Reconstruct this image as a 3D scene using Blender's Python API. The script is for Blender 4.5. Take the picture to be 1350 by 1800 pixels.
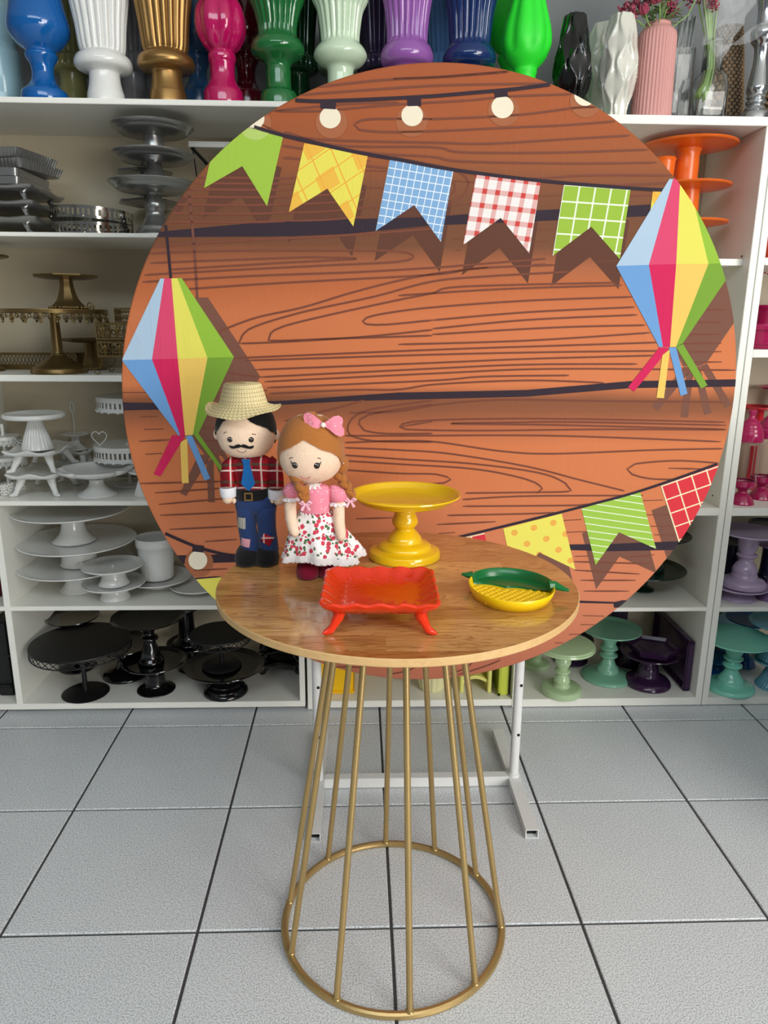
import bpy, bmesh, math, random
from math import sin, cos, pi, radians, sqrt, atan2, hypot
from mathutils import Vector, Matrix
random.seed(7)
for o in list(bpy.data.objects): bpy.data.objects.remove(o)
SC = bpy.context.scene
COL = SC.collection

# ------------------------------------------------------------------ camera
YAW, PITCH, ROLL, EYE = 0.035446, 0.253377, -0.0066865, 1.21932
cam = bpy.data.cameras.new('camera'); co = bpy.data.objects.new('camera', cam); COL.objects.link(co)
f = Vector((sin(YAW)*cos(PITCH), cos(YAW)*cos(PITCH), -sin(PITCH)))
r = Vector((cos(YAW), -sin(YAW), 0)); d = f.cross(r)
rr = cos(ROLL)*r + sin(ROLL)*d; dd = -sin(ROLL)*r + cos(ROLL)*d
co.matrix_world = Matrix(((rr.x, -dd.x, -f.x, 0), (rr.y, -dd.y, -f.y, 0), (rr.z, -dd.z, -f.z, EYE), (0, 0, 0, 1)))
cam.sensor_fit = 'VERTICAL'; cam.sensor_height = 36.0; cam.lens = 1292.6/1800*36.0
cam.clip_start = .02
SC.camera = co
# ------------------------------------------------------------------ light
w = bpy.data.worlds.new('daylight'); SC.world = w; w.use_nodes = True
bg = w.node_tree.nodes['Background']; bg.inputs[0].default_value = (.86, .93, 1, 1); bg.inputs[1].default_value = 0.16
def area(name, loc, target, sx, sy, power, col):
    L = bpy.data.lights.new(name, 'AREA'); L.shape = 'RECTANGLE'; L.size = sx; L.size_y = sy; L.energy = power; L.color = col
    o = bpy.data.objects.new(name, L); COL.objects.link(o); o.location = loc
    o.rotation_euler = (Vector(target)-Vector(loc)).to_track_quat('-Z', 'Y').to_euler()
    return o
area('shopfront_and_fill_light', (3.0, -1.5, 2.0), (0.0, 1.8, .8), 2.2, 2.0, 142, (1, .98, .93))
area('shopfront_and_fill_light', (2.2, -2.6, .75), (-.7, 2.3, .3), 1.8, 1.1, 66, (1, .99, .96))  # added low fill, aimed under the backdrop to brighten the lower left cabinet
area('overhead_fill', (-0.3, -0.7, 2.98), (-0.25, 1.1, 0), 2.6, 1.3, 56, (.80, .91, 1))  # added cool fill under the ceiling to brighten the floor, no real roof light
vs = SC.view_settings; SC.display_settings.display_device = 'sRGB'
vs.view_transform = 'Standard'; vs.look = 'None'; vs.exposure = -0.1; vs.gamma = 1; vs.use_curve_mapping = False

# ------------------------------------------------------------------ materials
def lin(c): return tuple(((v/255)/12.92 if v/255 <= .04045 else ((v/255+.055)/1.055)**2.4) for v in c) + (1,)
class NT:
    """small node helper"""
    def __init__(s, name):
        s.m = bpy.data.materials.new(name); s.m.use_nodes = True; s.t = s.m.node_tree; s.b = s.t.nodes['Principled BSDF']
    def n(s, typ, **kw):
        x = s.t.nodes.new(typ)
        for k, v in kw.items():
            if k.startswith('i_'): x.inputs[k[2:].replace('_', ' ')].default_value = v
            else: setattr(x, k, v)
        return x
    def l(s, a, b): s.t.links.new(a, b)
    def math(s, op, a, b=None, c=None):
        x = s.t.nodes.new('ShaderNodeMath'); x.operation = op
        for i, v in enumerate((a, b, c)):
            if v is None: continue
            if isinstance(v, (int, float)): x.inputs[i].default_value = v
            else: s.l(v, x.inputs[i])
        return x.outputs[0]
    def mix(s, fac, a, b, typ='MIX'):
        x = s.t.nodes.new('ShaderNodeMix'); x.data_type = 'RGBA'; x.blend_type = typ
        for i, v in ((0, fac), (6, a), (7, b)):
            if isinstance(v, (int, float, tuple)): x.inputs[i].default_value = v
            else: s.l(v, x.inputs[i])
        return x.outputs[2]
    def coord(s, which='Object', scale=(1, 1, 1), rot=(0, 0, 0)):
        tc = s.t.nodes.new('ShaderNodeTexCoord'); mp = s.t.nodes.new('ShaderNodeMapping'); s.l(tc.outputs[which], mp.inputs[0])
        mp.inputs['Scale'].default_value = scale; mp.inputs['Rotation'].default_value = rot
        return mp.outputs[0]
    def noise(s, vec, scale, detail=3, rough=.5, dist=0):
        x = s.t.nodes.new('ShaderNodeTexNoise'); s.l(vec, x.inputs['Vector'])
        x.inputs['Scale'].default_value = scale; x.inputs['Detail'].default_value = detail; x.inputs['Roughness'].default_value = rough; x.inputs['Distortion'].default_value = dist
        return x.outputs['Fac']
    def ramp(s, fac, stops, interp='LINEAR'):
        x = s.t.nodes.new('ShaderNodeValToRGB'); s.l(fac, x.inputs[0]); e = x.color_ramp.elements; x.color_ramp.interpolation = interp
        while len(e) < len(stops): e.new(.5)
        for i, (p, c) in enumerate(stops): e[i].position = p; e[i].color = c
        return x.outputs[0]
    def bump(s, h, strength=.3, dist=.002):
        x = s.t.nodes.new('ShaderNodeBump'); s.l(h, x.inputs['Height']); x.inputs['Strength'].default_value = strength; x.inputs['Distance'].default_value = dist
        s.l(x.outputs[0], s.b.inputs['Normal'])
    def xyz(s, vec):
        x = s.t.nodes.new('ShaderNodeSeparateXYZ'); s.l(vec, x.inputs[0]); return x.outputs
    def col(s, c):
        if isinstance(c, tuple): s.b.inputs['Base Color'].default_value = c
        else: s.l(c, s.b.inputs['Base Color'])
    def setp(s, rough=.5, metal=0., spec=.5, coat=0., coatr=.05):
        s.b.inputs['Roughness'].default_value = rough; s.b.inputs['Metallic'].default_value = metal
        s.b.inputs['Specular IOR Level'].default_value = spec; s.b.inputs['Coat Weight'].default_value = coat; s.b.inputs['Coat Roughness'].default_value = coatr
M = {}
def plain(name, rgb, rough=.5, metal=0., spec=.5, coat=0., var=.06, vs=14, bump=0., bs=60, sheen=0.):
    k = NT(name); c = lin(rgb); v = k.coord(); n = k.noise(v, vs, 3)
    hi = tuple(min(1, x*(1+var)) for x in c[:3])+(1,); lo = tuple(x*(1-var) for x in c[:3])+(1,)
    k.col(k.mix(n, lo, hi)); k.setp(rough, metal, spec, coat)
    if bump: k.bump(k.noise(v, bs, 4), bump, .002)
    if sheen: k.b.inputs['Sheen Weight'].default_value = sheen
    M[name] = k.m; return k.m
for nm, rgb, ro, co_ in (
    ('white_ceramic', (226, 226, 222), .18, .3), ('black_gloss', (13, 13, 14), .12, .4), ('black_matt', (20, 20, 21), .45, 0),
    ('celadon', (180, 205, 160), .2, .3), ('mint', (126, 182, 155), .25, .2), ('plum', (56, 32, 64), .2, .3), ('plum_dark', (42, 26, 54), .3, .1),
    ('bottle_green', (18, 44, 34), .25, .2), ('orange', (238, 108, 26), .3, .2), ('lilac', (184, 164, 192), .2, .3), ('lilac_dark', (128, 100, 140), .25, .2),
    ('navy_gloss', (30, 32, 62), .2, .3), ('aqua', (140, 220, 196), .2, .3), ('sky_teal', (110, 170, 190), .25, .2), ('cobalt', (24, 96, 160), .25, .2),
    ('raspberry', (172, 28, 86), .2, .3), ('red_gloss', (206, 26, 50), .2, .3), ('sunny_yellow', (240, 194, 22), .16, .6),
    ('blue_gloss', (14, 92, 164), .1, .5), ('magenta_gloss', (182, 16, 88), .1, .5), ('emerald_gloss', (28, 104, 50), .12, .4), ('pale_mint', (206, 226, 196), .15, .4),
    ('orchid_gloss', (150, 92, 168), .16, .3), ('navy_blue', (18, 44, 98), .14, .4), ('neon_green', (40, 226, 48), .5, 0), ('off_white', (214, 212, 200), .14, .4),
    ('dusty_pink', (210, 152, 146), .55, 0), ('powder_blue', (164, 200, 212), .2, .3), ('olive', (138, 134, 84), .2, .3), ('grey_ceramic', (128, 128, 130), .2, .3),
    ('steel_blue', (48, 92, 136), .25, .2), ('oxblood', (84, 10, 24), .15, .3), ('forest', (10, 56, 26), .15, .3), ('sage', (110, 128, 104), .2, .2), ('aubergine', (56, 40, 74), .25, .2),
    ('ink_blue', (20, 26, 48), .25, .2), ('tray_orange', (226, 52, 18), .1, .5), ('lime_plastic', (196, 206, 70), .4, 0), ('pale_lime', (222, 218, 120), .45, 0), ('egg_yellow', (248, 196, 8), .4, 0),
    ('pale_cream', (226, 220, 170), .4, 0), ('corn_yellow', (250, 206, 10), .3, .2), ('husk_green', (10, 106, 50), .3, .2), ('white_paint', (222, 222, 216), .35, 0), ('vermilion', (200, 60, 24), .3, .2)):
    plain(nm, rgb, ro, 0, .5, co_)
plain('gold_paint', (158, 122, 72), .32, .8, var=.12); plain('antique_brass', (124, 102, 62), .36, .75, var=.25, vs=30)
plain('aluminium', (160, 160, 158), .26, .78, var=.1); plain('silver_gloss', (196, 198, 200), .14, .95); plain('chrome', (190, 186, 178), .12, 1.)
plain('gold_rod', (178, 150, 98), .3, .6, var=.12, vs=9, bump=.08, bs=300)
plain('white_board', (240, 239, 230), .35, 0, .4, var=.03, vs=5); plain('back_board', (198, 186, 160), .5, var=.04, vs=4)
plain('wall_plaster', (118, 120, 122), .8, var=.05, vs=3, bump=.2, bs=40); plain('ceiling_paint', (225, 225, 220), .8)
plain('dark_gap', (20, 20, 20), .8); plain('tan_board', (150, 112, 76), .6, var=.15)
plain('chipped_white', (226, 226, 224), .4, 0, var=.05, vs=40)
plain('stem_green', (140, 176, 88), .45, var=.15, vs=60); plain('leaf_green', (116, 138, 92), .5, var=.2, vs=50); plain('burgundy_petal', (158, 62, 84), .5, var=.2, vs=60)
def wickm():
    k = NT('wicker'); X = k.xyz(k.coord()); n = k.noise(k.coord(), 90, 3); th = k.math('ARCTAN2', X[1], X[0]); row = k.math('DIVIDE', X[2], .009)
    fr = k.math('ABSOLUTE', k.math('SUBTRACT', k.math('FRACT', row), .5)); ph = k.math('ADD', k.math('MULTIPLY', th, 20.), k.math('MULTIPLY', k.math('FLOOR', row), pi)); sn = k.math('SINE', ph)
    gap = k.math('MAXIMUM', k.math('GREATER_THAN', fr, .40), k.math('LESS_THAN', sn, -.45))
    k.col(k.mix(k.math('MULTIPLY', gap, .85), k.mix(n, lin((104, 82, 58)), lin((160, 130, 94))), lin((34, 26, 20)))); k.setp(.6); M['wicker'] = k.m
wickm()
# felt and cloth
for nm, rgb in (('skin_felt', (236, 206, 178)), ('hair_black', (14, 12, 12)), ('hair_brown', (168, 104, 48)), ('felt_blue', (18, 92, 156)), ('felt_black', (16, 15, 16)), ('felt_wine', (128, 14, 44)), ('denim', (36, 58, 104)), ('cuff_white', (226, 224, 228)), ('lace_white', (236, 228, 226)), ('pink_ribbon', (246, 188, 204)), ('pink_patch', (214, 150, 160))):
    plain(nm, rgb, .9, 0, .2, var=.1, vs=120, bump=.5, bs=420, sheen=.2)
plain('eye_black', (8, 7, 8), .1, coat=.6); plain('thread', (60, 36, 32), .8); plain('thread_pink', (206, 70, 90), .8); plain('pearl', (246, 226, 210), .2, coat=.5)
def glass(name, rgb=(1, 1, 1, 1), rough=.02, ior=1.45):
    k = NT(name); k.b.inputs['Transmission Weight'].default_value = 1; k.setp(rough); k.b.inputs['IOR'].default_value = ior
    n = k.noise(k.coord(), 6, 2); k.col(k.mix(n, rgb, tuple(min(1, x*1.02) for x in rgb[:3])+(1,))); M[name] = k.m
glass('clear_glass', (.95, .97, .96, 1)); glass('clear_plastic', (.93, .88, .9, 1), .05, 1.2); glass('caster_plastic', (.9, .9, .9, 1), .08, 1.4)
def film():
    k = NT('wrap_film'); v = k.coord(); n = k.noise(v, 18, 5, .6, 1.2); k.setp(.12); k.col((.9, .92, .93, 1))
    tr = k.n('ShaderNodeBsdfTransparent'); mx = k.n('ShaderNodeMixShader'); k.l(k.math('MULTIPLY_ADD', n, .35, .68), mx.inputs[0])
    out = k.t.nodes['Material Output']; k.l(k.b.outputs[0], mx.inputs[1]); k.l(tr.outputs[0], mx.inputs[2]); k.l(mx.outputs[0], out.inputs[0]); k.bump(n, .8, .01); M['wrap_film'] = k.m
film()
def tile_mat():
    k = NT('floor_tile'); v = k.coord('Generated', (1, 1, 1)); oi = k.n('ShaderNodeObjectInfo')
    tc = k.n('ShaderNodeTexCoord'); ad = k.n('ShaderNodeVectorMath'); ad.operation = 'MULTIPLY_ADD'; k.l(tc.outputs['Object'], ad.inputs[0]); ad.inputs[1].default_value = (1, 1, 1)
    cx = k.n('ShaderNodeCombineXYZ'); k.l(k.math('MULTIPLY', oi.outputs['Random'], 37.), cx.inputs[0]); k.l(cx.outputs[0], ad.inputs[2]); v = ad.outputs[0]
    a = k.noise(v, 330, 2, .6); b = k.noise(v, 9, 3)
    c = k.ramp(a, [(.38, lin((160, 164, 167))), (.47, lin((208, 212, 215))), (.62, lin((236, 240, 243)))])
    k.col(k.mix(.16, c, k.mix(b, lin((165, 167, 172)), lin((225, 225, 223))))); k.setp(.34, 0, .4)
    k.bump(a, .05, .001); M['floor_tile'] = k.m
tile_mat(); plain('grout', (74, 72, 72), .9, var=.2, vs=30)
def pine():
    k = NT('pine_top'); v = k.coord('Object'); X = k.xyz(v)
    strip = k.math('FLOOR', k.math('DIVIDE', k.math('ADD', X[1], .011), .058))
    wn = k.n('ShaderNodeTexWhiteNoise', noise_dimensions='2D'); cb = k.n('ShaderNodeCombineXYZ'); k.l(strip, cb.inputs[0])
    k.l(k.math('FLOOR', k.math('DIVIDE', k.math('ADD', X[0], k.math('MULTIPLY', strip, .13)), .34)), cb.inputs[1]); k.l(cb.outputs[0], wn.inputs['Vector'])
    off = k.n('ShaderNodeCombineXYZ'); k.l(k.math('MULTIPLY', X[0], 1.0), off.inputs[0]); k.l(k.math('MULTIPLY', X[1], 9.), off.inputs[1]); k.l(k.math('ADD', k.math('MULTIPLY', wn.outputs['Value'], 9.), k.math('MULTIPLY', X[2], 6.)), off.inputs[2])
    n = k.noise(off.outputs[0], 5.5, 3, .5, .6); wv = k.math('FRACT', k.math('MULTIPLY', n, 8.)); fine = k.noise(off.outputs[0], 60, 4)
    base = k.mix(wn.outputs['Value'], lin((166, 112, 54)), lin((226, 178, 112)))
    g = k.ramp(wv, [(0, (1, 1, 1, 1)), (.55, (.93, .9, .86, 1)), (.86, (.52, .40, .28, 1)), (1, (.95, .93, .9, 1))])
    k.col(k.mix(.9, base, k.mix(.25, g, k.ramp(fine, [(.3, (.7, .62, .52, 1)), (.7, (1, 1, 1, 1))]), 'MULTIPLY'), 'MULTIPLY')); k.setp(.3, 0, .5, .85, .09); k.bump(fine, .05, .001); M['pine_top'] = k.m
pine()
def pine_edge():
    k = NT('pine_edge'); v = k.coord('Object', (1, 1, 1)); X = k.xyz(v); n = k.noise(v, 40, 4, .6, 1.); n2 = k.noise(k.coord('Object', (1, 1, 8)), 120, 3)
    k.col(k.mix(n, lin((196, 150, 92)), k.mix(n2, lin((232, 200, 146)), lin((214, 174, 116))))); k.setp(.6); k.bump(n2, .4, .002); M['pine_edge'] = k.m
pine_edge()

# ---- printed backdrop cloth: shared crease relief, one flat ink colour per material
def cloth_relief(k, v):
    a = k.noise(k.coord('Object', (1, 1, 1)), 900, 2); n1 = k.noise(k.coord('Object', (5, 1, 1.6), (0, radians(38), 0)), 2.6, 1, .5, .5); n2 = k.noise(k.coord('Object', (6, 1, 1.3), (0, radians(-24), 0)), 3.2, 1, .5, .4)
    rg = lambda n: k.math('POWER', k.math('SUBTRACT', 1., k.math('ABSOLUTE', k.math('MULTIPLY_ADD', n, 4., -2.))), 14.)
    mask = k.math('MAXIMUM', k.math('MULTIPLY_ADD', k.noise(k.coord('Object'), 4.5, 2), 3., -1.2), 0.)
    h = k.math('ADD', k.math('MULTIPLY', k.math('MAXIMUM', rg(n1), rg(n2)), mask), k.math('MULTIPLY', a, .10)); k.bump(h, .30, .0015)
def ink(name, c, fn=None):
    k = NT(name); v = k.coord(); k.setp(.75, 0, .25)
    base = fn(k) if fn else None
    if base is None:
        n = k.noise(v, 5, 2); cc = lin(c); base = k.mix(n, tuple(x*.96 for x in cc[:3])+(1,), tuple(min(1, x*1.04) for x in cc[:3])+(1,))
    k.col(base); cloth_relief(k, v); M[name] = k.m
INK = dict(seam=(48, 36, 46), shadow=(92, 56, 42), softshadow=(116, 76, 62), halo=(156, 94, 62), bulb=(226, 214, 190), halo_green=(170, 192, 102), skyblue=(166, 188, 208), rose=(208, 68, 104), lemon=(218, 210, 92), green=(142, 180, 58),
    blue=(104, 150, 200), pink=(200, 32, 84), gold=(226, 188, 94), greenD=(116, 154, 50), lime_plain=(150, 182, 64), lemon_plain=(220, 210, 90), grain=(116, 66, 50), cord=(48, 36, 46), faintcord=(112, 68, 56))
for k_, c_ in INK.items(): ink('ink_'+k_, c_)
def uvc(k):
    tc = k.n('ShaderNodeTexCoord'); return k.xyz(tc.outputs['UV'])
def lines(k, u, n, wd, ph=0.):   # 1 on a line
    return k.math('LESS_THAN', k.math('FRACT', k.math('ADD', k.math('MULTIPLY', u, n), ph)), wd)
def grid_fn(base, line, nu, nv, wd, ph=.1):
    def fn(k):
        u, v, _ = uvc(k); return k.mix(k.math('MAXIMUM', lines(k, u, nu, wd, ph), lines(k, v, nv, wd, ph)), lin(base), lin(line))
    return fn
ink('ink_blue_grid', None, grid_fn((122, 162, 202), (218, 226, 232), 9, 9, .12))
ink('ink_lime_grid', None, grid_fn((146, 178, 60), (224, 230, 210), 4.2, 4.4, .1, .06))
ink('ink_red_grid', None, grid_fn((206, 50, 60), (230, 212, 176), 3.9, 4.2, .09, .0))
def ging(k):
    u, v, _ = uvc(k); a = lines(k, u, 5, .36, .3); b = lines(k, v, 5, .36, .1)
    return k.mix(k.math('MULTIPLY', k.math('ADD', a, b), .5), lin((226, 220, 216)), lin((196, 66, 60)))
ink('ink_red_gingham', None, ging)
def plaid(k):
    u, v, _ = uvc(k); p = k.math('ADD', u, k.math('MULTIPLY', v, 1.05)); q = k.math('SUBTRACT', u, k.math('MULTIPLY', v, .8))
    cell = k.math('MULTIPLY', lines(k, p, 1.25, .5, .05), lines(k, q, 1.25, .5, .1)); c2 = k.math('MULTIPLY', lines(k, p, 1.25, .5, .55), lines(k, q, 1.25, .5, .6))
    l = k.math('MAXIMUM', lines(k, p, 2.5, .06), lines(k, q, 2.5, .06))
    return k.mix(k.math('MAXIMUM', l, k.math('MULTIPLY', cell, .75)), lin((218, 206, 84)), lin((224, 160, 60)))
ink('ink_yellow_plaid', None, plaid)
def dots(k):
    u, v, _ = uvc(k); fu = k.math('SUBTRACT', k.math('FRACT', k.math('MULTIPLY', u, 3.)), .5); row = k.math('MULTIPLY', v, 4.)
    fu = k.math('SUBTRACT', k.math('FRACT', k.math('ADD', k.math('MULTIPLY', u, 3.), k.math('MULTIPLY', k.math('FLOOR', row), .5))), .5); fv = k.math('SUBTRACT', k.math('FRACT', row), .5)
    d2 = k.math('SQRT', k.math('ADD', k.math('POWER', k.math('MULTIPLY', fu, 1.3), 2.), k.math('POWER', fv, 2.))); return k.mix(k.math('LESS_THAN', d2, .22), lin((224, 212, 92)), lin((226, 166, 74)))
ink('ink_yellow_dots', None, dots)
def strp(k):
    u, v, _ = uvc(k); return k.mix(lines(k, k.math('ADD', v, k.math('MULTIPLY', u, -.45)), 8., .13), lin((152, 188, 72)), lin((222, 230, 204)))
ink('ink_lime_stripes', None, strp)
def board_print(k):
    X = k.xyz(k.coord('Object')); z = X[2]
    n = k.noise(k.coord('Object', (1.2, 1, 5)), 3, 2)
    zz = k.math('ADD', k.math('MULTIPLY', k.math('ADD', z, k.math('MULTIPLY_ADD', n, .024, -.012)), 1/1.4), .5)
    A = lin((180, 99, 58)); B = lin((200, 116, 72)); D = lin((142, 90, 66)); D2 = lin((160, 98, 70)); Tp = lin((156, 82, 46))
    return k.ramp(zz, [(0, lin((176, 104, 80))), (.18, lin((202, 122, 88))), (.40, B), (.445, B), (.475, lin((178, 102, 66))), (.502, lin((136, 82, 55))), (.522, lin((128, 78, 52))), (.545, B), (.65, lin((196, 112, 70))), (.69, A), (.722, lin((160, 93, 60))), (.75, lin((112, 70, 47))), (.80, lin((108, 68, 46))), (.835, lin((122, 74, 48))), (.87, lin((146, 82, 48))), (.92, Tp), (1, Tp)])
ink('ink_boards', None, board_print)
# ---- doll cloth
def cloth(name, fn, rough=.85):
    k = NT(name); k.col(fn(k)); k.setp(rough, 0, .2); k.bump(k.noise(k.coord(), 500, 2), .3, .001); M[name] = k.m
def tartan(k):
    X = k.xyz(k.coord('Object')); x, z = X[0], k.math('ADD', X[2], k.math('MULTIPLY', X[1], .3))
    c = k.mix(lines(k, x, 34, .42), lin((172, 22, 36)), lin((110, 14, 26))); c = k.mix(k.math('MULTIPLY', lines(k, z, 30, .4), .6), c, lin((120, 18, 28)))
    c = k.mix(k.math('MULTIPLY', lines(k, z, 30, .16, .3), .8), c, lin((70, 66, 50))); w_ = k.math('MAXIMUM', lines(k, x, 34, .1, .5), lines(k, z, 30, .09, .6)); return k.mix(k.math('MULTIPLY', w_, .8), c, lin((226, 206, 196)))
cloth('tartan', tartan)
def floral(k):
    v = k.coord(); vo = k.n('ShaderNodeTexVoronoi'); k.l(v, vo.inputs['Vector']); vo.inputs['Scale'].default_value = 120; s = k.math('LESS_THAN', vo.outputs['Distance'], k.math('MULTIPLY_ADD', k.noise(v, 400, 2), .5, .12)); cc = k.xyz(vo.outputs['Color'])
    big = k.n('ShaderNodeTexVoronoi'); k.l(v, big.inputs['Vector']); big.inputs['Scale'].default_value = 92; R_ = k.math('LESS_THAN', big.outputs['Distance'], k.math('MULTIPLY_ADD', k.noise(v, 300, 2), .4, .2))
    c = k.mix(k.math('MULTIPLY', s, k.math('GREATER_THAN', cc[0], .35)), lin((240, 234, 232)), lin((78, 108, 66))); return k.mix(R_, c, k.mix(k.noise(v, 420, 1), lin((176, 20, 52)), lin((226, 92, 110))))
cloth('floral', floral)
def pinkdot(k):
    v = k.coord(); vo = k.n('ShaderNodeTexVoronoi'); k.l(v, vo.inputs['Vector']); vo.inputs['Scale'].default_value = 190; vo.inputs['Randomness'].default_value = .5; return k.mix(k.math('LESS_THAN', vo.outputs['Distance'], .22), lin((232, 138, 156)), lin((250, 214, 220)))
cloth('pink_dots', pinkdot)
def checkp(k):
    X = k.xyz(k.coord('Object')); a = k.math('ADD', lines(k, X[0], 330, .5), lines(k, X[2], 330, .5)); return k.mix(k.math('MULTIPLY', a, .5), lin((226, 220, 206)), lin((40, 40, 50)))
cloth('check_patch', checkp)
def straw(k):
    v = k.coord('Object'); X = k.xyz(v); th = k.math('ARCTAN2', X[1], X[0]); rad = k.math('SQRT', k.math('ADD', k.math('POWER', X[0], 2.), k.math('POWER', X[1], 2.)))
    s = k.math('MULTIPLY', k.math('SUBTRACT', rad, X[2]), 105.); z = k.math('PINGPONG', s, .5); row = k.math('FRACT', s)
    t = k.math('FRACT', k.math('ADD', k.math('MULTIPLY', th, 7.5), k.math('MULTIPLY', z, 1.1)))
    n = k.noise(v, 160, 3); c = k.mix(k.math('MULTIPLY_ADD', t, .7, k.math('MULTIPLY', n, .3)), lin((200, 172, 112)), lin((248, 232, 182))); g = k.math('MAXIMUM', k.math('LESS_THAN', t, .12), k.math('LESS_THAN', k.math('ABSOLUTE', k.math('SUBTRACT', row, .5)), .04)); k.bump(k.math('SUBTRACT', t, g), .7, .0025)
    return k.mix(k.math('MULTIPLY', g, .7), c, lin((96, 72, 40)))
def straw_():
    k = NT('straw'); c = straw(k); k.col(c); k.setp(.7); M['straw'] = k.m
straw_()

# ------------------------------------------------------------------ mesh helpers
def mesh(name, V, F, m=None, smooth=False, angle=None, uvs=None):
    me = bpy.data.meshes.new(name); me.from_pydata([tuple(v) for v in V], [], F); me.validate(); me.update()
    if smooth:
        me.polygons.foreach_set('use_smooth', [True]*len(me.polygons))
        if angle: me.set_sharp_from_angle(angle=angle)
    if m: me.materials.append(M[m] if isinstance(m, str) else m)
    return me
def link(name, me, parent=None, loc=(0, 0, 0), rot=(0, 0, 0)):
    o = bpy.data.objects.new(name, me); COL.objects.link(o); o.location = loc; o.rotation_euler = rot
    if parent: o.parent = parent
    return o
def tag(o, label, cat, group=None):
    o['label'] = label; o['category'] = cat
    if group: o['group'] = group
    return o
def thing(name, label, cat, loc=(0, 0, 0), rz=0, group=None):
    o = bpy.data.objects.new(name, None); COL.objects.link(o); o.location = loc; o.rotation_euler = (0, 0, rz); o.empty_display_size = .02
    if o.location.z > .02: o.location.z += .0003      # a hair of air under what stands on a surface
    return tag(o, label, cat, group)
def struct(o): o['kind'] = 'structure'; return o
class MB:
    def __init__(s): s.V = []; s.F = []
    def add(s, V, F):
        b = len(s.V); s.V += [tuple(v) for v in V]; s.F += [tuple(i+b for i in f) for f in F]; return s
    def box(s, x0, x1, y0, y1, z0, z1, c=0.):
        if c <= 0:
            V = [(x, y, z) for x in (x0, x1) for y in (y0, y1) for z in (z0, z1)]
            return s.add(V, [(0, 1, 3, 2), (4, 6, 7, 5), (0, 4, 5, 1), (2, 3, 7, 6), (0, 2, 6, 4), (1, 5, 7, 3)])
        bm = bmesh.new(); bmesh.ops.create_cube(bm, size=1)
        for v in bm.verts: v.co = ((x0+x1)/2+v.co.x*(x1-x0), (y0+y1)/2+v.co.y*(y1-y0), (z0+z1)/2+v.co.z*(z1-z0))
        bmesh.ops.bevel(bm, geom=bm.edges[:], offset=c, segments=2, affect='EDGES')
        bm.verts.index_update(); r_ = s.add([v.co for v in bm.verts], [[v.index for v in f.verts] for f in bm.faces]); bm.free(); return r_
    def tube(s, pts, rad, seg=8, cap=True, ell=None):
        pts = [Vector(p) for p in pts]; n = len(pts); rad = [rad]*n if isinstance(rad, (int, float)) else rad
        V = []; up = None
        for i, p in enumerate(pts):
            t = (pts[min(i+1, n-1)]-pts[max(i-1, 0)]).normalized()
            if up is None: up = Vector((0, 0, 1)) if abs(t.z) < .9 else Vector((0, 1, 0))
            a = t.cross(up).normalized(); b = a.cross(t).normalized(); up = b
            for j in range(seg):
                q = 2*pi*j/seg; V.append(p+a*cos(q)*rad[i]*(ell or 1)+b*sin(q)*rad[i])
        F = [(i*seg+j, i*seg+(j+1) % seg, (i+1)*seg+(j+1) % seg, (i+1)*seg+j) for i in range(n-1) for j in range(seg)]
        if cap: F += [tuple(range(seg))[::-1], tuple((n-1)*seg+j for j in range(seg))]
        return s.add(V, F)
    def loft(s, rings, seg=24):
        """rings: (z, cx, cy, rx, ry[, fn(theta)]) bottom to top"""
        V = []
        for R in rings:
            z, cx, cy, rx, ry = R[:5]; fn = R[5] if len(R) > 5 else None
            for j in range(seg):
                t = 2*pi*j/seg; k = fn(t) if fn else 1.
                V.append((cx+rx*cos(t)*k, cy+ry*sin(t)*k, z))
        n = len(rings)
        F = [(i*seg+j, i*seg+(j+1) % seg, (i+1)*seg+(j+1) % seg, (i+1)*seg+j) for i in range(n-1) for j in range(seg)]
        F += [tuple(range(seg))[::-1], tuple((n-1)*seg+j for j in range(seg))]
        return s.add(V, F)
    def prism(s, poly, y0, y1):   # poly in x,z
        n = len(poly); V = [(x, y0, z) for x, z in poly]+[(x, y1, z) for x, z in poly]
        return s.add(V, [tuple(range(n)), tuple(range(2*n-1, n-1, -1))]+[(i, i+n, (i+1) % n+n, (i+1) % n) for i in range(n)])
    def ball(s, c, rx, ry=None, rz=None, u=16, v=10):
        ry = ry or rx; rz = rz or rx; V = [(c[0], c[1], c[2]-rz)]
        for i in range(1, v):
            a = -pi/2+pi*i/v
            for j in range(u): V.append((c[0]+rx*cos(a)*cos(2*pi*j/u), c[1]+ry*cos(a)*sin(2*pi*j/u), c[2]+rz*sin(a)))
        V.append((c[0], c[1], c[2]+rz)); T = len(V)-1
        F = [(0, 1+(j+1) % u, 1+j) for j in range(u)]+[(1+i*u+j, 1+i*u+(j+1) % u, 1+(i+1)*u+(j+1) % u, 1+(i+1)*u+j) for i in range(v-2) for j in range(u)]+[(T, 1+(v-2)*u+j, 1+(v-2)*u+(j+1) % u) for j in range(u)]
        return s.add(V, F)
    def make(s, name, m, parent=None, loc=(0, 0, 0), rot=(0, 0, 0), smooth=True, angle=.6):
        return link(name, mesh(name, s.V, s.F, m, smooth, angle), parent, loc, rot)
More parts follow.
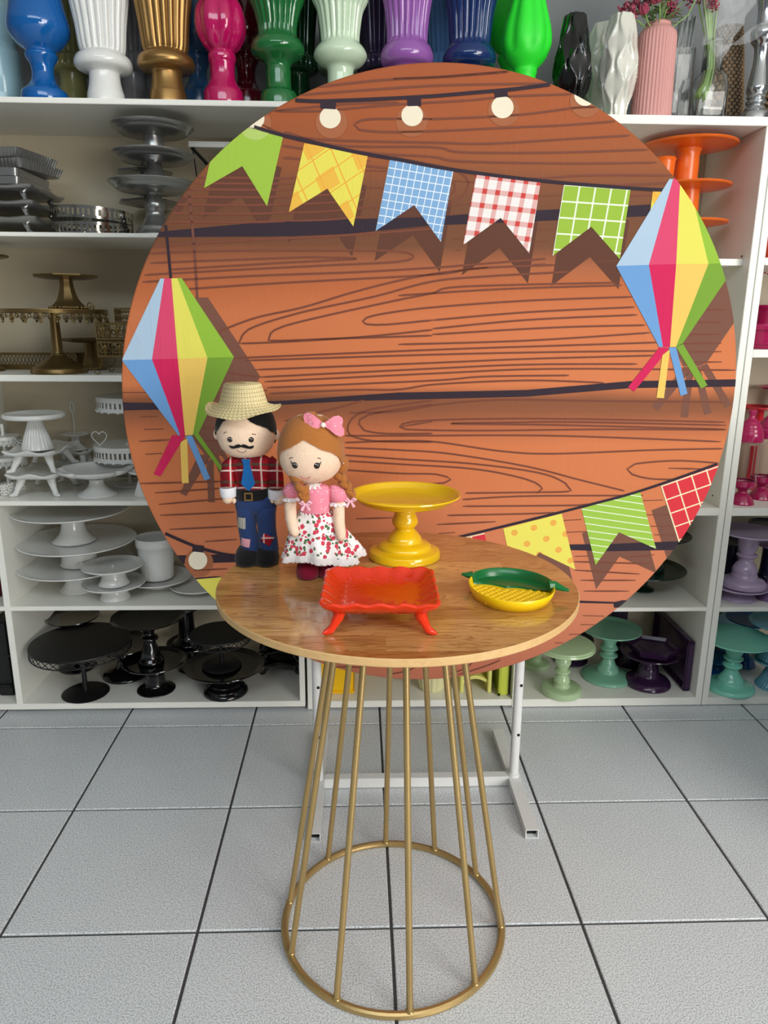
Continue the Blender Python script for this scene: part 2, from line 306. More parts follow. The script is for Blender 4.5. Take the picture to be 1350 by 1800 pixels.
def refine(P, k=3):
    """gentle Catmull-Rom through a lathe profile, kept inside its neighbours' range"""
    out = []; n = len(P)
    for i in range(n-1):
        p0, p1, p2, p3 = P[max(i-1, 0)], P[i], P[i+1], P[min(i+2, n-1)]
        for j in range(k):
            t = j/k; q = []
            for a in (0, 1):
                v = .5*((2*p1[a])+(-p0[a]+p2[a])*t+(2*p0[a]-5*p1[a]+4*p2[a]-p3[a])*t*t+(-p0[a]+3*p1[a]-3*p2[a]+p3[a])*t**3)
                lo, hi = min(p1[a], p2[a]), max(p1[a], p2[a]); e = (hi-lo)*.15+.0008 if a == 0 else 0
                q.append(max(lo-e, min(hi+e, v)))
            out.append(tuple(q))
    return out+[P[-1]]
def lathe(P, seg=40, mod=None, capb=True, capt=True):
    b = MB(); V = []
    for r_, z in P:
        for j in range(seg):
            t = 2*pi*j/seg; k = mod(t, z, r_) if mod else 1.
            V.append((r_*k*cos(t), r_*k*sin(t), z))
    n = len(P); F = [(i*seg+j, i*seg+(j+1) % seg, (i+1)*seg+(j+1) % seg, (i+1)*seg+j) for i in range(n-1) for j in range(seg)]
    if capb: F.append(tuple(range(seg))[::-1])
    if capt: F.append(tuple((n-1)*seg+j for j in range(seg)))
    return b.add(V, F)
def spiral(cx, cz, r0, turns, a0, y=0., n=26, sgn=1):
    return [(cx+r0*(1-.8*i/n)*cos(a0+sgn*2*pi*turns*i/n), y, cz+r0*(1-.8*i/n)*sin(a0+sgn*2*pi*turns*i/n)) for i in range(n+1)]
# ------------------------------------------------------------------ measured data, in metres
DATA = {'panel':{'c':(0.1723,1.64,1.0222),'R':0.6845,'lean':-0.08,'yaw':0.0301},
 'polys':[
  ('plank_seam',2,'seam',[(-0.5735,0.3707),(-0.3577,0.3926),(-0.2861,0.3968),(-0.1844,0.3999),(-0.0211,0.4064),(0.0492,0.4128),(0.1961,0.4223),(0.3814,0.4334),(0.4533,0.4387),(0.5198,0.443),(0.5364,0.4228),(0.5381,0.4206),(0.4347,0.4149),(0.3841,0.4119),(0.1978,0.4016),(0.0501,0.3935),(-0.0206,0.3908),(-0.1905,0.3721),(-0.2869,0.3666),(-0.3589,0.3643),(-0.5792,0.3605),(-0.5798,0.3609)],None),
  ('plank_seam',2,'seam',[(-0.6825,0.0244),(-0.6012,0.0228),(-0.4583,0.0234),(-0.3261,0.0284),(-0.1917,0.0384),(-0.0849,0.046),(-0.0092,0.0473),(0.2023,0.0518),(0.4342,0.0718),(0.6787,0.0763),(0.6803,0.0597),(0.4362,0.056),(0.2034,0.0369),(-0.0087,0.0315),(-0.1918,0.0271),(-0.3263,0.0196),(-0.4589,0.0134),(-0.6024,0.0085),(-0.6829,0.0066)],None),
  ('plank_seam',2,'seam',[(-0.5955,-0.3345),(-0.4564,-0.3333),(-0.0782,-0.33),(0.3359,-0.3196),(0.4339,-0.3195),(0.6062,-0.3144),(0.5959,-0.3337),(0.5937,-0.3376),(0.4361,-0.3387),(0.3398,-0.3344),(-0.0778,-0.3475),(-0.4574,-0.3535),(-0.5829,-0.3559)],None),
  ('plank_seam',2,'seam',[(-0.5589,-0.3924),(-0.5098,-0.3891),(-0.0762,-0.4369),(0.3849,-0.4701),(0.4646,-0.4747),(0.4829,-0.4704),(0.4948,-0.4706),(0.483,-0.483),(0.475,-0.4906),(0.4636,-0.4904),(0.4609,-0.4794),(0.3856,-0.4763),(-0.0761,-0.446),(-0.5102,-0.3949),(-0.555,-0.3979)],None),
  ('printed_shadow',1,'shadow',[(-0.4857,0.3971),(-0.4542,0.5008),(-0.3903,0.5127),(-0.3248,0.493),(-0.3612,0.3644),(-0.4074,0.4391)],None),
  ('printed_shadow',1,'shadow',[(-0.3174,0.3536),(-0.2828,0.4835),(-0.1559,0.4628),(-0.1857,0.3278),(-0.2383,0.3998)],None),
  ('printed_shadow',1,'shadow',[(-0.1392,0.3195),(-0.1115,0.4557),(0.0186,0.4377),(-0.0023,0.2992),(-0.0601,0.3706)],None),
  ('printed_shadow',1,'shadow',[(0.0451,0.2935),(0.0658,0.4312),(0.2008,0.4189),(0.1873,0.2782),(0.1219,0.3482)],None),
  ('printed_shadow',1,'shadow',[(0.2383,0.2734),(0.25,0.4138),(0.3919,0.4071),(0.3853,0.268),(0.3162,0.3329)],None),
  ('printed_shadow',1,'shadow',[(-0.5251,0.4366),(-0.5132,0.4347),(-0.5313,0.4039),(-0.5436,0.4133),(-0.5364,0.4228)],None),
  ('printed_shadow',1,'softshadow',[(0.2144,-0.4808),(0.1759,-0.339),(0.315,-0.3025),(0.363,-0.4511),(0.2687,-0.4031)],None),
  ('printed_shadow',1,'softshadow',[(0.4126,-0.4394),(0.362,-0.2906),(0.5005,-0.2496),(0.558,-0.3936),(0.5557,-0.3969),(0.4613,-0.3532)],None),
  ('printed_shadow',1,'softshadow',[(0.5253,-0.2348),(0.658,-0.1831),(0.6574,-0.1854),(0.6496,-0.2111),(0.6408,-0.2364),(0.631,-0.2614),(0.6203,-0.2859),(0.6086,-0.3101),(0.5959,-0.3337),(0.5824,-0.3569),(0.5805,-0.3597)],None),
  ('printed_shadow',1,'softshadow',[(-0.5299,0.2425),(-0.5217,0.2429),(-0.5071,0.2433),(-0.4948,0.2436),(-0.486,0.244),(-0.385,0.0809),(-0.471,-0.0896),(-0.4838,-0.0923),(-0.5005,-0.0932),(-0.5114,-0.0932),(-0.5151,-0.0931),(-0.6238,0.0739)],None),
  ('printed_shadow',1,'softshadow',[(-0.5289,-0.0927),(-0.5005,-0.0941),(-0.5628,-0.1896),(-0.5765,-0.1827)],None),
  ('printed_shadow',1,'softshadow',[(-0.5124,-0.1085),(-0.4963,-0.1007),(-0.4996,-0.2052),(-0.515,-0.205)],None),
  ('printed_shadow',1,'softshadow',[(-0.4996,-0.0949),(-0.4854,-0.0933),(-0.4503,-0.1947),(-0.4637,-0.1993)],None),
  ('printed_shadow',1,'softshadow',[(-0.4812,-0.0923),(-0.471,-0.0885),(-0.4161,-0.1786),(-0.4221,-0.184)],None),
  ('lantern_facet',6,'skyblue',[(-0.5801,0.2804),(-0.572,0.2808),(-0.6115,0.1163),(-0.6732,0.1147),(-0.6725,0.1184)],None),
  ('lantern_facet',6,'blue',[(-0.6732,0.1147),(-0.6115,0.1163),(-0.5654,-0.0489),(-0.5691,-0.0489),(-0.6735,0.1129)],None),
  ('lantern_facet',6,'rose',[(-0.572,0.2808),(-0.5576,0.2812),(-0.5574,0.1181),(-0.6115,0.1163)],None),
  ('lantern_facet',6,'pink',[(-0.6115,0.1163),(-0.5574,0.1181),(-0.5547,-0.049),(-0.5654,-0.0489)],None),
  ('lantern_facet',6,'lemon',[(-0.5576,0.2812),(-0.5455,0.2815),(-0.4948,0.1202),(-0.5574,0.1181)],None),
  ('lantern_facet',6,'gold',[(-0.5574,0.1181),(-0.4948,0.1202),(-0.5381,-0.048),(-0.5547,-0.049)],None),
  ('lantern_facet',6,'green',[(-0.5455,0.2815),(-0.5368,0.2819),(-0.4388,0.122),(-0.4948,0.1202)],None),
  ('lantern_facet',6,'greenD',[(-0.4948,0.1202),(-0.4388,0.122),(-0.5256,-0.0453),(-0.5381,-0.048)],None),
  ('lantern_ribbon',5,'pink',[(-0.5827,-0.0485),(-0.5547,-0.0499),(-0.6171,-0.1435),(-0.6306,-0.1368)],None),
  ('lantern_ribbon',5,'gold',[(-0.5666,-0.064),(-0.5506,-0.0563),(-0.555,-0.1587),(-0.5702,-0.1586)],None),
  ('lantern_ribbon',5,'blue',[(-0.5538,-0.0506),(-0.5398,-0.049),(-0.5062,-0.1483),(-0.5195,-0.1529)],None),
  ('lantern_ribbon',5,'greenD',[(-0.5357,-0.048),(-0.5255,-0.0443),(-0.4723,-0.1326),(-0.4783,-0.1378)],None),
  ('printed_shadow',1,'softshadow',[(0.5824,0.3569),(0.5959,0.3337),(0.6086,0.3101),(0.6203,0.2859),(0.631,0.2614),(0.6408,0.2364),(0.6496,0.2111),(0.653,0.1999),(0.6058,0.1139),(0.5908,0.105),(0.577,0.105),(0.5609,0.105),(0.5522,0.1049),(0.4322,0.2766),(0.5193,0.4436),(0.5364,0.4228),(0.5526,0.4015),(0.5679,0.3795)],None),
  ('printed_shadow',1,'softshadow',[(0.5528,0.1037),(0.5766,0.103),(0.5085,0.0041),(0.4933,0.0149)],None),
  ('printed_shadow',1,'softshadow',[(0.5626,0.0873),(0.5779,0.0995),(0.5809,-0.011),(0.5634,-0.0099)],None),
  ('printed_shadow',1,'softshadow',[(0.5746,0.104),(0.5916,0.104),(0.6348,-0.0005),(0.6192,-0.0055)],None),
  ('printed_shadow',1,'softshadow',[(0.5915,0.1047),(0.6061,0.1118),(0.6785,0.0191),(0.6651,0.0113)],None),
  ('lantern_facet',6,'skyblue',[(0.4661,0.486),(0.4738,0.4861),(0.445,0.3185),(0.3745,0.3154)],None),
  ('lantern_facet',6,'blue',[(0.3745,0.3154),(0.445,0.3185),(0.4996,0.1471),(0.491,0.1471)],None),
  ('lantern_facet',6,'rose',[(0.4738,0.4861),(0.4796,0.4862),(0.483,0.483),(0.4899,0.4758),(0.5045,0.3207),(0.445,0.3185)],None),
  ('lantern_facet',6,'pink',[(0.445,0.3185),(0.5045,0.3207),(0.5155,0.1472),(0.4996,0.1471)],None),
  ('lantern_facet',6,'lemon',[(0.5285,0.4324),(0.575,0.3221),(0.5045,0.3207),(0.4899,0.4758),(0.5015,0.4636),(0.5194,0.4436)],None),
  ('lantern_facet',6,'gold',[(0.5045,0.3207),(0.575,0.3221),(0.5291,0.1473),(0.5155,0.1472)],None),
  ('lantern_facet',6,'green',[(0.5824,0.3569),(0.5959,0.3337),(0.6015,0.3233),(0.575,0.3221),(0.5285,0.4324),(0.5364,0.4228),(0.5526,0.4015),(0.5679,0.3795)],None),
  ('lantern_facet',6,'greenD',[(0.575,0.3221),(0.6015,0.3233),(0.6086,0.3101),(0.6189,0.2888),(0.544,0.156),(0.5291,0.1473)],None),
  ('lantern_ribbon',5,'pink',[(0.4915,0.1459),(0.515,0.1452),(0.4466,0.0481),(0.4318,0.0587)],None),
  ('lantern_ribbon',5,'gold',[(0.501,0.1298),(0.5163,0.1418),(0.5179,0.0335),(0.5006,0.0345)],None),
  ('lantern_ribbon',5,'blue',[(0.513,0.1462),(0.5298,0.1463),(0.5712,0.0438),(0.5558,0.0389)],None),
  ('lantern_ribbon',5,'greenD',[(0.5298,0.1469),(0.5443,0.1539),(0.6146,0.0631),(0.6012,0.0554)],None),
  ('bulb_halo',3,'halo',[(-0.1946,0.5757),(-0.1954,0.5695),(-0.1978,0.5635),(-0.2015,0.5581),(-0.2065,0.5536),(-0.2125,0.5501),(-0.2191,0.5478),(-0.2261,0.547),(-0.2331,0.5476),(-0.2397,0.5495),(-0.2455,0.5528),(-0.2504,0.5571),(-0.254,0.5624),(-0.2562,0.5682),(-0.2569,0.5744),(-0.256,0.5806),(-0.2536,0.5865),(-0.2498,0.5919),(-0.2448,0.5964),(-0.2389,0.5998),(-0.2323,0.602),(-0.2255,0.6028),(-0.2186,0.6023),(-0.2121,0.6004),(-0.2062,0.5972),(-0.2013,0.5929),(-0.1977,0.5878),(-0.1954,0.5819)],None),
  ('bulb_globe',5,'bulb',[(-0.2072,0.5837),(-0.2077,0.5796),(-0.2093,0.5756),(-0.2118,0.572),(-0.2151,0.569),(-0.2191,0.5667),(-0.2235,0.5652),(-0.2281,0.5646),(-0.2328,0.565),(-0.2371,0.5663),(-0.2411,0.5684),(-0.2443,0.5713),(-0.2467,0.5748),(-0.2482,0.5787),(-0.2486,0.5828),(-0.248,0.587),(-0.2464,0.5909),(-0.2439,0.5945),(-0.2406,0.5975),(-0.2367,0.5997),(-0.2323,0.6012),(-0.2277,0.6018),(-0.2231,0.6014),(-0.2187,0.6001),(-0.2148,0.598),(-0.2116,0.5952),(-0.2091,0.5917),(-0.2076,0.5878)],None),
  ('bulb_cap',6,'seam',[(-0.2456,0.6129),(-0.2159,0.6117),(-0.2171,0.5979),(-0.2469,0.5991)],None),
  ('bulb_halo',3,'halo',[(-0.0366,0.5812),(-0.0372,0.5749),(-0.0393,0.5689),(-0.0429,0.5635),(-0.0478,0.5589),(-0.0537,0.5554),(-0.0604,0.5532),(-0.0674,0.5523),(-0.0745,0.5529),(-0.0812,0.5549),(-0.0873,0.5581),(-0.0923,0.5625),(-0.0962,0.5678),(-0.0986,0.5736),(-0.0995,0.5799),(-0.0988,0.5861),(-0.0966,0.592),(-0.093,0.5974),(-0.0881,0.6019),(-0.0823,0.6053),(-0.0757,0.6075),(-0.0687,0.6084),(-0.0618,0.6078),(-0.0551,0.6059),(-0.049,0.6028),(-0.044,0.5985),(-0.04,0.5933),(-0.0375,0.5874)],None),
  ('bulb_globe',5,'bulb',[(-0.0461,0.5914),(-0.0465,0.5872),(-0.048,0.5831),(-0.0504,0.5795),(-0.0537,0.5764),(-0.0577,0.574),(-0.0622,0.5725),(-0.067,0.5719),(-0.0717,0.5723),(-0.0763,0.5736),(-0.0804,0.5758),(-0.0838,0.5788),(-0.0865,0.5823),(-0.0881,0.5863),(-0.0887,0.5905),(-0.0883,0.5947),(-0.0868,0.5987),(-0.0843,0.6023),(-0.081,0.6054),(-0.077,0.6077),(-0.0726,0.6092),(-0.0679,0.6098),(-0.0631,0.6094),(-0.0586,0.6081),(-0.0545,0.606),(-0.0511,0.6031),(-0.0484,0.5996),(-0.0468,0.5956)],None),
  ('bulb_cap',6,'seam',[(-0.0776,0.6193),(-0.0509,0.6207),(-0.05,0.6079),(-0.0768,0.6065)],None),
  ('bulb_halo',3,'halo',[(0.1454,0.6045),(0.145,0.5983),(0.1431,0.5923),(0.1397,0.5868),(0.1349,0.5823),(0.1291,0.5788),(0.1225,0.5765),(0.1154,0.5757),(0.1082,0.5762),(0.1013,0.5782),(0.0951,0.5814),(0.0898,0.5858),(0.0857,0.591),(0.083,0.5969),(0.0818,0.6031),(0.0822,0.6093),(0.0842,0.6152),(0.0877,0.6206),(0.0924,0.6251),(0.0982,0.6285),(0.1047,0.6307),(0.1117,0.6316),(0.1188,0.631),(0.1256,0.6292),(0.1319,0.626),(0.1372,0.6217),(0.1414,0.6165),(0.1441,0.6107)],None),
  ('bulb_globe',5,'bulb',[(0.1331,0.6096),(0.1328,0.6053),(0.1315,0.6011),(0.1291,0.5974),(0.1258,0.5942),(0.1217,0.5918),(0.1171,0.5902),(0.1122,0.5896),(0.1072,0.59),(0.1024,0.5914),(0.0981,0.5936),(0.0944,0.5966),(0.0915,0.6003),(0.0897,0.6043),(0.0888,0.6086),(0.0891,0.613),(0.0905,0.6171),(0.0929,0.6208),(0.0962,0.6239),(0.1002,0.6263),(0.1048,0.6279),(0.1097,0.6285),(0.1146,0.6281),(0.1194,0.6268),(0.1237,0.6246),(0.1274,0.6216),(0.1303,0.618),(0.1322,0.6139)],None),
  ('bulb_cap',6,'seam',[(0.0924,0.6396),(0.1179,0.6426),(0.1207,0.628),(0.095,0.625)],None),
  ('bulb_halo',3,'halo',[(0.3062,0.6104),(0.3035,0.6059),(0.2989,0.6014),(0.2931,0.5979),(0.2865,0.5956),(0.2794,0.5948),(0.2722,0.5953),(0.2651,0.5972),(0.2587,0.6005),(0.2532,0.6048),(0.2488,0.6101),(0.2459,0.6159),(0.2445,0.6221),(0.2447,0.6283),(0.2465,0.6342),(0.2478,0.6363),(0.2614,0.631),(0.2859,0.6203)],None),
  ('bulb_globe',5,'bulb',[(0.2885,0.619),(0.2854,0.6171),(0.281,0.6156),(0.2762,0.615),(0.2713,0.6154),(0.2665,0.6167),(0.2622,0.6189),(0.2584,0.6218),(0.2555,0.6253),(0.2535,0.6293),(0.2525,0.6334),(0.2526,0.6345),(0.2614,0.631),(0.2859,0.6203)],None),
  ('bulb_halo',3,'halo',[(-0.3425,0.5694),(-0.3435,0.5632),(-0.346,0.5572),(-0.3499,0.5519),(-0.355,0.5473),(-0.361,0.5438),(-0.3677,0.5416),(-0.3746,0.5408),(-0.3814,0.5414),(-0.3879,0.5433),(-0.3936,0.5465),(-0.3982,0.5509),(-0.4,0.5536),(-0.3795,0.5679),(-0.3569,0.5824),(-0.349,0.587),(-0.3485,0.5865),(-0.3451,0.5814),(-0.343,0.5756)],None),
  ('bulb_globe',5,'bulb',[(-0.3553,0.579),(-0.356,0.5748),(-0.3577,0.5708),(-0.3604,0.5672),(-0.3638,0.5641),(-0.3679,0.5618),(-0.3723,0.5603),(-0.377,0.5597),(-0.3817,0.5601),(-0.386,0.5614),(-0.3875,0.5623),(-0.3795,0.5679),(-0.3569,0.5824),(-0.3556,0.5831)],None),
  ('bulb_halo',3,'halo',[(-0.5129,-0.3541),(-0.5143,-0.3621),(-0.5172,-0.3697),(-0.5216,-0.3766),(-0.5272,-0.3823),(-0.5337,-0.3865),(-0.5409,-0.3891),(-0.5483,-0.3899),(-0.5556,-0.3889),(-0.5624,-0.386),(-0.5643,-0.3847),(-0.5679,-0.3795),(-0.5776,-0.3642),(-0.5784,-0.3611),(-0.5786,-0.3531),(-0.5772,-0.3451),(-0.5742,-0.3375),(-0.5698,-0.3308),(-0.5642,-0.3252),(-0.5577,-0.3211),(-0.5506,-0.3185),(-0.5433,-0.3177),(-0.5361,-0.3187),(-0.5294,-0.3215),(-0.5235,-0.3258),(-0.5187,-0.3315),(-0.5152,-0.3384),(-0.5132,-0.346)],None),
  ('bulb_globe',5,'bulb',[(-0.5263,-0.3474),(-0.5272,-0.3527),(-0.5292,-0.3577),(-0.532,-0.3622),(-0.5357,-0.3659),(-0.5401,-0.3687),(-0.5448,-0.3704),(-0.5497,-0.3709),(-0.5544,-0.3702),(-0.5589,-0.3684),(-0.5628,-0.3655),(-0.566,-0.3616),(-0.5682,-0.3571),(-0.5694,-0.352),(-0.5696,-0.3467),(-0.5687,-0.3414),(-0.5667,-0.3365),(-0.5638,-0.332),(-0.5601,-0.3283),(-0.5558,-0.3256),(-0.5512,-0.3239),(-0.5463,-0.3234),(-0.5416,-0.324),(-0.5371,-0.3259),(-0.5332,-0.3287),(-0.5301,-0.3325),(-0.5278,-0.337),(-0.5265,-0.3421)],None),
  ('bulb_cap',6,'seam',[(-0.5567,-0.3076),(-0.531,-0.3109),(-0.5338,-0.3279),(-0.5596,-0.3245)],None),
  ('printed_flag',4,'lime_plain',[(-0.4796,0.453),(-0.4653,0.5),(-0.4636,0.5015),(-0.4436,0.5194),(-0.4228,0.5364),(-0.4015,0.5526),(-0.3831,0.5653),(-0.3208,0.547),(-0.3566,0.4214),(-0.4023,0.4941)],[(-0.4481,0.5622),(-0.3208,0.547),(-0.4796,0.453)]),
  ('printed_flag',4,'yellow_plaid',[(-0.3134,0.411),(-0.2792,0.5378),(-0.1539,0.5179),(-0.1832,0.386),(-0.2352,0.4561)],[(-0.2792,0.5378),(-0.1539,0.5179),(-0.3134,0.411)]),
  ('printed_flag',4,'blue_grid',[(-0.1373,0.3781),(-0.11,0.511),(0.0185,0.4937),(-0.0021,0.3586),(-0.0592,0.4281)],[(-0.11,0.511),(0.0185,0.4937),(-0.1373,0.3781)]),
  ('printed_flag',4,'red_gingham',[(0.0447,0.3532),(0.0652,0.4876),(0.1985,0.4758),(0.1851,0.3386),(0.1205,0.4067)],[(0.0652,0.4876),(0.1985,0.4758),(0.0447,0.3532)]),
  ('printed_flag',4,'lime_grid',[(0.2355,0.3341),(0.2471,0.471),(0.3872,0.4648),(0.3806,0.3292),(0.3124,0.3923)],[(0.2471,0.471),(0.3872,0.4648),(0.2355,0.3341)]),
  ('printed_flag',4,'yellow_plaid',[(0.4345,0.4618),(0.4804,0.4615),(0.4566,0.4152),(0.434,0.3927)],[(0.4345,0.4618),(0.5725,0.4554),(0.4194,0.3248)]),
  ('printed_flag',4,'red_grid',[(0.0568,-0.3028),(0.126,-0.2869),(0.1413,-0.3478),(0.0987,-0.3237)],[(-0.0174,-0.3192),(0.126,-0.2869),(0.015,-0.4691)]),
  ('printed_flag',4,'yellow_dots',[(0.2083,-0.4147),(0.1704,-0.2764),(0.3079,-0.2404),(0.3551,-0.3854),(0.2621,-0.3388)],[(0.1704,-0.2764),(0.3079,-0.2404),(0.2083,-0.4147)]),
  ('printed_flag',4,'lime_stripes',[(0.4042,-0.3738),(0.3543,-0.2286),(0.4913,-0.1883),(0.5499,-0.3341),(0.4524,-0.2896)],[(0.3543,-0.2286),(0.4913,-0.1883),(0.4042,-0.3738)]),
  ('printed_flag',4,'red_grid',[(0.5392,-0.1739),(0.6718,-0.1226),(0.6699,-0.1332),(0.6641,-0.1594),(0.6574,-0.1854),(0.6496,-0.2111),(0.6408,-0.2364),(0.631,-0.2614),(0.6203,-0.2859),(0.6086,-0.3101),(0.6051,-0.3166),(0.6037,-0.3173)],[(0.5392,-0.1739),(0.6735,-0.1248),(0.6037,-0.3173)]),
  ('printed_flag',4,'lemon_plain',[(-0.5554,-0.3957),(-0.4553,-0.3885),(-0.4836,-0.4823),(-0.5015,-0.4636),(-0.5194,-0.4436),(-0.5364,-0.4228),(-0.5516,-0.4028)],[(-0.5554,-0.3957),(-0.4553,-0.3885),(-0.5263,-0.4586)]),
  ('bulb_halo',5,'halo_green',[(-0.3486,0.5553),(-0.3476,0.5547),(-0.3511,0.5506),(-0.3553,0.5471),(-0.3602,0.5442),(-0.3654,0.5422),(-0.371,0.5411),(-0.3765,0.5408),(-0.382,0.5415),(-0.3872,0.543),(-0.392,0.5454),(-0.3961,0.5486),(-0.3994,0.5524),(-0.4001,0.5535),(-0.3846,0.5643)],None),
 ],
 'lines':{
  'grain':[
   (0.0041,[(-0.2474,0.6362),(-0.2391,0.6374),(-0.23,0.6386),(-0.2204,0.6398),(-0.2103,0.6411),(-0.1998,0.6424),(-0.189,0.6437),(-0.1781,0.645),(-0.1671,0.6463),(-0.1562,0.6475),(-0.1454,0.6487),(-0.1349,0.6498),(-0.1248,0.6508),(-0.1141,0.6517),(-0.1036,0.6525),(-0.0934,0.6533),(-0.0832,0.6539),(-0.073,0.6545),(-0.0629,0.6551),(-0.0526,0.6557),(-0.0422,0.6563),(-0.0316,0.657),(-0.0208,0.6577),(-0.0096,0.6586),(0.0015,0.6595),(0.0134,0.6606),(0.026,0.6618),(0.0391,0.663),(0.0523,0.6642),(0.0653,0.6655),(0.078,0.6667),(0.09,0.6679),(0.1011,0.669),(0.1109,0.67),(0.1193,0.6708)]),
   (0.0041,[(-0.2807,0.6218),(-0.2662,0.6232),(-0.2569,0.6241),(-0.2465,0.625),(-0.2354,0.626),(-0.2236,0.6271),(-0.2113,0.6282),(-0.1987,0.6293),(-0.1859,0.6304),(-0.1731,0.6315),(-0.1605,0.6326),(-0.1482,0.6336),(-0.1365,0.6346),(-0.1254,0.6355),(-0.1139,0.6365),(-0.103,0.6374),(-0.0924,0.6383),(-0.0821,0.6392),(-0.0719,0.64),(-0.0618,0.6408),(-0.0517,0.6416),(-0.0415,0.6423),(-0.031,0.6431),(-0.0202,0.6438),(-0.009,0.6444),(0.0017,0.645),(0.0128,0.6456),(0.0242,0.6461),(0.0358,0.6466),(0.0476,0.6471),(0.0594,0.6476),(0.0712,0.648),(0.0829,0.6484),(0.0945,0.6488),(0.1058,0.6492),(0.1168,0.6496),(0.1274,0.65),(0.139,0.6505),(0.1509,0.6509),(0.1629,0.6513),(0.1749,0.6517),(0.1866,0.652),(0.1979,0.6524)]),
   (0.0041,[(-0.1068,0.6532),(-0.1009,0.6535),(-0.0933,0.654),(-0.0843,0.6545),(-0.0742,0.6551),(-0.0633,0.6557),(-0.0519,0.6564),(-0.0403,0.6571),(-0.0288,0.6579),(-0.0177,0.6587),(-0.0074,0.6594),(0.004,0.6604),(0.0158,0.6614),(0.0278,0.6625),(0.0398,0.6636),(0.0516,0.6648),(0.0628,0.6659),(0.0734,0.6669),(0.083,0.6678),(0.0914,0.6686),(0.1065,0.6701),(0.1176,0.6712)]),
   (0.0041,[(-0.3338,0.5923),(-0.3229,0.5925),(-0.3111,0.5928),(-0.2988,0.5931),(-0.2866,0.5934),(-0.2746,0.5937),(-0.2634,0.594),(-0.2533,0.5944),(-0.2448,0.5948),(-0.2306,0.5957),(-0.2204,0.5967),(-0.2117,0.5978),(-0.2022,0.5991),(-0.1896,0.6004),(-0.1811,0.6013),(-0.172,0.6022),(-0.1625,0.6032),(-0.1524,0.6042),(-0.1419,0.6052),(-0.1309,0.6063),(-0.1194,0.6073),(-0.1075,0.6084),(-0.095,0.6095),(-0.0851,0.6103),(-0.0744,0.6111),(-0.0631,0.6119),(-0.0514,0.6128),(-0.0394,0.6136),(-0.0274,0.6145),(-0.0153,0.6153),(-0.0034,0.6162),(0.0081,0.617),(0.0192,0.6178),(0.0295,0.6186),(0.0391,0.6194),(0.0517,0.6206),(0.0626,0.6218),(0.0723,0.6229),(0.0814,0.624),(0.0905,0.6251),(0.1001,0.6262),(0.1109,0.6273),(0.1233,0.6283),(0.133,0.629),(0.1439,0.6297),(0.1558,0.6304),(0.1683,0.6311),(0.1812,0.6318),(0.1941,0.6325),(0.2067,0.6332),(0.2187,0.6338),(0.2298,0.6344),(0.2397,0.6349),(0.2481,0.6353)]),
   (0.0041,[(-0.3372,0.5929),(-0.3274,0.594),(-0.3156,0.5953),(-0.3025,0.5967),(-0.2882,0.5983),(-0.2733,0.5999),(-0.258,0.6016),(-0.2427,0.6032),(-0.2279,0.6047),(-0.2138,0.6061),(-0.2009,0.6073),(-0.1896,0.6083),(-0.1759,0.6093),(-0.1627,0.6101),(-0.1501,0.6107),(-0.1382,0.6112),(-0.1273,0.6116),(-0.1173,0.6118),(-0.1086,0.612),(-0.1011,0.6122),(-0.0951,0.6124)]),
   (0.0041,[(-0.0271,0.5856),(-0.0337,0.5855),(-0.0425,0.5853),(-0.053,0.5852),(-0.0648,0.585),(-0.0774,0.5848),(-0.0903,0.5845),(-0.1031,0.5843),(-0.1153,0.584),(-0.1265,0.5837),(-0.1361,0.5834),(-0.1438,0.5831),(-0.1644,0.5809),(-0.1717,0.5783),(-0.1806,0.5723),(-0.1717,0.564),(-0.1647,0.5629),(-0.1561,0.562),(-0.1458,0.5613),(-0.1337,0.5608),(-0.12,0.5607),(-0.1118,0.5607),(-0.1033,0.5608),(-0.0943,0.561),(-0.0849,0.5613),(-0.0748,0.5617),(-0.064,0.5622),(-0.0524,0.5627),(-0.0399,0.5633),(-0.0264,0.564),(-0.0153,0.5646),(-0.0032,0.5653),(0.0098,0.5661),(0.0234,0.5669),(0.0374,0.5678),(0.0518,0.5687),(0.0662,0.5697),(0.0805,0.5706),(0.0945,0.5715),(0.108,0.5723),(0.1208,0.5732),(0.1327,0.5739),(0.1449,0.5746),(0.1565,0.5753),(0.1676,0.576),(0.1783,0.5766),(0.1886,0.5771),(0.1987,0.5777),(0.2086,0.5783),(0.2183,0.5789),(0.2279,0.5795),(0.2376,0.5802),(0.2473,0.5809),(0.2595,0.5819),(0.2723,0.583),(0.2853,0.5841),(0.298,0.5853),(0.3102,0.5865),(0.3216,0.5876),(0.3317,0.5886),(0.3402,0.5895)]),
   (0.0041,[(-0.035,0.585),(-0.0266,0.5855),(-0.0159,0.5861),(-0.0033,0.5868),(0.011,0.5875),(0.0264,0.5884),(0.0426,0.5893),(0.0593,0.5903),(0.076,0.5913),(0.0924,0.5924),(0.1081,0.5935),(0.1227,0.5946),(0.1358,0.5957),(0.149,0.597),(0.1619,0.5984),(0.1746,0.6),(0.1869,0.6016),(0.1988,0.6033),(0.2101,0.6049),(0.2209,0.6065),(0.2311,0.608),(0.2405,0.6093),(0.2492,0.6105),(0.257,0.6114),(0.2781,0.6131),(0.2903,0.6133),(0.2979,0.6133)]),
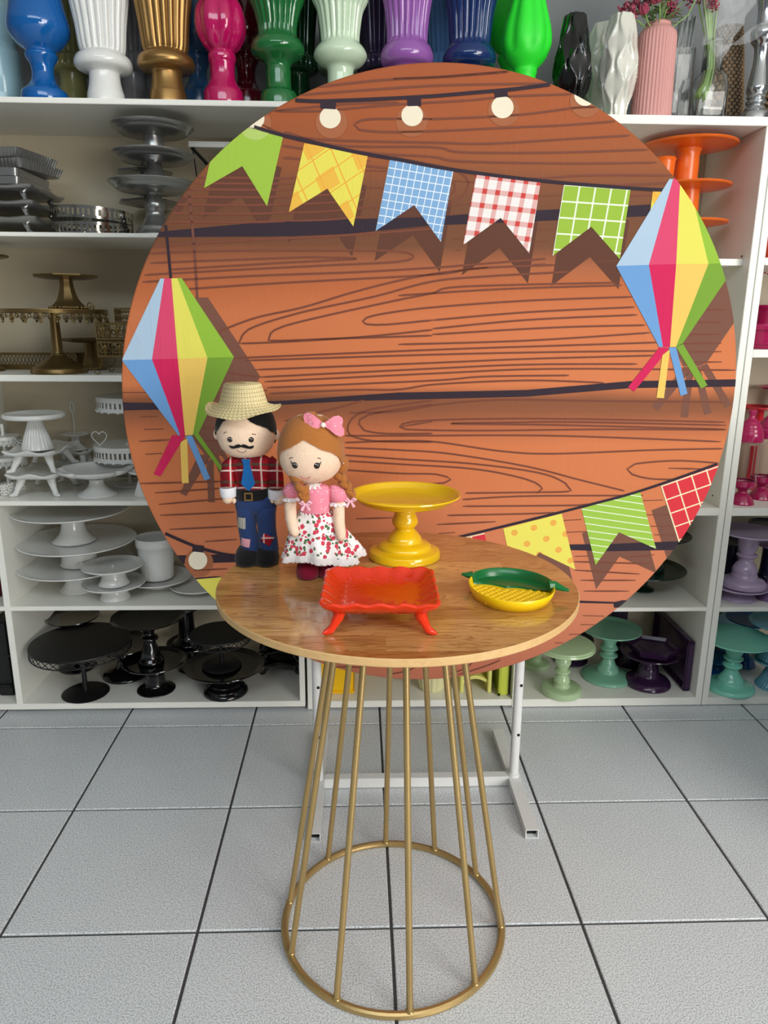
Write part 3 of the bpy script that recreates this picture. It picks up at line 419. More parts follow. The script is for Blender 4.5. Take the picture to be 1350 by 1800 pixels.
   (0.0041,[(-0.3608,0.5688),(-0.3494,0.5633),(-0.3374,0.5586),(-0.328,0.5556),(-0.3183,0.553),(-0.3079,0.5507),(-0.2961,0.5487),(-0.2824,0.547),(-0.2742,0.5462),(-0.2657,0.5456),(-0.2569,0.5451),(-0.2477,0.5447),(-0.2378,0.5443),(-0.2272,0.5441),(-0.2157,0.5439),(-0.2032,0.5437),(-0.1896,0.5435),(-0.1783,0.5434),(-0.1659,0.5433),(-0.1525,0.5433),(-0.1384,0.5433),(-0.1237,0.5433),(-0.1088,0.5434),(-0.0939,0.5434),(-0.0791,0.5435),(-0.0646,0.5436),(-0.0508,0.5436),(-0.0377,0.5437),(-0.0257,0.5437),(-0.0127,0.5437),(-0.0009,0.5436),(0.01,0.5434),(0.0202,0.5433),(0.0301,0.5431),(0.0398,0.543),(0.0498,0.543),(0.0602,0.5432),(0.0714,0.5434),(0.0836,0.5438),(0.0946,0.5444),(0.1059,0.545),(0.1176,0.5457),(0.1295,0.5465),(0.1418,0.5474),(0.1543,0.5484),(0.1669,0.5494),(0.1797,0.5504),(0.1925,0.5514),(0.2055,0.5525),(0.2183,0.5534),(0.2312,0.5544),(0.2446,0.5553),(0.259,0.5564),(0.274,0.5575),(0.2894,0.5586),(0.305,0.5597),(0.3203,0.5608),(0.3351,0.5618),(0.3491,0.5628),(0.362,0.5638),(0.3735,0.5646)]),
   (0.0041,[(-0.3175,0.557),(-0.3118,0.5556),(-0.3048,0.5536),(-0.2966,0.5513),(-0.2874,0.5487),(-0.2772,0.546),(-0.266,0.5432),(-0.254,0.5406),(-0.2411,0.5382),(-0.2275,0.5363),(-0.2133,0.5349),(-0.2001,0.5342),(-0.1854,0.5338),(-0.1692,0.5337),(-0.1522,0.5337),(-0.1345,0.534),(-0.1167,0.5343),(-0.0989,0.5347),(-0.0817,0.5351),(-0.0654,0.5354),(-0.0503,0.5357),(-0.0369,0.5357),(-0.0254,0.5355),(-0.0073,0.5343),(0.0017,0.5325),(0.0074,0.5305),(0.0159,0.5287),(0.0332,0.5276),(0.0439,0.5275),(0.0558,0.5274),(0.0688,0.5274),(0.0829,0.5274),(0.0979,0.5276),(0.1135,0.5278),(0.1297,0.5281),(0.1462,0.5284),(0.163,0.5288),(0.1799,0.5292),(0.1967,0.5297),(0.2132,0.5302),(0.2305,0.5308),(0.2492,0.5315),(0.2691,0.5324),(0.2896,0.5333),(0.3103,0.5343),(0.3308,0.5353),(0.3508,0.5364),(0.3697,0.5373),(0.3871,0.5382),(0.4026,0.539),(0.4159,0.5397)]),
   (0.0041,[(-0.2735,0.5428),(-0.2677,0.5418),(-0.2604,0.5403),(-0.2518,0.5386),(-0.2422,0.5367),(-0.2317,0.5347),(-0.2205,0.5326),(-0.2088,0.5305),(-0.1969,0.5285),(-0.1849,0.5266),(-0.173,0.525),(-0.1615,0.5237),(-0.1507,0.5228),(-0.1392,0.522),(-0.1273,0.5214),(-0.1149,0.5209),(-0.1024,0.5205),(-0.0899,0.5201),(-0.0776,0.5198),(-0.0656,0.5196),(-0.0542,0.5193),(-0.0435,0.5189),(-0.0336,0.5186),(-0.0249,0.5181),(-0.0108,0.5166),(-0.0039,0.515),(0.0019,0.5133),(0.0125,0.5119),(0.034,0.5109),(0.0474,0.5107),(0.0631,0.5105),(0.0808,0.5103),(0.1001,0.5103),(0.1206,0.5102),(0.142,0.5103),(0.1638,0.5103),(0.1858,0.5105),(0.2075,0.5106),(0.2284,0.5108),(0.2484,0.511),(0.2668,0.5113),(0.2847,0.5116),(0.3031,0.512),(0.3216,0.5125),(0.34,0.513),(0.3582,0.5136),(0.3757,0.5142),(0.3925,0.5148),(0.4083,0.5153),(0.4227,0.5159),(0.4356,0.5164)]),
   (0.0041,[(-0.1047,0.5166),(-0.0975,0.5154),(-0.0877,0.5138),(-0.076,0.5119),(-0.0632,0.5098),(-0.0498,0.5076),(-0.0366,0.5055),(-0.0244,0.5036),(-0.013,0.5018),(-0.002,0.5),(0.009,0.4982),(0.0202,0.4965),(0.0318,0.4948),(0.0439,0.4931),(0.0569,0.4915),(0.0665,0.4903),(0.0764,0.4891),(0.0866,0.4878),(0.0971,0.4864),(0.1078,0.4852),(0.1188,0.484),(0.13,0.483),(0.1414,0.4822),(0.1531,0.4817),(0.1649,0.4814),(0.1748,0.4815),(0.1847,0.4818),(0.1946,0.4823),(0.2046,0.483),(0.2148,0.4838),(0.2252,0.4847),(0.2358,0.4857),(0.2468,0.4866),(0.2581,0.4876),(0.2699,0.4884),(0.2822,0.4891),(0.295,0.4897),(0.3091,0.4902),(0.3248,0.4906),(0.3417,0.491),(0.3594,0.4913),(0.3776,0.4916),(0.3957,0.4919),(0.4134,0.4921),(0.4303,0.4923),(0.4458,0.4925),(0.4597,0.4927),(0.4715,0.4928)]),
   (0.0041,[(0.2098,0.4784),(0.216,0.478),(0.2237,0.4776),(0.2327,0.477),(0.2429,0.4764),(0.2539,0.4757),(0.2657,0.475),(0.2779,0.4743),(0.2905,0.4737),(0.3031,0.4732),(0.3157,0.4728),(0.3279,0.4725),(0.3396,0.4725),(0.3516,0.4726),(0.3644,0.473),(0.3778,0.4735),(0.3916,0.4742),(0.4055,0.475),(0.4192,0.4758),(0.4324,0.4766),(0.445,0.4774),(0.4565,0.4782),(0.4668,0.4789),(0.4756,0.4794),(0.4826,0.4798)]),
   (0.0041,[(0.0174,0.495),(0.0266,0.4925),(0.0374,0.488),(0.046,0.4805),(0.051,0.4714),(0.0496,0.4615),(0.0422,0.4511),(0.0345,0.4454),(0.0242,0.4394),(0.0142,0.434),(0.0073,0.4302)]),
   (0.0041,[(0.0113,0.4749),(0.0232,0.4688),(0.0226,0.4561),(0.0078,0.4463)]),
   (0.0041,[(-0.4894,0.4724),(-0.4808,0.4725),(-0.4704,0.4726),(-0.4589,0.4727),(-0.4466,0.4727),(-0.434,0.4728),(-0.4215,0.4729),(-0.4097,0.473),(-0.3989,0.4731),(-0.3872,0.4731),(-0.375,0.4732),(-0.3627,0.4733),(-0.3507,0.4733),(-0.3395,0.4734),(-0.3295,0.4734),(-0.3211,0.4735),(-0.3146,0.4735)]),
   (0.00333,[(-0.3146,0.4735),(-0.308,0.4741),(-0.2991,0.4748),(-0.2885,0.4758),(-0.2768,0.4768),(-0.2646,0.4778),(-0.2525,0.4789),(-0.241,0.48),(-0.2292,0.4811),(-0.2164,0.4823),(-0.2031,0.4836),(-0.1903,0.4848),(-0.1785,0.486),(-0.1686,0.4869),(-0.1614,0.4876)]),
   (0.0041,[(-0.4982,0.462),(-0.49,0.462),(-0.4802,0.4621),(-0.4692,0.4622),(-0.4574,0.4622),(-0.4451,0.4623),(-0.4328,0.4624),(-0.4209,0.4625),(-0.4096,0.4626),(-0.3995,0.4627),(-0.3873,0.4628),(-0.3749,0.4629),(-0.3625,0.4631),(-0.3506,0.4632),(-0.3396,0.4634),(-0.3297,0.4635),(-0.3213,0.4636),(-0.3149,0.4637)]),
   (0.00333,[(-0.3149,0.4637),(-0.3083,0.4642),(-0.2994,0.4649),(-0.2888,0.4657),(-0.2771,0.4666),(-0.2648,0.4676),(-0.2526,0.4686),(-0.2411,0.4696),(-0.2294,0.4706),(-0.2165,0.4718),(-0.2032,0.4731),(-0.1903,0.4744),(-0.1785,0.4755),(-0.1686,0.4765),(-0.1614,0.4772)]),
   (0.0041,[(-0.5132,0.4504),(-0.5071,0.4504),(-0.4992,0.4505),(-0.4898,0.4505),(-0.4793,0.4506),(-0.4679,0.4507),(-0.456,0.4507),(-0.4439,0.4508),(-0.432,0.4509),(-0.4204,0.451),(-0.4097,0.4511),(-0.4,0.4512),(-0.3875,0.4514),(-0.3748,0.4516),(-0.3624,0.4518),(-0.3506,0.4521),(-0.3396,0.4523),(-0.3299,0.4525),(-0.3216,0.4527),(-0.3153,0.4528)]),
   (0.00333,[(-0.3153,0.4528),(-0.3086,0.4533),(-0.2997,0.4539),(-0.2891,0.4546),(-0.2773,0.4554),(-0.265,0.4562),(-0.2528,0.4571),(-0.2413,0.458),(-0.2295,0.4591),(-0.2166,0.4603),(-0.2033,0.4615),(-0.1903,0.4628),(-0.1785,0.464),(-0.1686,0.465),(-0.1613,0.4657)]),
   (0.0041,[(-0.522,0.4367),(-0.5161,0.4367),(-0.5085,0.4368),(-0.4995,0.4368),(-0.4893,0.4369),(-0.4784,0.4369),(-0.4668,0.437),(-0.4549,0.4371),(-0.443,0.4372),(-0.4314,0.4372),(-0.4203,0.4373),(-0.41,0.4375),(-0.4007,0.4376),(-0.3877,0.4378),(-0.3749,0.4381),(-0.3624,0.4384),(-0.3506,0.4387),(-0.3398,0.4391),(-0.3301,0.4394),(-0.322,0.4396),(-0.3157,0.4398)]),
   (0.00333,[(-0.3157,0.4398),(-0.309,0.4402),(-0.3001,0.4407),(-0.2894,0.4413),(-0.2776,0.4419),(-0.2653,0.4427),(-0.2531,0.4435),(-0.2415,0.4444),(-0.2297,0.4454),(-0.2167,0.4465),(-0.2034,0.4478),(-0.1904,0.4491),(-0.1786,0.4503),(-0.1686,0.4513),(-0.1613,0.452)]),
   (0.0041,[(-0.5344,0.4218),(-0.5278,0.4219),(-0.5194,0.4219),(-0.5095,0.422),(-0.4983,0.422),(-0.4861,0.4221),(-0.4734,0.4221),(-0.4603,0.4222),(-0.4473,0.4223),(-0.4345,0.4224),(-0.4224,0.4225),(-0.4113,0.4227),(-0.4014,0.4228),(-0.3879,0.4231),(-0.3747,0.4235),(-0.3622,0.4239),(-0.3505,0.4243),(-0.3398,0.4247),(-0.3303,0.4251),(-0.3224,0.4254),(-0.3161,0.4256)]),
   (0.00333,[(-0.3161,0.4256),(-0.3095,0.4259),(-0.3005,0.4263),(-0.2898,0.4268),(-0.278,0.4274),(-0.2656,0.428),(-0.2533,0.4287),(-0.2417,0.4295),(-0.2299,0.4305),(-0.2168,0.4317),(-0.2035,0.4329),(-0.1904,0.4342),(-0.1786,0.4354),(-0.1686,0.4364),(-0.1612,0.4372)]),
   (0.0041,[(-0.5469,0.4058),(-0.5397,0.4058),(-0.5305,0.4059),(-0.5196,0.4059),(-0.5073,0.406),(-0.494,0.4061),(-0.4801,0.4061),(-0.4658,0.4062),(-0.4516,0.4063),(-0.4377,0.4064),(-0.4247,0.4066),(-0.4127,0.4067),(-0.4022,0.4069),(-0.3881,0.4072),(-0.3746,0.4076),(-0.362,0.4081),(-0.3504,0.4087),(-0.3398,0.4092),(-0.3306,0.4096),(-0.3228,0.41),(-0.3166,0.4103)]),
   (0.00333,[(-0.3166,0.4103),(-0.3099,0.4105),(-0.3009,0.4109),(-0.2902,0.4112),(-0.2783,0.4117),(-0.2659,0.4122),(-0.2536,0.4128),(-0.242,0.4135),(-0.2301,0.4145),(-0.217,0.4156),(-0.2036,0.4169),(-0.1905,0.4182),(-0.1786,0.4194),(-0.1686,0.4204),(-0.1612,0.4212)]),
   (0.0041,[(-0.5572,0.3897),(-0.5496,0.3898),(-0.5397,0.3898),(-0.528,0.3899),(-0.5149,0.3899),(-0.5006,0.39),(-0.4857,0.39),(-0.4704,0.3901),(-0.4552,0.3902),(-0.4405,0.3903),(-0.4267,0.3905),(-0.414,0.3906),(-0.403,0.3908),(-0.3884,0.3912),(-0.3747,0.3917),(-0.362,0.3923),(-0.3504,0.3929),(-0.34,0.3935),(-0.3309,0.3941),(-0.3233,0.3945),(-0.3171,0.3949)]),
   (0.00333,[(-0.3171,0.3949),(-0.3104,0.395),(-0.3014,0.3953),(-0.2906,0.3955),(-0.2787,0.3958),(-0.2663,0.3963),(-0.2539,0.3968),(-0.2422,0.3974),(-0.2303,0.3983),(-0.2171,0.3995),(-0.2037,0.4008),(-0.1906,0.4021),(-0.1786,0.4033),(-0.1685,0.4043),(-0.1612,0.4051)]),
   (0.0041,[(-0.3217,0.5318),(-0.3179,0.5318),(-0.2962,0.5292),(-0.2878,0.528),(-0.2773,0.5265),(-0.2649,0.5247),(-0.2513,0.5226),(-0.2368,0.5205),(-0.2219,0.5183),(-0.2071,0.516),(-0.1927,0.5139),(-0.1794,0.5119),(-0.1675,0.5101),(-0.1576,0.5086),(-0.1501,0.5075)]),
   (0.0041,[(-0.3224,0.5104),(-0.3177,0.5105),(-0.3089,0.5104),(-0.2855,0.5091),(-0.2756,0.5083),(-0.2631,0.5074),(-0.2487,0.5063),(-0.2328,0.505),(-0.216,0.5037),(-0.1988,0.5023),(-0.1816,0.501),(-0.1651,0.4996),(-0.1497,0.4984),(-0.136,0.4973),(-0.1245,0.4964),(-0.1158,0.4957)]),
   (0.0041,[(-0.1614,0.4907),(-0.11,0.4906)]),
   (0.0041,[(-0.1613,0.4594),(-0.1177,0.4601)]),
   (0.0041,[(-0.1728,0.4221),(-0.1288,0.4238)]),
   (0.0041,[(0.0194,0.4751),(0.0637,0.4727)]),
   (0.0041,[(0.1945,0.4493),(0.2417,0.4522)]),
   (0.0041,[(0.0074,0.4281),(0.0541,0.4331)]),
   (0.0041,[(0.1974,0.3839),(0.2356,0.3878)]),
   (0.0041,[(0.3767,0.4522),(0.4078,0.4538),(0.439,0.4554)]),
   (0.0041,[(0.3831,0.3697),(0.3892,0.3698)]),
   (0.0041,[(-0.5893,0.3425),(-0.5787,0.3433),(-0.5661,0.3443),(-0.5519,0.3455),(-0.5366,0.3467),(-0.5205,0.348),(-0.5041,0.3493),(-0.4877,0.3505),(-0.4718,0.3518),(-0.4569,0.3529),(-0.4432,0.3539),(-0.4312,0.3548),(-0.4178,0.3557),(-0.4062,0.3565),(-0.3961,0.3571),(-0.3868,0.3576),(-0.3779,0.358),(-0.3688,0.3585),(-0.3591,0.359),(-0.3482,0.3596),(-0.3355,0.3604),(-0.3249,0.361),(-0.3137,0.3617),(-0.302,0.3624),(-0.2898,0.3631),(-0.2772,0.3639),(-0.2643,0.3647),(-0.2511,0.3655),(-0.2378,0.3663),(-0.2244,0.3672),(-0.211,0.3681),(-0.1976,0.369),(-0.1844,0.37),(-0.1707,0.3711),(-0.156,0.3723),(-0.1405,0.3736),(-0.1247,0.3749),(-0.1088,0.3763),(-0.093,0.3777),(-0.0779,0.3791),(-0.0635,0.3804),(-0.0502,0.3816),(-0.0384,0.3826),(-0.0284,0.3836),(-0.0204,0.3843)]),
   (0.0041,[(-0.5977,0.3291),(-0.588,0.3295),(-0.5768,0.3301),(-0.5641,0.3308),(-0.5503,0.3315),(-0.5355,0.3322),(-0.5201,0.333),(-0.5042,0.3337),(-0.488,0.3344),(-0.4718,0.3351),(-0.4559,0.3356),(-0.4403,0.3361),(-0.4247,0.3365),(-0.4084,0.3369),(-0.3915,0.3372),(-0.3742,0.3375),(-0.3566,0.3378),(-0.3389,0.338),(-0.3213,0.3382),(-0.3039,0.3384),(-0.2869,0.3385),(-0.2704,0.3387),(-0.2546,0.3388),(-0.2396,0.339),(-0.2251,0.3391),(-0.2107,0.3393),(-0.1964,0.3395),(-0.1825,0.3397),(-0.1689,0.3399),(-0.1558,0.34),(-0.1433,0.3401),(-0.1314,0.3401),(-0.1204,0.3401),(-0.1102,0.34),(-0.1009,0.3397),(-0.0928,0.3394),(-0.0703,0.3369),(-0.0604,0.3333),(-0.0581,0.3296),(-0.0602,0.3259),(-0.07,0.3221),(-0.0924,0.3185),(-0.1006,0.3177),(-0.1099,0.317),(-0.1203,0.3163),(-0.1315,0.3156),(-0.1435,0.3149),(-0.1562,0.3143),(-0.1695,0.3136),(-0.1831,0.3129),(-0.1971,0.3122),(-0.2114,0.3115),(-0.2257,0.3108),(-0.24,0.31),(-0.2546,0.3091),(-0.2698,0.3082),(-0.2855,0.3073),(-0.3017,0.3064),(-0.3181,0.3054),(-0.3348,0.3045),(-0.3516,0.3035),(-0.3685,0.3025),(-0.3853,0.3015),(-0.4019,0.3006),(-0.4183,0.2996),(-0.4344,0.2986),(-0.4508,0.2976),(-0.4681,0.2965),(-0.486,0.2954),(-0.5041,0.2942),(-0.5222,0.293),(-0.5399,0.2919),(-0.5569,0.2908),(-0.5729,0.2898),(-0.5877,0.2888),(-0.6008,0.2879),(-0.612,0.2872)]),
   (0.0041,[(-0.5981,0.3106),(-0.5799,0.3115),(-0.5583,0.3125),(-0.5338,0.3137),(-0.5075,0.315),(-0.48,0.3163),(-0.4521,0.3176),(-0.4248,0.3189),(-0.3988,0.3202),(-0.3749,0.3213),(-0.3539,0.3222),(-0.3368,0.323),(-0.3148,0.324),(-0.2991,0.3247),(-0.2879,0.3251),(-0.2796,0.3254),(-0.2724,0.3255),(-0.2648,0.3256),(-0.255,0.3256),(-0.2422,0.3256),(-0.2277,0.3255),(-0.2128,0.3253),(-0.1989,0.325),(-0.1872,0.3247),(-0.1792,0.3242),(-0.1763,0.3237),(-0.1792,0.3231),(-0.1872,0.3224),(-0.1989,0.3217),(-0.2129,0.3208),(-0.2278,0.32),(-0.2423,0.3192),(-0.2551,0.3184),(-0.2655,0.3177),(-0.2742,0.3172),(-0.2827,0.3168),(-0.292,0.3163),(-0.3034,0.3156),(-0.318,0.3147),(-0.3371,0.3135),(-0.3514,0.3125),(-0.3686,0.3114),(-0.3879,0.31),(-0.4089,0.3086),(-0.4307,0.3071),(-0.4529,0.3056),(-0.4748,0.3041),(-0.4958,0.3027),(-0.5152,0.3013),(-0.5324,0.3001),(-0.5469,0.2992),(-0.5579,0.2984)]),
   (0.0041,[(-0.6173,0.2734),(-0.6023,0.2744),(-0.5845,0.2755),(-0.5646,0.2768),(-0.5429,0.2782),(-0.52,0.2797),(-0.4965,0.2812),(-0.4727,0.2827),(-0.4493,0.2842),(-0.4267,0.2856),(-0.4054,0.2868),(-0.386,0.2879),(-0.368,0.2889),(-0.3504,0.2897),(-0.3333,0.2905),(-0.3165,0.2912),(-0.3001,0.2919),(-0.284,0.2926),(-0.2681,0.2932),(-0.2524,0.2938),(-0.2369,0.2945),(-0.2215,0.2951),(-0.2061,0.2959),(-0.1908,0.2967),(-0.1753,0.2975),(-0.1597,0.2984),(-0.144,0.2993),(-0.1284,0.3003),(-0.113,0.3012),(-0.0978,0.3022),(-0.083,0.3032),(-0.0686,0.3041),(-0.0548,0.3051),(-0.0417,0.306),(-0.0293,0.3068),(-0.0179,0.3076),(-0.003,0.3087),(0.0093,0.3097),(0.0196,0.3105),(0.029,0.3113),(0.0381,0.3122),(0.0479,0.3131),(0.0592,0.3141),(0.0727,0.3153),(0.0836,0.3162),(0.096,0.3173),(0.1095,0.3185),(0.1238,0.3197),(0.1385,0.321),(0.1532,0.3223),(0.1677,0.3235),(0.1815,0.3247),(0.1942,0.3258),(0.2055,0.3268),(0.2151,0.3276),(0.2226,0.3283)]),
   (0.0041,[(-0.5379,0.2594),(-0.5287,0.2601),(-0.5177,0.261),(-0.505,0.2619),(-0.4908,0.263),(-0.4751,0.2642),(-0.4583,0.2654),(-0.4403,0.2668),(-0.4213,0.2682),(-0.4015,0.2696),(-0.381,0.2711),(-0.36,0.2725),(-0.3385,0.2739),(-0.3154,0.2754),(-0.2896,0.277),(-0.2617,0.2787),(-0.2324,0.2804),(-0.2022,0.2822),(-0.1717,0.284),(-0.1415,0.2858),(-0.1123,0.2875),(-0.0847,0.2892),(-0.0592,0.2909),(-0.0366,0.2924),(-0.0174,0.2939),(0.0046,0.2959),(0.0199,0.2979),(0.0303,0.2997),(0.0377,0.3014),(0.0438,0.303),(0.0506,0.3045),(0.0597,0.306),(0.0731,0.3074),(0.085,0.3083),(0.0986,0.3092),(0.1137,0.3101),(0.1297,0.3109),(0.1463,0.3117),(0.163,0.3125),(0.1794,0.3133),(0.1951,0.3139),(0.2097,0.3146),(0.2226,0.3151),(0.2335,0.3156),(0.242,0.316)]),
   (0.0041,[(-0.4705,0.1736),(-0.4634,0.1764),(-0.4539,0.1802),(-0.4426,0.1847),(-0.43,0.1896),(-0.4167,0.1945),(-0.4032,0.1992),(-0.39,0.2033),(-0.3797,0.2061),(-0.3691,0.2086),(-0.3582,0.211),(-0.347,0.2133),(-0.3357,0.2155),(-0.3243,0.2178),(-0.3128,0.2202),(-0.3015,0.2227),(-0.2903,0.2255),(-0.2792,0.2285),(-0.268,0.2317),(-0.2568,0.235),(-0.2456,0.2385),(-0.2344,0.2419),(-0.2233,0.2454),(-0.2123,0.2487),(-0.2015,0.252),(-0.1909,0.255),(-0.1792,0.2583),(-0.1676,0.2614),(-0.1562,0.2645),(-0.145,0.2674),(-0.1339,0.2703),(-0.1228,0.2731),(-0.1119,0.2757),(-0.1011,0.2783),(-0.0891,0.281),(-0.0777,0.2836),(-0.0666,0.286),(-0.0553,0.2883),(-0.0436,0.2906),(-0.0311,0.2928),(-0.0174,0.295),(-0.0065,0.2967),(0.0057,0.2984),(0.019,0.3001),(0.0327,0.3018),(0.0465,0.3035),(0.0599,0.3051),(0.0724,0.3066),(0.0835,0.3079),(0.0929,0.309),(0.1001,0.3099)]),
   (0.0041,[(-0.0136,0.1809),(-0.0221,0.1801),(-0.0323,0.179),(-0.0442,0.1776),(-0.0575,0.1762),(-0.0721,0.1746),(-0.0877,0.1729),(-0.1041,0.1712),(-0.1211,0.1694),(-0.1385,0.1677),(-0.1562,0.1661),(-0.1738,0.1646),(-0.1913,0.1633),(-0.2097,0.1619),(-0.2301,0.1605),(-0.252,0.1591),(-0.2748,0.1576),(-0.298,0.1562),(-0.321,0.1548),(-0.3434,0.1536),(-0.3646,0.1525),(-0.3841,0.1517),(-0.4013,0.151),(-0.4158,0.1507),(-0.427,0.1507),(-0.419,0.1668),(-0.4137,0.1726),(-0.4062,0.1788),(-0.3906,0.1861),(-0.3829,0.189),(-0.3741,0.192),(-0.3643,0.1952),(-0.3537,0.1985),(-0.3422,0.2019),(-0.3301,0.2054),(-0.3173,0.2089),(-0.3041,0.2124),(-0.2904,0.2159),(-0.2797,0.2185),(-0.2682,0.2211),(-0.2561,0.2238),(-0.2435,0.2265),(-0.2306,0.2292),(-0.2175,0.2319),(-0.2043,0.2346),(-0.1912,0.2373),(-0.1782,0.2401),(-0.1655,0.2428),(-0.1532,0.2455),(-0.1415,0.2482),(-0.1292,0.2512),(-0.1173,0.2543),(-0.1056,0.2575),(-0.0941,0.2607),(-0.0828,0.2639),(-0.0717,0.2671),(-0.0607,0.2701),(-0.0497,0.273),(-0.0388,0.2756),(-0.0279,0.2781),(-0.0169,0.2802),(-0.0051,0.2822),(0.0062,0.2839),(0.0172,0.2853),(0.0281,0.2864),(0.0391,0.2874),(0.0503,0.2883),(0.0619,0.2891),(0.0742,0.29),(0.0872,0.2909),(0.1011,0.2919),(0.1141,0.2929),(0.1287,0.2939),(0.1444,0.2949),(0.1609,0.2959),(0.1778,0.297),(0.1947,0.298),(0.2112,0.299),(0.2269,0.2999),(0.2414,0.3007),(0.2543,0.3015),(0.2653,0.3021),(0.2738,0.3026)]),
   (0.0041,[(-0.0132,0.169),(-0.0229,0.1686),(-0.0352,0.1682),(-0.0496,0.1677),(-0.0658,0.1671),(-0.0833,0.1665),(-0.1018,0.1658),(-0.1208,0.1651),(-0.1399,0.1644),(-0.1587,0.1638),(-0.1768,0.1631),(-0.1938,0.1625),(-0.2093,0.162),(-0.2241,0.1614),(-0.2393,0.1608),(-0.2547,0.1601),(-0.2699,0.1594),(-0.2849,0.1587),(-0.2994,0.1581),(-0.3132,0.1575),(-0.3261,0.157),(-0.3378,0.1567),(-0.3483,0.1566),(-0.3571,0.1566),(-0.3643,0.1569),(-0.3591,0.1719),(-0.3504,0.1787),(-0.3312,0.1865),(-0.3233,0.1889),(-0.3145,0.1913),(-0.3047,0.1939),(-0.2939,0.1966),(-0.2822,0.1995),(-0.2696,0.2025),(-0.256,0.2056),(-0.2414,0.209),(-0.2308,0.2114),(-0.219,0.214),(-0.2063,0.2168),(-0.193,0.2198),(-0.1792,0.2227),(-0.1653,0.2257),(-0.1514,0.2287),(-0.1378,0.2316),(-0.1248,0.2344),(-0.1125,0.237),(-0.1011,0.2394),(-0.0911,0.2416),(-0.0763,0.2446),(-0.0638,0.2471),(-0.0531,0.2493),(-0.0435,0.2511),(-0.0346,0.2528),(-0.0256,0.2546),(-0.0162,0.2565),(-0.0079,0.259),(-0.0039,0.2614),(-0.0001,0.2638),(0.0072,0.2661),(0.0218,0.2684),(0.0476,0.2705),(0.0668,0.2716),(0.0909,0.2726),(0.119,0.2737),(0.15,0.2748),(0.183,0.2759),(0.2169,0.277),(0.2506,0.278),(0.2831,0.2789),(0.3134,0.2798),(0.3403,0.2805),(0.3629,0.2812),(0.38,0.2817)]),
   (0.0041,[(-0.0143,0.2011),(-0.0215,0.2004),(-0.0312,0.1994),(-0.0428,0.1982),(-0.0557,0.1968),(-0.0692,0.1954),(-0.0825,0.1941),(-0.0952,0.1929),(-0.1064,0.1919),(-0.1156,0.1913),(-0.1351,0.1907),(-0.1479,0.1913),(-0.1569,0.1924),(-0.1635,0.1978),(-0.156,0.2049),(-0.1473,0.2078),(-0.1349,0.211),(-0.1158,0.2146),(-0.1079,0.2158),(-0.0995,0.2172),(-0.0905,0.2186),(-0.0808,0.22),(-0.0702,0.2215),(-0.0585,0.2229),(-0.0455,0.2245),(-0.0312,0.226),(-0.0152,0.2276),(-0.002,0.2288),(0.0124,0.2301),(0.0277,0.2314),(0.0438,0.2328),(0.0607,0.2341),(0.0782,0.2355),(0.0961,0.2369),(0.1143,0.2382),(0.1328,0.2395),(0.1512,0.2407),(0.1696,0.2419),(0.1877,0.243),(0.2066,0.2441),(0.227,0.2451),(0.2485,0.2461),(0.2706,0.247),(0.2929,0.248),(0.3149,0.2489),(0.3363,0.2497),(0.3565,0.2505),(0.3752,0.2512),(0.3919,0.2518),(0.406,0.2523),(0.4173,0.2528)]),
   (0.0041,[(-0.0886,0.2512),(-0.0782,0.2519),(-0.0653,0.2529),(-0.0503,0.254),(-0.0334,0.2552),(-0.015,0.2566),(0.0046,0.258),(0.0251,0.2595),(0.0462,0.261),(0.0677,0.2624),(0.0891,0.2638),(0.1101,0.265),(0.1305,0.2662),(0.1516,0.2672),(0.1745,0.2683),(0.1988,0.2693),(0.2239,0.2703),(0.2493,0.2713),(0.2745,0.2723),(0.299,0.2731),(0.3222,0.274),(0.3436,0.2747),(0.3627,0.2754),(0.379,0.276),(0.3918,0.2765)]),
   (0.0041,[(-0.0143,0.2011),(-0.0046,0.202),(0.0074,0.2031),(0.0215,0.2045),(0.0373,0.206),(0.0545,0.2076),(0.0728,0.2093),(0.092,0.2111),(0.1116,0.2129),(0.1315,0.2146),(0.1514,0.2162),(0.1708,0.2177),(0.1896,0.2191),(0.2088,0.2204),(0.2297,0.2216),(0.2517,0.2229),(0.2745,0.2241),(0.2974,0.2253),(0.3202,0.2264),(0.3422,0.2275),(0.3632,0.2285),(0.3824,0.2294),(0.3996,0.2302),(0.4143,0.231),(0.4258,0.2315)]),
   (0.0041,[(-0.0137,0.1833),(-0.004,0.1843),(0.008,0.1855),(0.0221,0.187),(0.0378,0.1887),(0.055,0.1905),(0.0734,0.1924),(0.0925,0.1943),(0.1122,0.1962),(0.1322,0.1981),(0.1522,0.1999),(0.1718,0.2015),(0.1908,0.203),(0.2104,0.2043),(0.2317,0.2056),(0.2543,0.2069),(0.2776,0.2081),(0.3012,0.2093),(0.3246,0.2104),(0.3473,0.2114),(0.3688,0.2124),(0.3887,0.2133),(0.4064,0.2141),(0.4214,0.2148),(0.4333,0.2154)]),
   (0.0041,[(-0.0133,0.1714),(-0.0006,0.1722),(0.0157,0.1732),(0.0348,0.1744),(0.0564,0.1758),(0.0797,0.1773),(0.1044,0.1789),(0.1298,0.1805),(0.1554,0.1821),(0.1806,0.1836),(0.2049,0.185),(0.2277,0.1862),(0.2484,0.1873),(0.2681,0.1882),(0.2882,0.189),(0.3084,0.1897),(0.3285,0.1904),(0.3482,0.191),(0.3673,0.1915),(0.3854,0.192),(0.4024,0.1924),(0.418,0.1928),(0.4319,0.1931),(0.4439,0.1934),(0.4537,0.1937)]),
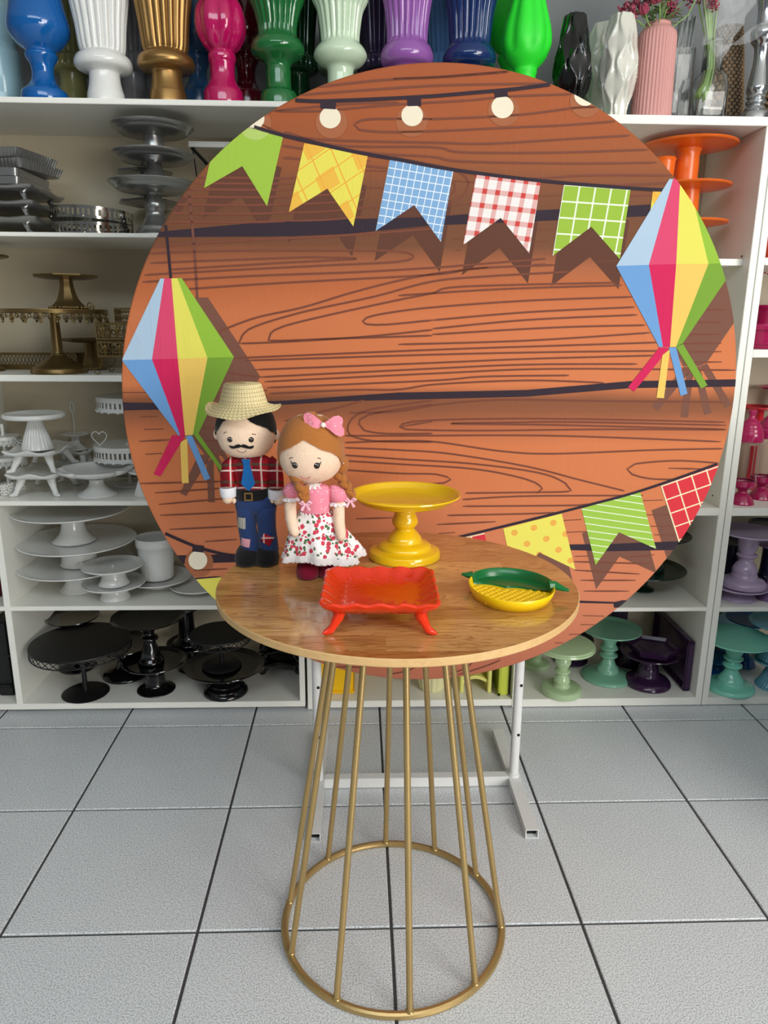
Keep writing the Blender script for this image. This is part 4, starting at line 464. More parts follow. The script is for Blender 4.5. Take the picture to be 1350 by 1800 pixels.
   (0.0041,[(-0.0868,0.1499),(-0.0733,0.1503),(-0.0563,0.1508),(-0.0364,0.1514),(-0.014,0.152),(0.0104,0.1527),(0.0362,0.1535),(0.063,0.1543),(0.0904,0.1552),(0.1176,0.1562),(0.1444,0.1572),(0.17,0.1583),(0.1941,0.1594),(0.218,0.1607),(0.2433,0.1622),(0.2693,0.1638),(0.2958,0.1655),(0.3222,0.1673),(0.3482,0.1691),(0.3731,0.1709),(0.3967,0.1726),(0.4183,0.1742),(0.4376,0.1756),(0.4542,0.1767),(0.4674,0.1776)]),
   (0.0041,[(-0.4389,0.1194),(-0.418,0.1204),(-0.3911,0.1216),(-0.3592,0.1231),(-0.3232,0.1248),(-0.2841,0.1266),(-0.2431,0.1285),(-0.2011,0.1304),(-0.1591,0.1323),(-0.1181,0.1342),(-0.0793,0.1359),(-0.0436,0.1375),(-0.0122,0.1388),(0.0157,0.14),(0.0417,0.141),(0.0661,0.142),(0.0892,0.1428),(0.111,0.1436),(0.132,0.1444),(0.1523,0.1451),(0.1721,0.1457),(0.1917,0.1464),(0.2114,0.1471),(0.2313,0.1478),(0.2518,0.1485),(0.2732,0.1493),(0.2954,0.1501),(0.3181,0.1509),(0.3409,0.1517),(0.3636,0.1525),(0.3857,0.1533),(0.407,0.1541),(0.4269,0.1548),(0.4453,0.1554),(0.4617,0.156),(0.4757,0.1565),(0.487,0.1569)]),
   (0.0041,[(-0.4144,0.1145),(-0.3948,0.1152),(-0.3695,0.1161),(-0.3395,0.1171),(-0.3058,0.1183),(-0.2692,0.1197),(-0.2307,0.121),(-0.1911,0.1224),(-0.1515,0.1238),(-0.1129,0.1252),(-0.076,0.1264),(-0.0421,0.1275),(-0.0119,0.1285),(0.0152,0.1293),(0.0407,0.1301),(0.0649,0.1307),(0.0879,0.1313),(0.1099,0.1319),(0.1311,0.1324),(0.1518,0.1329),(0.172,0.1333),(0.192,0.1338),(0.2121,0.1342),(0.2323,0.1346),(0.253,0.135),(0.2744,0.1354),(0.2967,0.1358),(0.3196,0.1362),(0.3426,0.1366),(0.3654,0.1369),(0.3876,0.1372),(0.409,0.1375),(0.429,0.1378),(0.4475,0.138),(0.464,0.1382),(0.4781,0.1384),(0.4895,0.1386)]),
   (0.0041,[(-0.3947,0.095),(-0.3759,0.0958),(-0.3514,0.0968),(-0.3224,0.098),(-0.2896,0.0993),(-0.2542,0.1007),(-0.217,0.1023),(-0.1789,0.1038),(-0.1411,0.1054),(-0.1044,0.1069),(-0.0699,0.1083),(-0.0385,0.1096),(-0.0113,0.1108),(0.0121,0.1118),(0.0329,0.1127),(0.0516,0.1136),(0.0686,0.1144),(0.0844,0.1151),(0.0994,0.1159),(0.114,0.1166),(0.1287,0.1173),(0.1439,0.1179),(0.1601,0.1186),(0.1777,0.1193),(0.1971,0.12),(0.2191,0.1208),(0.2434,0.1216),(0.2696,0.1224),(0.2969,0.1232),(0.3248,0.124),(0.3527,0.1248),(0.3799,0.1256),(0.4057,0.1263),(0.4296,0.127),(0.4509,0.1276),(0.469,0.1281),(0.4832,0.1285)]),
   (0.0041,[(-0.3857,0.0792),(-0.3672,0.0801),(-0.3434,0.0814),(-0.315,0.0828),(-0.2831,0.0845),(-0.2485,0.0863),(-0.2121,0.0882),(-0.175,0.0901),(-0.1381,0.092),(-0.1022,0.0938),(-0.0684,0.0956),(-0.0377,0.0971),(-0.0109,0.0984),(0.0123,0.0996),(0.0333,0.1007),(0.0523,0.1016),(0.0699,0.1025),(0.0862,0.1034),(0.1018,0.1042),(0.1169,0.1049),(0.1318,0.1055),(0.1471,0.1061),(0.163,0.1067),(0.1798,0.1072),(0.1981,0.1077),(0.2181,0.1081),(0.2399,0.1085),(0.263,0.1087),(0.2869,0.109),(0.3111,0.1091),(0.3351,0.1092),(0.3584,0.1093),(0.3805,0.1094),(0.4009,0.1095),(0.4191,0.1095),(0.4345,0.1096),(0.4468,0.1097)]),
   (0.0041,[(-0.3763,0.0694),(-0.3585,0.0703),(-0.3357,0.0714),(-0.3087,0.0728),(-0.2784,0.0744),(-0.2455,0.076),(-0.2108,0.0778),(-0.1751,0.0796),(-0.1392,0.0814),(-0.104,0.0832),(-0.0702,0.0848),(-0.0388,0.0864),(-0.0105,0.0877),(0.0148,0.0889),(0.0381,0.0901),(0.0599,0.0912),(0.0805,0.0923),(0.1005,0.0934),(0.1201,0.0944),(0.1399,0.0953),(0.1603,0.0961),(0.1817,0.0969),(0.2045,0.0975),(0.2292,0.0981),(0.2562,0.0985),(0.2868,0.0988),(0.3213,0.0989),(0.3589,0.0989),(0.3986,0.0988),(0.4394,0.0986),(0.4803,0.0983),(0.5205,0.098),(0.5588,0.0976),(0.5943,0.0973),(0.626,0.097),(0.6528,0.0968),(0.6738,0.0967)]),
   (0.0041,[(-0.3712,0.0564),(-0.3532,0.0572),(-0.3294,0.0582),(-0.3011,0.0594),(-0.2692,0.0608),(-0.2346,0.0622),(-0.1986,0.0638),(-0.1621,0.0654),(-0.1262,0.067),(-0.092,0.0685),(-0.0605,0.0699),(-0.0328,0.0712),(-0.01,0.0724),(0.0112,0.0736),(0.0275,0.0747),(0.0401,0.0758),(0.0498,0.0768),(0.0576,0.0777),(0.0646,0.0785),(0.0716,0.0793),(0.0798,0.08),(0.09,0.0807),(0.1033,0.0813),(0.1171,0.0818),(0.1328,0.0822),(0.15,0.0825),(0.1682,0.0828),(0.187,0.0831),(0.2058,0.0833),(0.2243,0.0835),(0.242,0.0837),(0.2583,0.0838),(0.2728,0.084),(0.2851,0.0841),(0.2947,0.0842)]),
   (0.0041,[(-0.3666,0.0434),(-0.3579,0.0438),(-0.3468,0.0443),(-0.3337,0.045),(-0.3188,0.0457),(-0.3028,0.0465),(-0.2859,0.0473),(-0.2687,0.0481),(-0.2515,0.0489),(-0.2348,0.0496),(-0.219,0.0503),(-0.2044,0.0509),(-0.1917,0.0513),(-0.1767,0.0517),(-0.1629,0.0519),(-0.1502,0.0519),(-0.1384,0.0518),(-0.1272,0.0517),(-0.1164,0.0517),(-0.106,0.0518),(-0.0956,0.0521),(-0.085,0.0527),(-0.0727,0.0538),(-0.0624,0.0553),(-0.053,0.057),(-0.0432,0.0589),(-0.0319,0.0608),(-0.0179,0.0626),(0.0001,0.0642),(0.0128,0.065),(0.0271,0.0659),(0.0426,0.0669),(0.0592,0.0678),(0.0767,0.0687),(0.0947,0.0696),(0.113,0.0704),(0.1314,0.0711),(0.1496,0.0718),(0.1674,0.0723),(0.1845,0.0727),(0.2007,0.073),(0.2167,0.073),(0.2333,0.0729),(0.2503,0.0726),(0.2673,0.0721),(0.2842,0.0716),(0.3007,0.071),(0.3164,0.0704),(0.3312,0.0698),(0.3449,0.0692),(0.357,0.0686),(0.3674,0.0682),(0.3759,0.0679)]),
   (0.0041,[(0.5335,0.2264),(0.5583,0.2268),(0.5947,0.2274),(0.6311,0.2281)]),
   (0.0041,[(0.538,0.1999),(0.5742,0.2005),(0.6242,0.2013)]),
   (0.0041,[(0.5423,0.1744),(0.5786,0.175),(0.6287,0.1757)]),
   (0.0041,[(0.5488,0.1362),(0.5852,0.1367),(0.6353,0.1374)]),
   (0.0041,[(0.5526,0.1137),(0.589,0.1142),(0.6392,0.1149)]),
   (0.0041,[(0.5457,0.1548),(0.582,0.1553),(0.6321,0.156)]),
   (0.0041,[(-0.6811,0.0457),(-0.6267,0.0457)]),
   (0.00333,[(0.0218,0.365),(0.0633,0.3667)]),
   (0.00333,[(0.0287,0.3429),(0.0429,0.3442)]),
   (0.00333,[(0.1835,0.3615),(0.2293,0.3632)]),
   (0.00333,[(0.3917,0.3495),(0.3719,0.3504)]),
   (0.00333,[(0.3331,0.3239),(0.3748,0.3255)]),
   (0.00333,[(0.3913,0.3015),(0.38,0.3026)]),
   (0.00333,[(0.1931,0.3166),(0.2234,0.3181)]),
   (0.0041,[(-0.4606,0.0888),(-0.4244,0.0846),(-0.3881,0.0804)]),
   (0.0041,[(-0.4814,0.0458),(-0.4488,0.0473),(-0.4038,0.0493),(-0.3709,0.0508)]),
   (0.0041,[(-0.492,0.0334),(-0.4676,0.0341),(-0.4319,0.0353),(-0.396,0.0364),(-0.3715,0.0371)]),
   (0.0041,[(-0.1929,0.0005),(-0.1854,0.0007),(-0.1756,0.0009),(-0.1639,0.0011),(-0.1508,0.0013),(-0.1369,0.0016),(-0.1228,0.002),(-0.1089,0.0026),(-0.0958,0.0033),(-0.0841,0.0042),(-0.0712,0.0057),(-0.0596,0.0076),(-0.0487,0.0097),(-0.0379,0.012),(-0.0264,0.0142),(-0.0134,0.0164),(0.0017,0.0184),(0.0114,0.0195),(0.0213,0.0207),(0.0315,0.0218),(0.0421,0.023),(0.0531,0.0242),(0.0645,0.0253),(0.0765,0.0263),(0.089,0.0273),(0.1021,0.0282),(0.1159,0.0289),(0.1304,0.0295),(0.1457,0.03),(0.1618,0.0302),(0.1787,0.0303),(0.1963,0.0303),(0.2146,0.0301),(0.2336,0.0298),(0.2531,0.0294),(0.2732,0.029),(0.2938,0.0285),(0.3149,0.0281),(0.3364,0.0277),(0.3582,0.0273),(0.3805,0.027),(0.4042,0.0268),(0.4303,0.0265),(0.4582,0.0263),(0.4872,0.026),(0.5167,0.0257),(0.5461,0.0255),(0.5748,0.0253),(0.602,0.025),(0.6271,0.0248),(0.6496,0.0246),(0.6686,0.0245)]),
   (0.0041,[(0.6701,-0.022),(0.6468,-0.0214),(0.6193,-0.0207),(0.5885,-0.0199),(0.5552,-0.0191),(0.5204,-0.0182),(0.4848,-0.0173),(0.4493,-0.0165),(0.4148,-0.0157),(0.382,-0.015),(0.3518,-0.0144),(0.3251,-0.014),(0.3008,-0.0136),(0.2776,-0.0134),(0.2553,-0.0132),(0.2339,-0.013),(0.2134,-0.0129),(0.1937,-0.0129),(0.1748,-0.0129),(0.1566,-0.013),(0.1391,-0.0131),(0.1222,-0.0132),(0.1058,-0.0134),(0.0901,-0.0136),(0.0748,-0.0138),(0.0601,-0.0141),(0.0461,-0.0144),(0.0326,-0.0147),(0.0199,-0.0151),(0.0078,-0.0155),(-0.0036,-0.016),(-0.0143,-0.0165),(-0.0242,-0.0171),(-0.0334,-0.0177),(-0.0417,-0.0183),(-0.0493,-0.019),(-0.0747,-0.0247),(-0.081,-0.0306),(-0.066,-0.0367),(-0.0583,-0.0371),(-0.0496,-0.0375),(-0.0399,-0.0379),(-0.0292,-0.0383),(-0.0175,-0.0386),(-0.0048,-0.0389),(0.0089,-0.0392),(0.0235,-0.0395),(0.0391,-0.0397),(0.0556,-0.0399),(0.0731,-0.0401),(0.0915,-0.0401),(0.1112,-0.0401),(0.1326,-0.0401),(0.1555,-0.0399),(0.1796,-0.0397),(0.2046,-0.0394),(0.2305,-0.0391),(0.2568,-0.0388),(0.2834,-0.0386),(0.31,-0.0383),(0.3365,-0.0381),(0.3624,-0.038),(0.3877,-0.0379),(0.4135,-0.0379),(0.4409,-0.038),(0.4693,-0.0382),(0.4983,-0.0383),(0.5273,-0.0386),(0.5559,-0.0388),(0.5835,-0.039),(0.6095,-0.0392),(0.6335,-0.0395),(0.655,-0.0397),(0.6733,-0.0398)]),
   (0.0041,[(0.6759,-0.0386),(0.6515,-0.0379),(0.6226,-0.0371),(0.5901,-0.0362),(0.5552,-0.0352),(0.5189,-0.0342),(0.4821,-0.0332),(0.4459,-0.0321),(0.4112,-0.0312),(0.3792,-0.0303),(0.3506,-0.0296),(0.3266,-0.0289),(0.3065,-0.0284),(0.2889,-0.028),(0.2734,-0.0277),(0.2598,-0.0274),(0.2476,-0.0272),(0.2365,-0.027),(0.2262,-0.0268),(0.2164,-0.0266),(0.2066,-0.0265),(0.1965,-0.0263),(0.1859,-0.0262),(0.1743,-0.026),(0.1601,-0.0257),(0.1444,-0.0255),(0.1278,-0.0253),(0.111,-0.0251),(0.0944,-0.0249),(0.0788,-0.0247),(0.0646,-0.0245),(0.0526,-0.0243),(0.0433,-0.0241),(0.0372,-0.0239),(0.0351,-0.0237),(0.0372,-0.0235),(0.0432,-0.0233),(0.0525,-0.0231),(0.0645,-0.0228),(0.0787,-0.0226),(0.0943,-0.0224),(0.1108,-0.0222),(0.1276,-0.022),(0.1442,-0.0218),(0.1599,-0.0217),(0.174,-0.0215),(0.1855,-0.0214),(0.1961,-0.0212),(0.2062,-0.0211),(0.2159,-0.0209),(0.2257,-0.0207),(0.236,-0.0206),(0.247,-0.0205),(0.2592,-0.0205),(0.2728,-0.0205),(0.2882,-0.0206),(0.3057,-0.0208),(0.3258,-0.021),(0.3498,-0.0215),(0.3783,-0.0221),(0.4103,-0.0228),(0.4448,-0.0236),(0.4809,-0.0244),(0.5176,-0.0254),(0.5539,-0.0263),(0.5888,-0.0272),(0.6211,-0.028),(0.65,-0.0287),(0.6743,-0.0293)]),
   (0.0041,[(-0.2032,-0.051),(-0.1971,-0.051),(-0.1906,-0.051),(-0.1832,-0.0511),(-0.1748,-0.0511),(-0.165,-0.0511),(-0.1534,-0.0512),(-0.1397,-0.0512),(-0.1237,-0.0513),(-0.1049,-0.0513),(-0.0831,-0.0514),(-0.0623,-0.0514),(-0.0388,-0.0514),(-0.0132,-0.0513),(0.0144,-0.0512),(0.0437,-0.0511),(0.0743,-0.051),(0.1059,-0.051),(0.1384,-0.051),(0.1712,-0.0512),(0.2042,-0.0515),(0.2371,-0.0519),(0.2695,-0.0525),(0.3032,-0.0534),(0.3399,-0.0545),(0.3787,-0.0559),(0.4188,-0.0574),(0.4595,-0.059),(0.4999,-0.0606),(0.5392,-0.0623),(0.5765,-0.0639),(0.6109,-0.0654),(0.6417,-0.0668),(0.668,-0.0679)]),
   (0.0041,[(-0.2033,-0.0667),(-0.196,-0.0664),(-0.1865,-0.0661),(-0.1751,-0.0657),(-0.1623,-0.0652),(-0.1487,-0.0647),(-0.1346,-0.0643),(-0.1205,-0.0639),(-0.1069,-0.0635),(-0.0942,-0.0633),(-0.0829,-0.0632),(-0.0692,-0.0631),(-0.0572,-0.063),(-0.0462,-0.063),(-0.0353,-0.0632),(-0.0237,-0.0637),(-0.0107,-0.0647),(0.0047,-0.0661),(0.015,-0.0673),(0.0262,-0.0688),(0.0381,-0.0706),(0.0506,-0.0726),(0.0636,-0.0746),(0.0768,-0.0768),(0.0902,-0.079),(0.1035,-0.0811),(0.1166,-0.0831),(0.1294,-0.085),(0.1417,-0.0867),(0.1533,-0.088),(0.166,-0.0894),(0.1773,-0.0906),(0.1877,-0.0916),(0.1976,-0.0925),(0.2076,-0.0933),(0.218,-0.0938),(0.2293,-0.0943),(0.242,-0.0946),(0.2564,-0.0947),(0.2732,-0.0948),(0.2892,-0.0946),(0.3072,-0.0943),(0.3266,-0.0937),(0.3473,-0.0931),(0.3688,-0.0923),(0.3909,-0.0915),(0.4131,-0.0906),(0.4351,-0.0897),(0.4567,-0.0889),(0.4774,-0.0881),(0.497,-0.0875),(0.515,-0.087),(0.5321,-0.0866),(0.5493,-0.0862),(0.5662,-0.0859),(0.5828,-0.0857),(0.5988,-0.0854),(0.6142,-0.0852),(0.6287,-0.0851),(0.6423,-0.0849),(0.6547,-0.0848),(0.6657,-0.0847),(0.6753,-0.0846)]),
   (0.0041,[(-0.2034,-0.0785),(-0.1962,-0.0788),(-0.187,-0.0792),(-0.176,-0.0797),(-0.1637,-0.0802),(-0.1504,-0.0808),(-0.1365,-0.0814),(-0.1224,-0.0821),(-0.1085,-0.0828),(-0.0951,-0.0835),(-0.0826,-0.0843),(-0.0709,-0.085),(-0.0598,-0.0856),(-0.0489,-0.0861),(-0.0382,-0.0867),(-0.0273,-0.0874),(-0.0162,-0.0882),(-0.0046,-0.0891),(0.0077,-0.0903),(0.0209,-0.0918),(0.0351,-0.0936),(0.0481,-0.0954),(0.0621,-0.0975),(0.077,-0.0998),(0.0926,-0.1023),(0.1086,-0.1049),(0.1248,-0.1077),(0.1411,-0.1106),(0.1572,-0.1135),(0.173,-0.1164),(0.1881,-0.1193),(0.2025,-0.1221),(0.2158,-0.1248),(0.2305,-0.128),(0.2443,-0.1312),(0.2574,-0.1344),(0.2698,-0.1377),(0.2818,-0.1409),(0.2934,-0.1442),(0.3048,-0.1474),(0.3161,-0.1506),(0.3276,-0.1538),(0.3393,-0.1568),(0.3531,-0.1604),(0.3675,-0.1641),(0.3823,-0.1678),(0.397,-0.1715),(0.4111,-0.1751),(0.4243,-0.1784),(0.4361,-0.1814),(0.4461,-0.1839),(0.4538,-0.1859)]),
   (0.0041,[(-0.2035,-0.0956),(-0.1966,-0.0962),(-0.1879,-0.0969),(-0.1778,-0.0977),(-0.1664,-0.0986),(-0.154,-0.0996),(-0.1406,-0.1006),(-0.1265,-0.1017),(-0.112,-0.1029),(-0.0971,-0.104),(-0.0822,-0.1052),(-0.0693,-0.1061),(-0.0556,-0.107),(-0.0412,-0.108),(-0.0262,-0.1089),(-0.0109,-0.1099),(0.0047,-0.1109),(0.0204,-0.1119),(0.0361,-0.113),(0.0516,-0.1142),(0.0668,-0.1155),(0.0815,-0.1168),(0.0956,-0.1182),(0.1094,-0.1198),(0.1234,-0.1214),(0.1373,-0.1231),(0.1512,-0.1249),(0.165,-0.1267),(0.1784,-0.1287),(0.1914,-0.1306),(0.204,-0.1326),(0.2159,-0.1346),(0.2272,-0.1366),(0.2376,-0.1387),(0.2471,-0.1407),(0.2661,-0.1457),(0.281,-0.1509),(0.2926,-0.1562),(0.3019,-0.1613),(0.3101,-0.166),(0.3258,-0.1848),(0.3187,-0.1859),(0.3089,-0.1866),(0.2969,-0.187),(0.2832,-0.1872),(0.2683,-0.1872),(0.2525,-0.1872),(0.2364,-0.1872),(0.2205,-0.1873),(0.2093,-0.1874),(0.1969,-0.1875),(0.1835,-0.1876),(0.1695,-0.1877),(0.1553,-0.1877),(0.1411,-0.1878),(0.1273,-0.1878),(0.1142,-0.1879),(0.1021,-0.1879),(0.0913,-0.1879),(0.0822,-0.188),(0.0751,-0.188)]),
   (0.0041,[(-0.2036,-0.1089),(-0.1966,-0.1094),(-0.188,-0.1099),(-0.1779,-0.1106),(-0.1664,-0.1114),(-0.1539,-0.1122),(-0.1405,-0.1131),(-0.1264,-0.1141),(-0.1118,-0.1151),(-0.0969,-0.1161),(-0.082,-0.1172),(-0.069,-0.1181),(-0.055,-0.119),(-0.0402,-0.1199),(-0.0248,-0.1208),(-0.009,-0.1217),(0.007,-0.1227),(0.023,-0.1238),(0.0388,-0.1249),(0.0542,-0.1261),(0.0691,-0.1274),(0.0831,-0.1289),(0.0962,-0.1304),(0.1111,-0.1325),(0.1256,-0.1348),(0.1396,-0.1373),(0.153,-0.1399),(0.1659,-0.1426),(0.178,-0.1454),(0.1894,-0.1481),(0.2,-0.1509),(0.2096,-0.1535),(0.2181,-0.156),(0.2389,-0.164),(0.2503,-0.1716),(0.2562,-0.1781),(0.245,-0.1897)]),
   (0.0041,[(-0.2037,-0.1303),(-0.1963,-0.1308),(-0.1866,-0.1316),(-0.1751,-0.1325),(-0.1622,-0.1335),(-0.1483,-0.1345),(-0.134,-0.1356),(-0.1197,-0.1366),(-0.1059,-0.1376),(-0.093,-0.1385),(-0.0816,-0.1392),(-0.0666,-0.1398),(-0.0521,-0.1402),(-0.0382,-0.1404),(-0.0251,-0.1405),(-0.013,-0.1408),(-0.0021,-0.1413),(0.0074,-0.1422),(0.0305,-0.1481),(0.0405,-0.1547),(0.0255,-0.1626),(0.0153,-0.1636),(0.0016,-0.1642),(-0.013,-0.1647),(-0.0261,-0.1651),(-0.0351,-0.1653)]),
   (0.0041,[(0.6699,-0.1192),(0.6619,-0.1186),(0.6513,-0.1177),(0.6387,-0.1167),(0.6247,-0.1156),(0.6099,-0.1145),(0.5951,-0.1136),(0.5807,-0.113),(0.5675,-0.1129),(0.5546,-0.1131),(0.541,-0.1137),(0.5271,-0.1145),(0.5135,-0.1155),(0.5006,-0.1166),(0.4888,-0.1179),(0.4785,-0.1191),(0.4702,-0.1204),(0.4531,-0.1327),(0.4669,-0.1453),(0.479,-0.1494),(0.4945,-0.1533),(0.5119,-0.1563),(0.5243,-0.1573),(0.5385,-0.1579),(0.5529,-0.1582),(0.5654,-0.1584),(0.5741,-0.1585)]),
   (0.0041,[(0.5517,-0.1309),(0.6002,-0.1324),(0.6488,-0.1339)]),
   (0.0041,[(0.0698,-0.2035),(0.0767,-0.2032),(0.0848,-0.2027),(0.0941,-0.2021),(0.1044,-0.2014),(0.1158,-0.2007),(0.1282,-0.1999),(0.1416,-0.1992),(0.1559,-0.1985),(0.171,-0.1979),(0.187,-0.1973),(0.2038,-0.1968),(0.2212,-0.1965),(0.2407,-0.1963),(0.2632,-0.1962),(0.288,-0.1962),(0.3144,-0.1963),(0.3418,-0.1964),(0.3693,-0.1966),(0.3964,-0.1968),(0.4222,-0.197),(0.4462,-0.1972),(0.4676,-0.1973),(0.4856,-0.1975),(0.4996,-0.1975)]),
   (0.0041,[(0.0706,-0.2203),(0.0845,-0.2203),(0.1031,-0.2204),(0.1253,-0.2204),(0.1503,-0.2205),(0.1774,-0.2205),(0.2054,-0.2206),(0.2337,-0.2206),(0.2612,-0.2206),(0.2871,-0.2206),(0.3104,-0.2205),(0.3302,-0.2204),(0.3456,-0.2202),(0.3792,-0.2175),(0.378,-0.2148)]),
   (0.0041,[(0.0353,-0.2425),(0.0448,-0.2424),(0.0572,-0.2422),(0.072,-0.2421),(0.0887,-0.2419),(0.1067,-0.2417),(0.1255,-0.2415),(0.1445,-0.2413),(0.1633,-0.2411),(0.1812,-0.2408),(0.1978,-0.2406),(0.2124,-0.2404),(0.2245,-0.2402),(0.2469,-0.2398),(0.2633,-0.2393),(0.2753,-0.2388),(0.2841,-0.2384),(0.2912,-0.2381)]),
   (0.0041,[(0.012,-0.2649),(0.0403,-0.2638),(0.0818,-0.2622),(0.1235,-0.2605),(0.152,-0.2594)]),
   (0.0041,[(-0.1595,-0.2111),(-0.1331,-0.2128)]),
   (0.0041,[(-0.1793,-0.2486),(-0.1362,-0.2477),(-0.093,-0.2467)]),
   (0.0041,[(0.0155,-0.2879),(0.056,-0.2855)]),
   (0.0041,[(0.5013,-0.2103),(0.5496,-0.2093)]),
   (0.0041,[(0.5129,-0.2461),(0.5688,-0.2467)]),
   (0.0041,[(0.5237,-0.2752),(0.5799,-0.2758)]),
   (0.0041,[(0.5407,-0.2973),(0.5944,-0.298)]),
   (0.0041,[(-0.0086,0.0283),(-0.0159,0.0273),(-0.0256,0.0261),(-0.0372,0.0246),(-0.0503,0.0229),(-0.0642,0.0211),(-0.0786,0.0192),(-0.0929,0.0172),(-0.1067,0.0152),(-0.1194,0.0132),(-0.1307,0.0112),(-0.1399,0.0093),(-0.1584,0.0044),(-0.1708,-0.0007),(-0.1794,-0.006),(-0.1866,-0.0117),(-0.1951,-0.0255),(-0.1972,-0.038),(-0.1918,-0.0491),(-0.1839,-0.0526),(-0.1736,-0.0565),(-0.1593,-0.0602),(-0.1394,-0.063),(-0.1298,-0.0637),(-0.1183,-0.0642),(-0.1052,-0.0647),(-0.0912,-0.065),(-0.0766,-0.0653),(-0.062,-0.0655),(-0.0479,-0.0656),(-0.0346,-0.0658),(-0.0228,-0.0659),(-0.0129,-0.066),(-0.0054,-0.0661)]),
   (0.0041,[(-0.0083,0.02),(-0.0155,0.0188),(-0.0251,0.0174),(-0.0366,0.0157),(-0.0495,0.0138),(-0.0634,0.0118),(-0.0779,0.0096),(-0.0924,0.0074),(-0.1065,0.0051),(-0.1197,0.0028),(-0.1317,0.0006),(-0.1419,-0.0015),(-0.1499,-0.0034),(-0.1699,-0.0148),(-0.1709,-0.0249),(-0.1603,-0.0381),(-0.1524,-0.0407),(-0.1425,-0.0429),(-0.1296,-0.0448),(-0.1127,-0.0461),(-0.1029,-0.0465),(-0.091,-0.0467),(-0.0776,-0.0468),(-0.0636,-0.0468),(-0.0495,-0.0467),(-0.036,-0.0466),(-0.0238,-0.0465),(-0.0136,-0.0464),(-0.0061,-0.0464)]),
   (0.0041,[(-0.0784,-0.0306),(-0.0427,-0.0248),(-0.007,-0.0191)]),
   (0.0041,[(-0.3362,-0.0172),(-0.3292,-0.0154),(-0.32,-0.0131),(-0.3089,-0.0104),(-0.2965,-0.0073),(-0.2832,-0.004),(-0.2695,-0.0006),(-0.2558,0.0029),(-0.2426,0.0062),(-0.2303,0.0093),(-0.2194,0.0121),(-0.2104,0.0145),(-0.1913,0.0198),(-0.1774,0.024),(-0.1674,0.0273),(-0.1601,0.0296)]),
   (0.0041,[(-0.6483,-0.0077),(-0.611,-0.0065)]),
   (0.0041,[(-0.643,-0.0356),(-0.6,-0.0344)]),
   (0.0041,[(-0.6552,-0.0621),(-0.6159,-0.0602),(-0.5872,-0.0587)]),
   (0.0041,[(-0.6451,-0.0915),(-0.6084,-0.0897)]),
   (0.0041,[(-0.6633,-0.1592),(-0.6408,-0.1587),(-0.6078,-0.158),(-0.5694,-0.1572),(-0.531,-0.1564),(-0.4977,-0.1557),(-0.4749,-0.1552)]),
   (0.0041,[(-0.6321,-0.1815),(-0.592,-0.1789),(-0.5474,-0.1759),(-0.5071,-0.1732),(-0.4797,-0.1714)]),
   (0.0041,[(-0.6259,-0.209),(-0.5857,-0.2055),(-0.5411,-0.2017),(-0.5008,-0.1982),(-0.4734,-0.1958)]),
   (0.0041,[(-0.6248,-0.2353),(-0.5912,-0.234),(-0.5521,-0.2326),(-0.513,-0.2311),(-0.4792,-0.2298),(-0.456,-0.2289)]),
   (0.0041,[(-0.6067,-0.2698),(-0.5662,-0.2682),(-0.5211,-0.2664),(-0.4804,-0.2648),(-0.4527,-0.2638)]),
   (0.0041,[(-0.5291,-0.3009),(-0.4918,-0.2985),(-0.4544,-0.2962)]),
   (0.0041,[(-0.5573,-0.3724),(-0.5131,-0.3713),(-0.4809,-0.3705)]),
   (0.0041,[(-0.5096,-0.0105),(-0.4825,-0.0105)]),
   (0.0041,[(-0.5234,-0.032),(-0.4739,-0.0322)]),
   (0.0041,[(-0.5155,-0.0616),(-0.4781,-0.0617)]),
   (0.0041,[(-0.4964,-0.0942),(-0.4675,-0.0943)]),
   (0.0041,[(0.3137,-0.2583),(0.3575,-0.2559)]),
   (0.0041,[(0.3206,-0.2887),(0.3717,-0.2865)]),
   (0.0041,[(0.3503,-0.3509),(0.3993,-0.3501)]),
   (0.0041,[(0.4776,-0.3557),(0.5127,-0.3525),(0.5477,-0.3493)]),
   (0.0041,[(0.3445,-0.3642),(0.374,-0.3656),(0.4175,-0.3676),(0.4658,-0.3698),(0.5097,-0.3718),(0.5396,-0.3732)]),
   (0.0041,[(0.3524,-0.3868),(0.3857,-0.3895),(0.4345,-0.3935),(0.4836,-0.3974),(0.5173,-0.4001)]),
   (0.0041,[(0.3707,-0.4144),(0.3988,-0.4149),(0.4399,-0.4156),(0.4811,-0.4163),(0.5094,-0.4168)]),
   (0.0041,[(0.3822,-0.4437),(0.4158,-0.4443),(0.462,-0.4452),(0.4958,-0.4458)]),
   (0.0041,[(0.3862,-0.5108),(0.4416,-0.5136)]),
   (0.0041,[(0.383,-0.5361),(0.4194,-0.5369)]),
   (0.0041,[(0.3565,-0.5627),(0.3857,-0.5634)]),
   (0.0041,[(0.3222,-0.5861),(0.3441,-0.5866)]),
   (0.0041,[(0.0438,-0.6739),(0.0535,-0.6706),(0.0676,-0.6658),(0.0823,-0.6604),(0.0939,-0.6554),(0.1075,-0.6455),(0.1148,-0.6379)]),
   (0.0041,[(0.0801,-0.6716),(0.0892,-0.6686),(0.1023,-0.6644),(0.1173,-0.6596),(0.1321,-0.6546),(0.1446,-0.6502),(0.162,-0.6431),(0.177,-0.6363),(0.1872,-0.6316)]),
   (0.0041,[(-0.1009,-0.6666),(-0.0898,-0.6647),(-0.0738,-0.662),(-0.057,-0.6587),(-0.0435,-0.6551),(-0.0272,-0.6448),(-0.0181,-0.6361)]),
   (0.0041,[(-0.2294,-0.6403),(-0.1939,-0.6421),(-0.1583,-0.6438)]),
  ],
  'cord':[
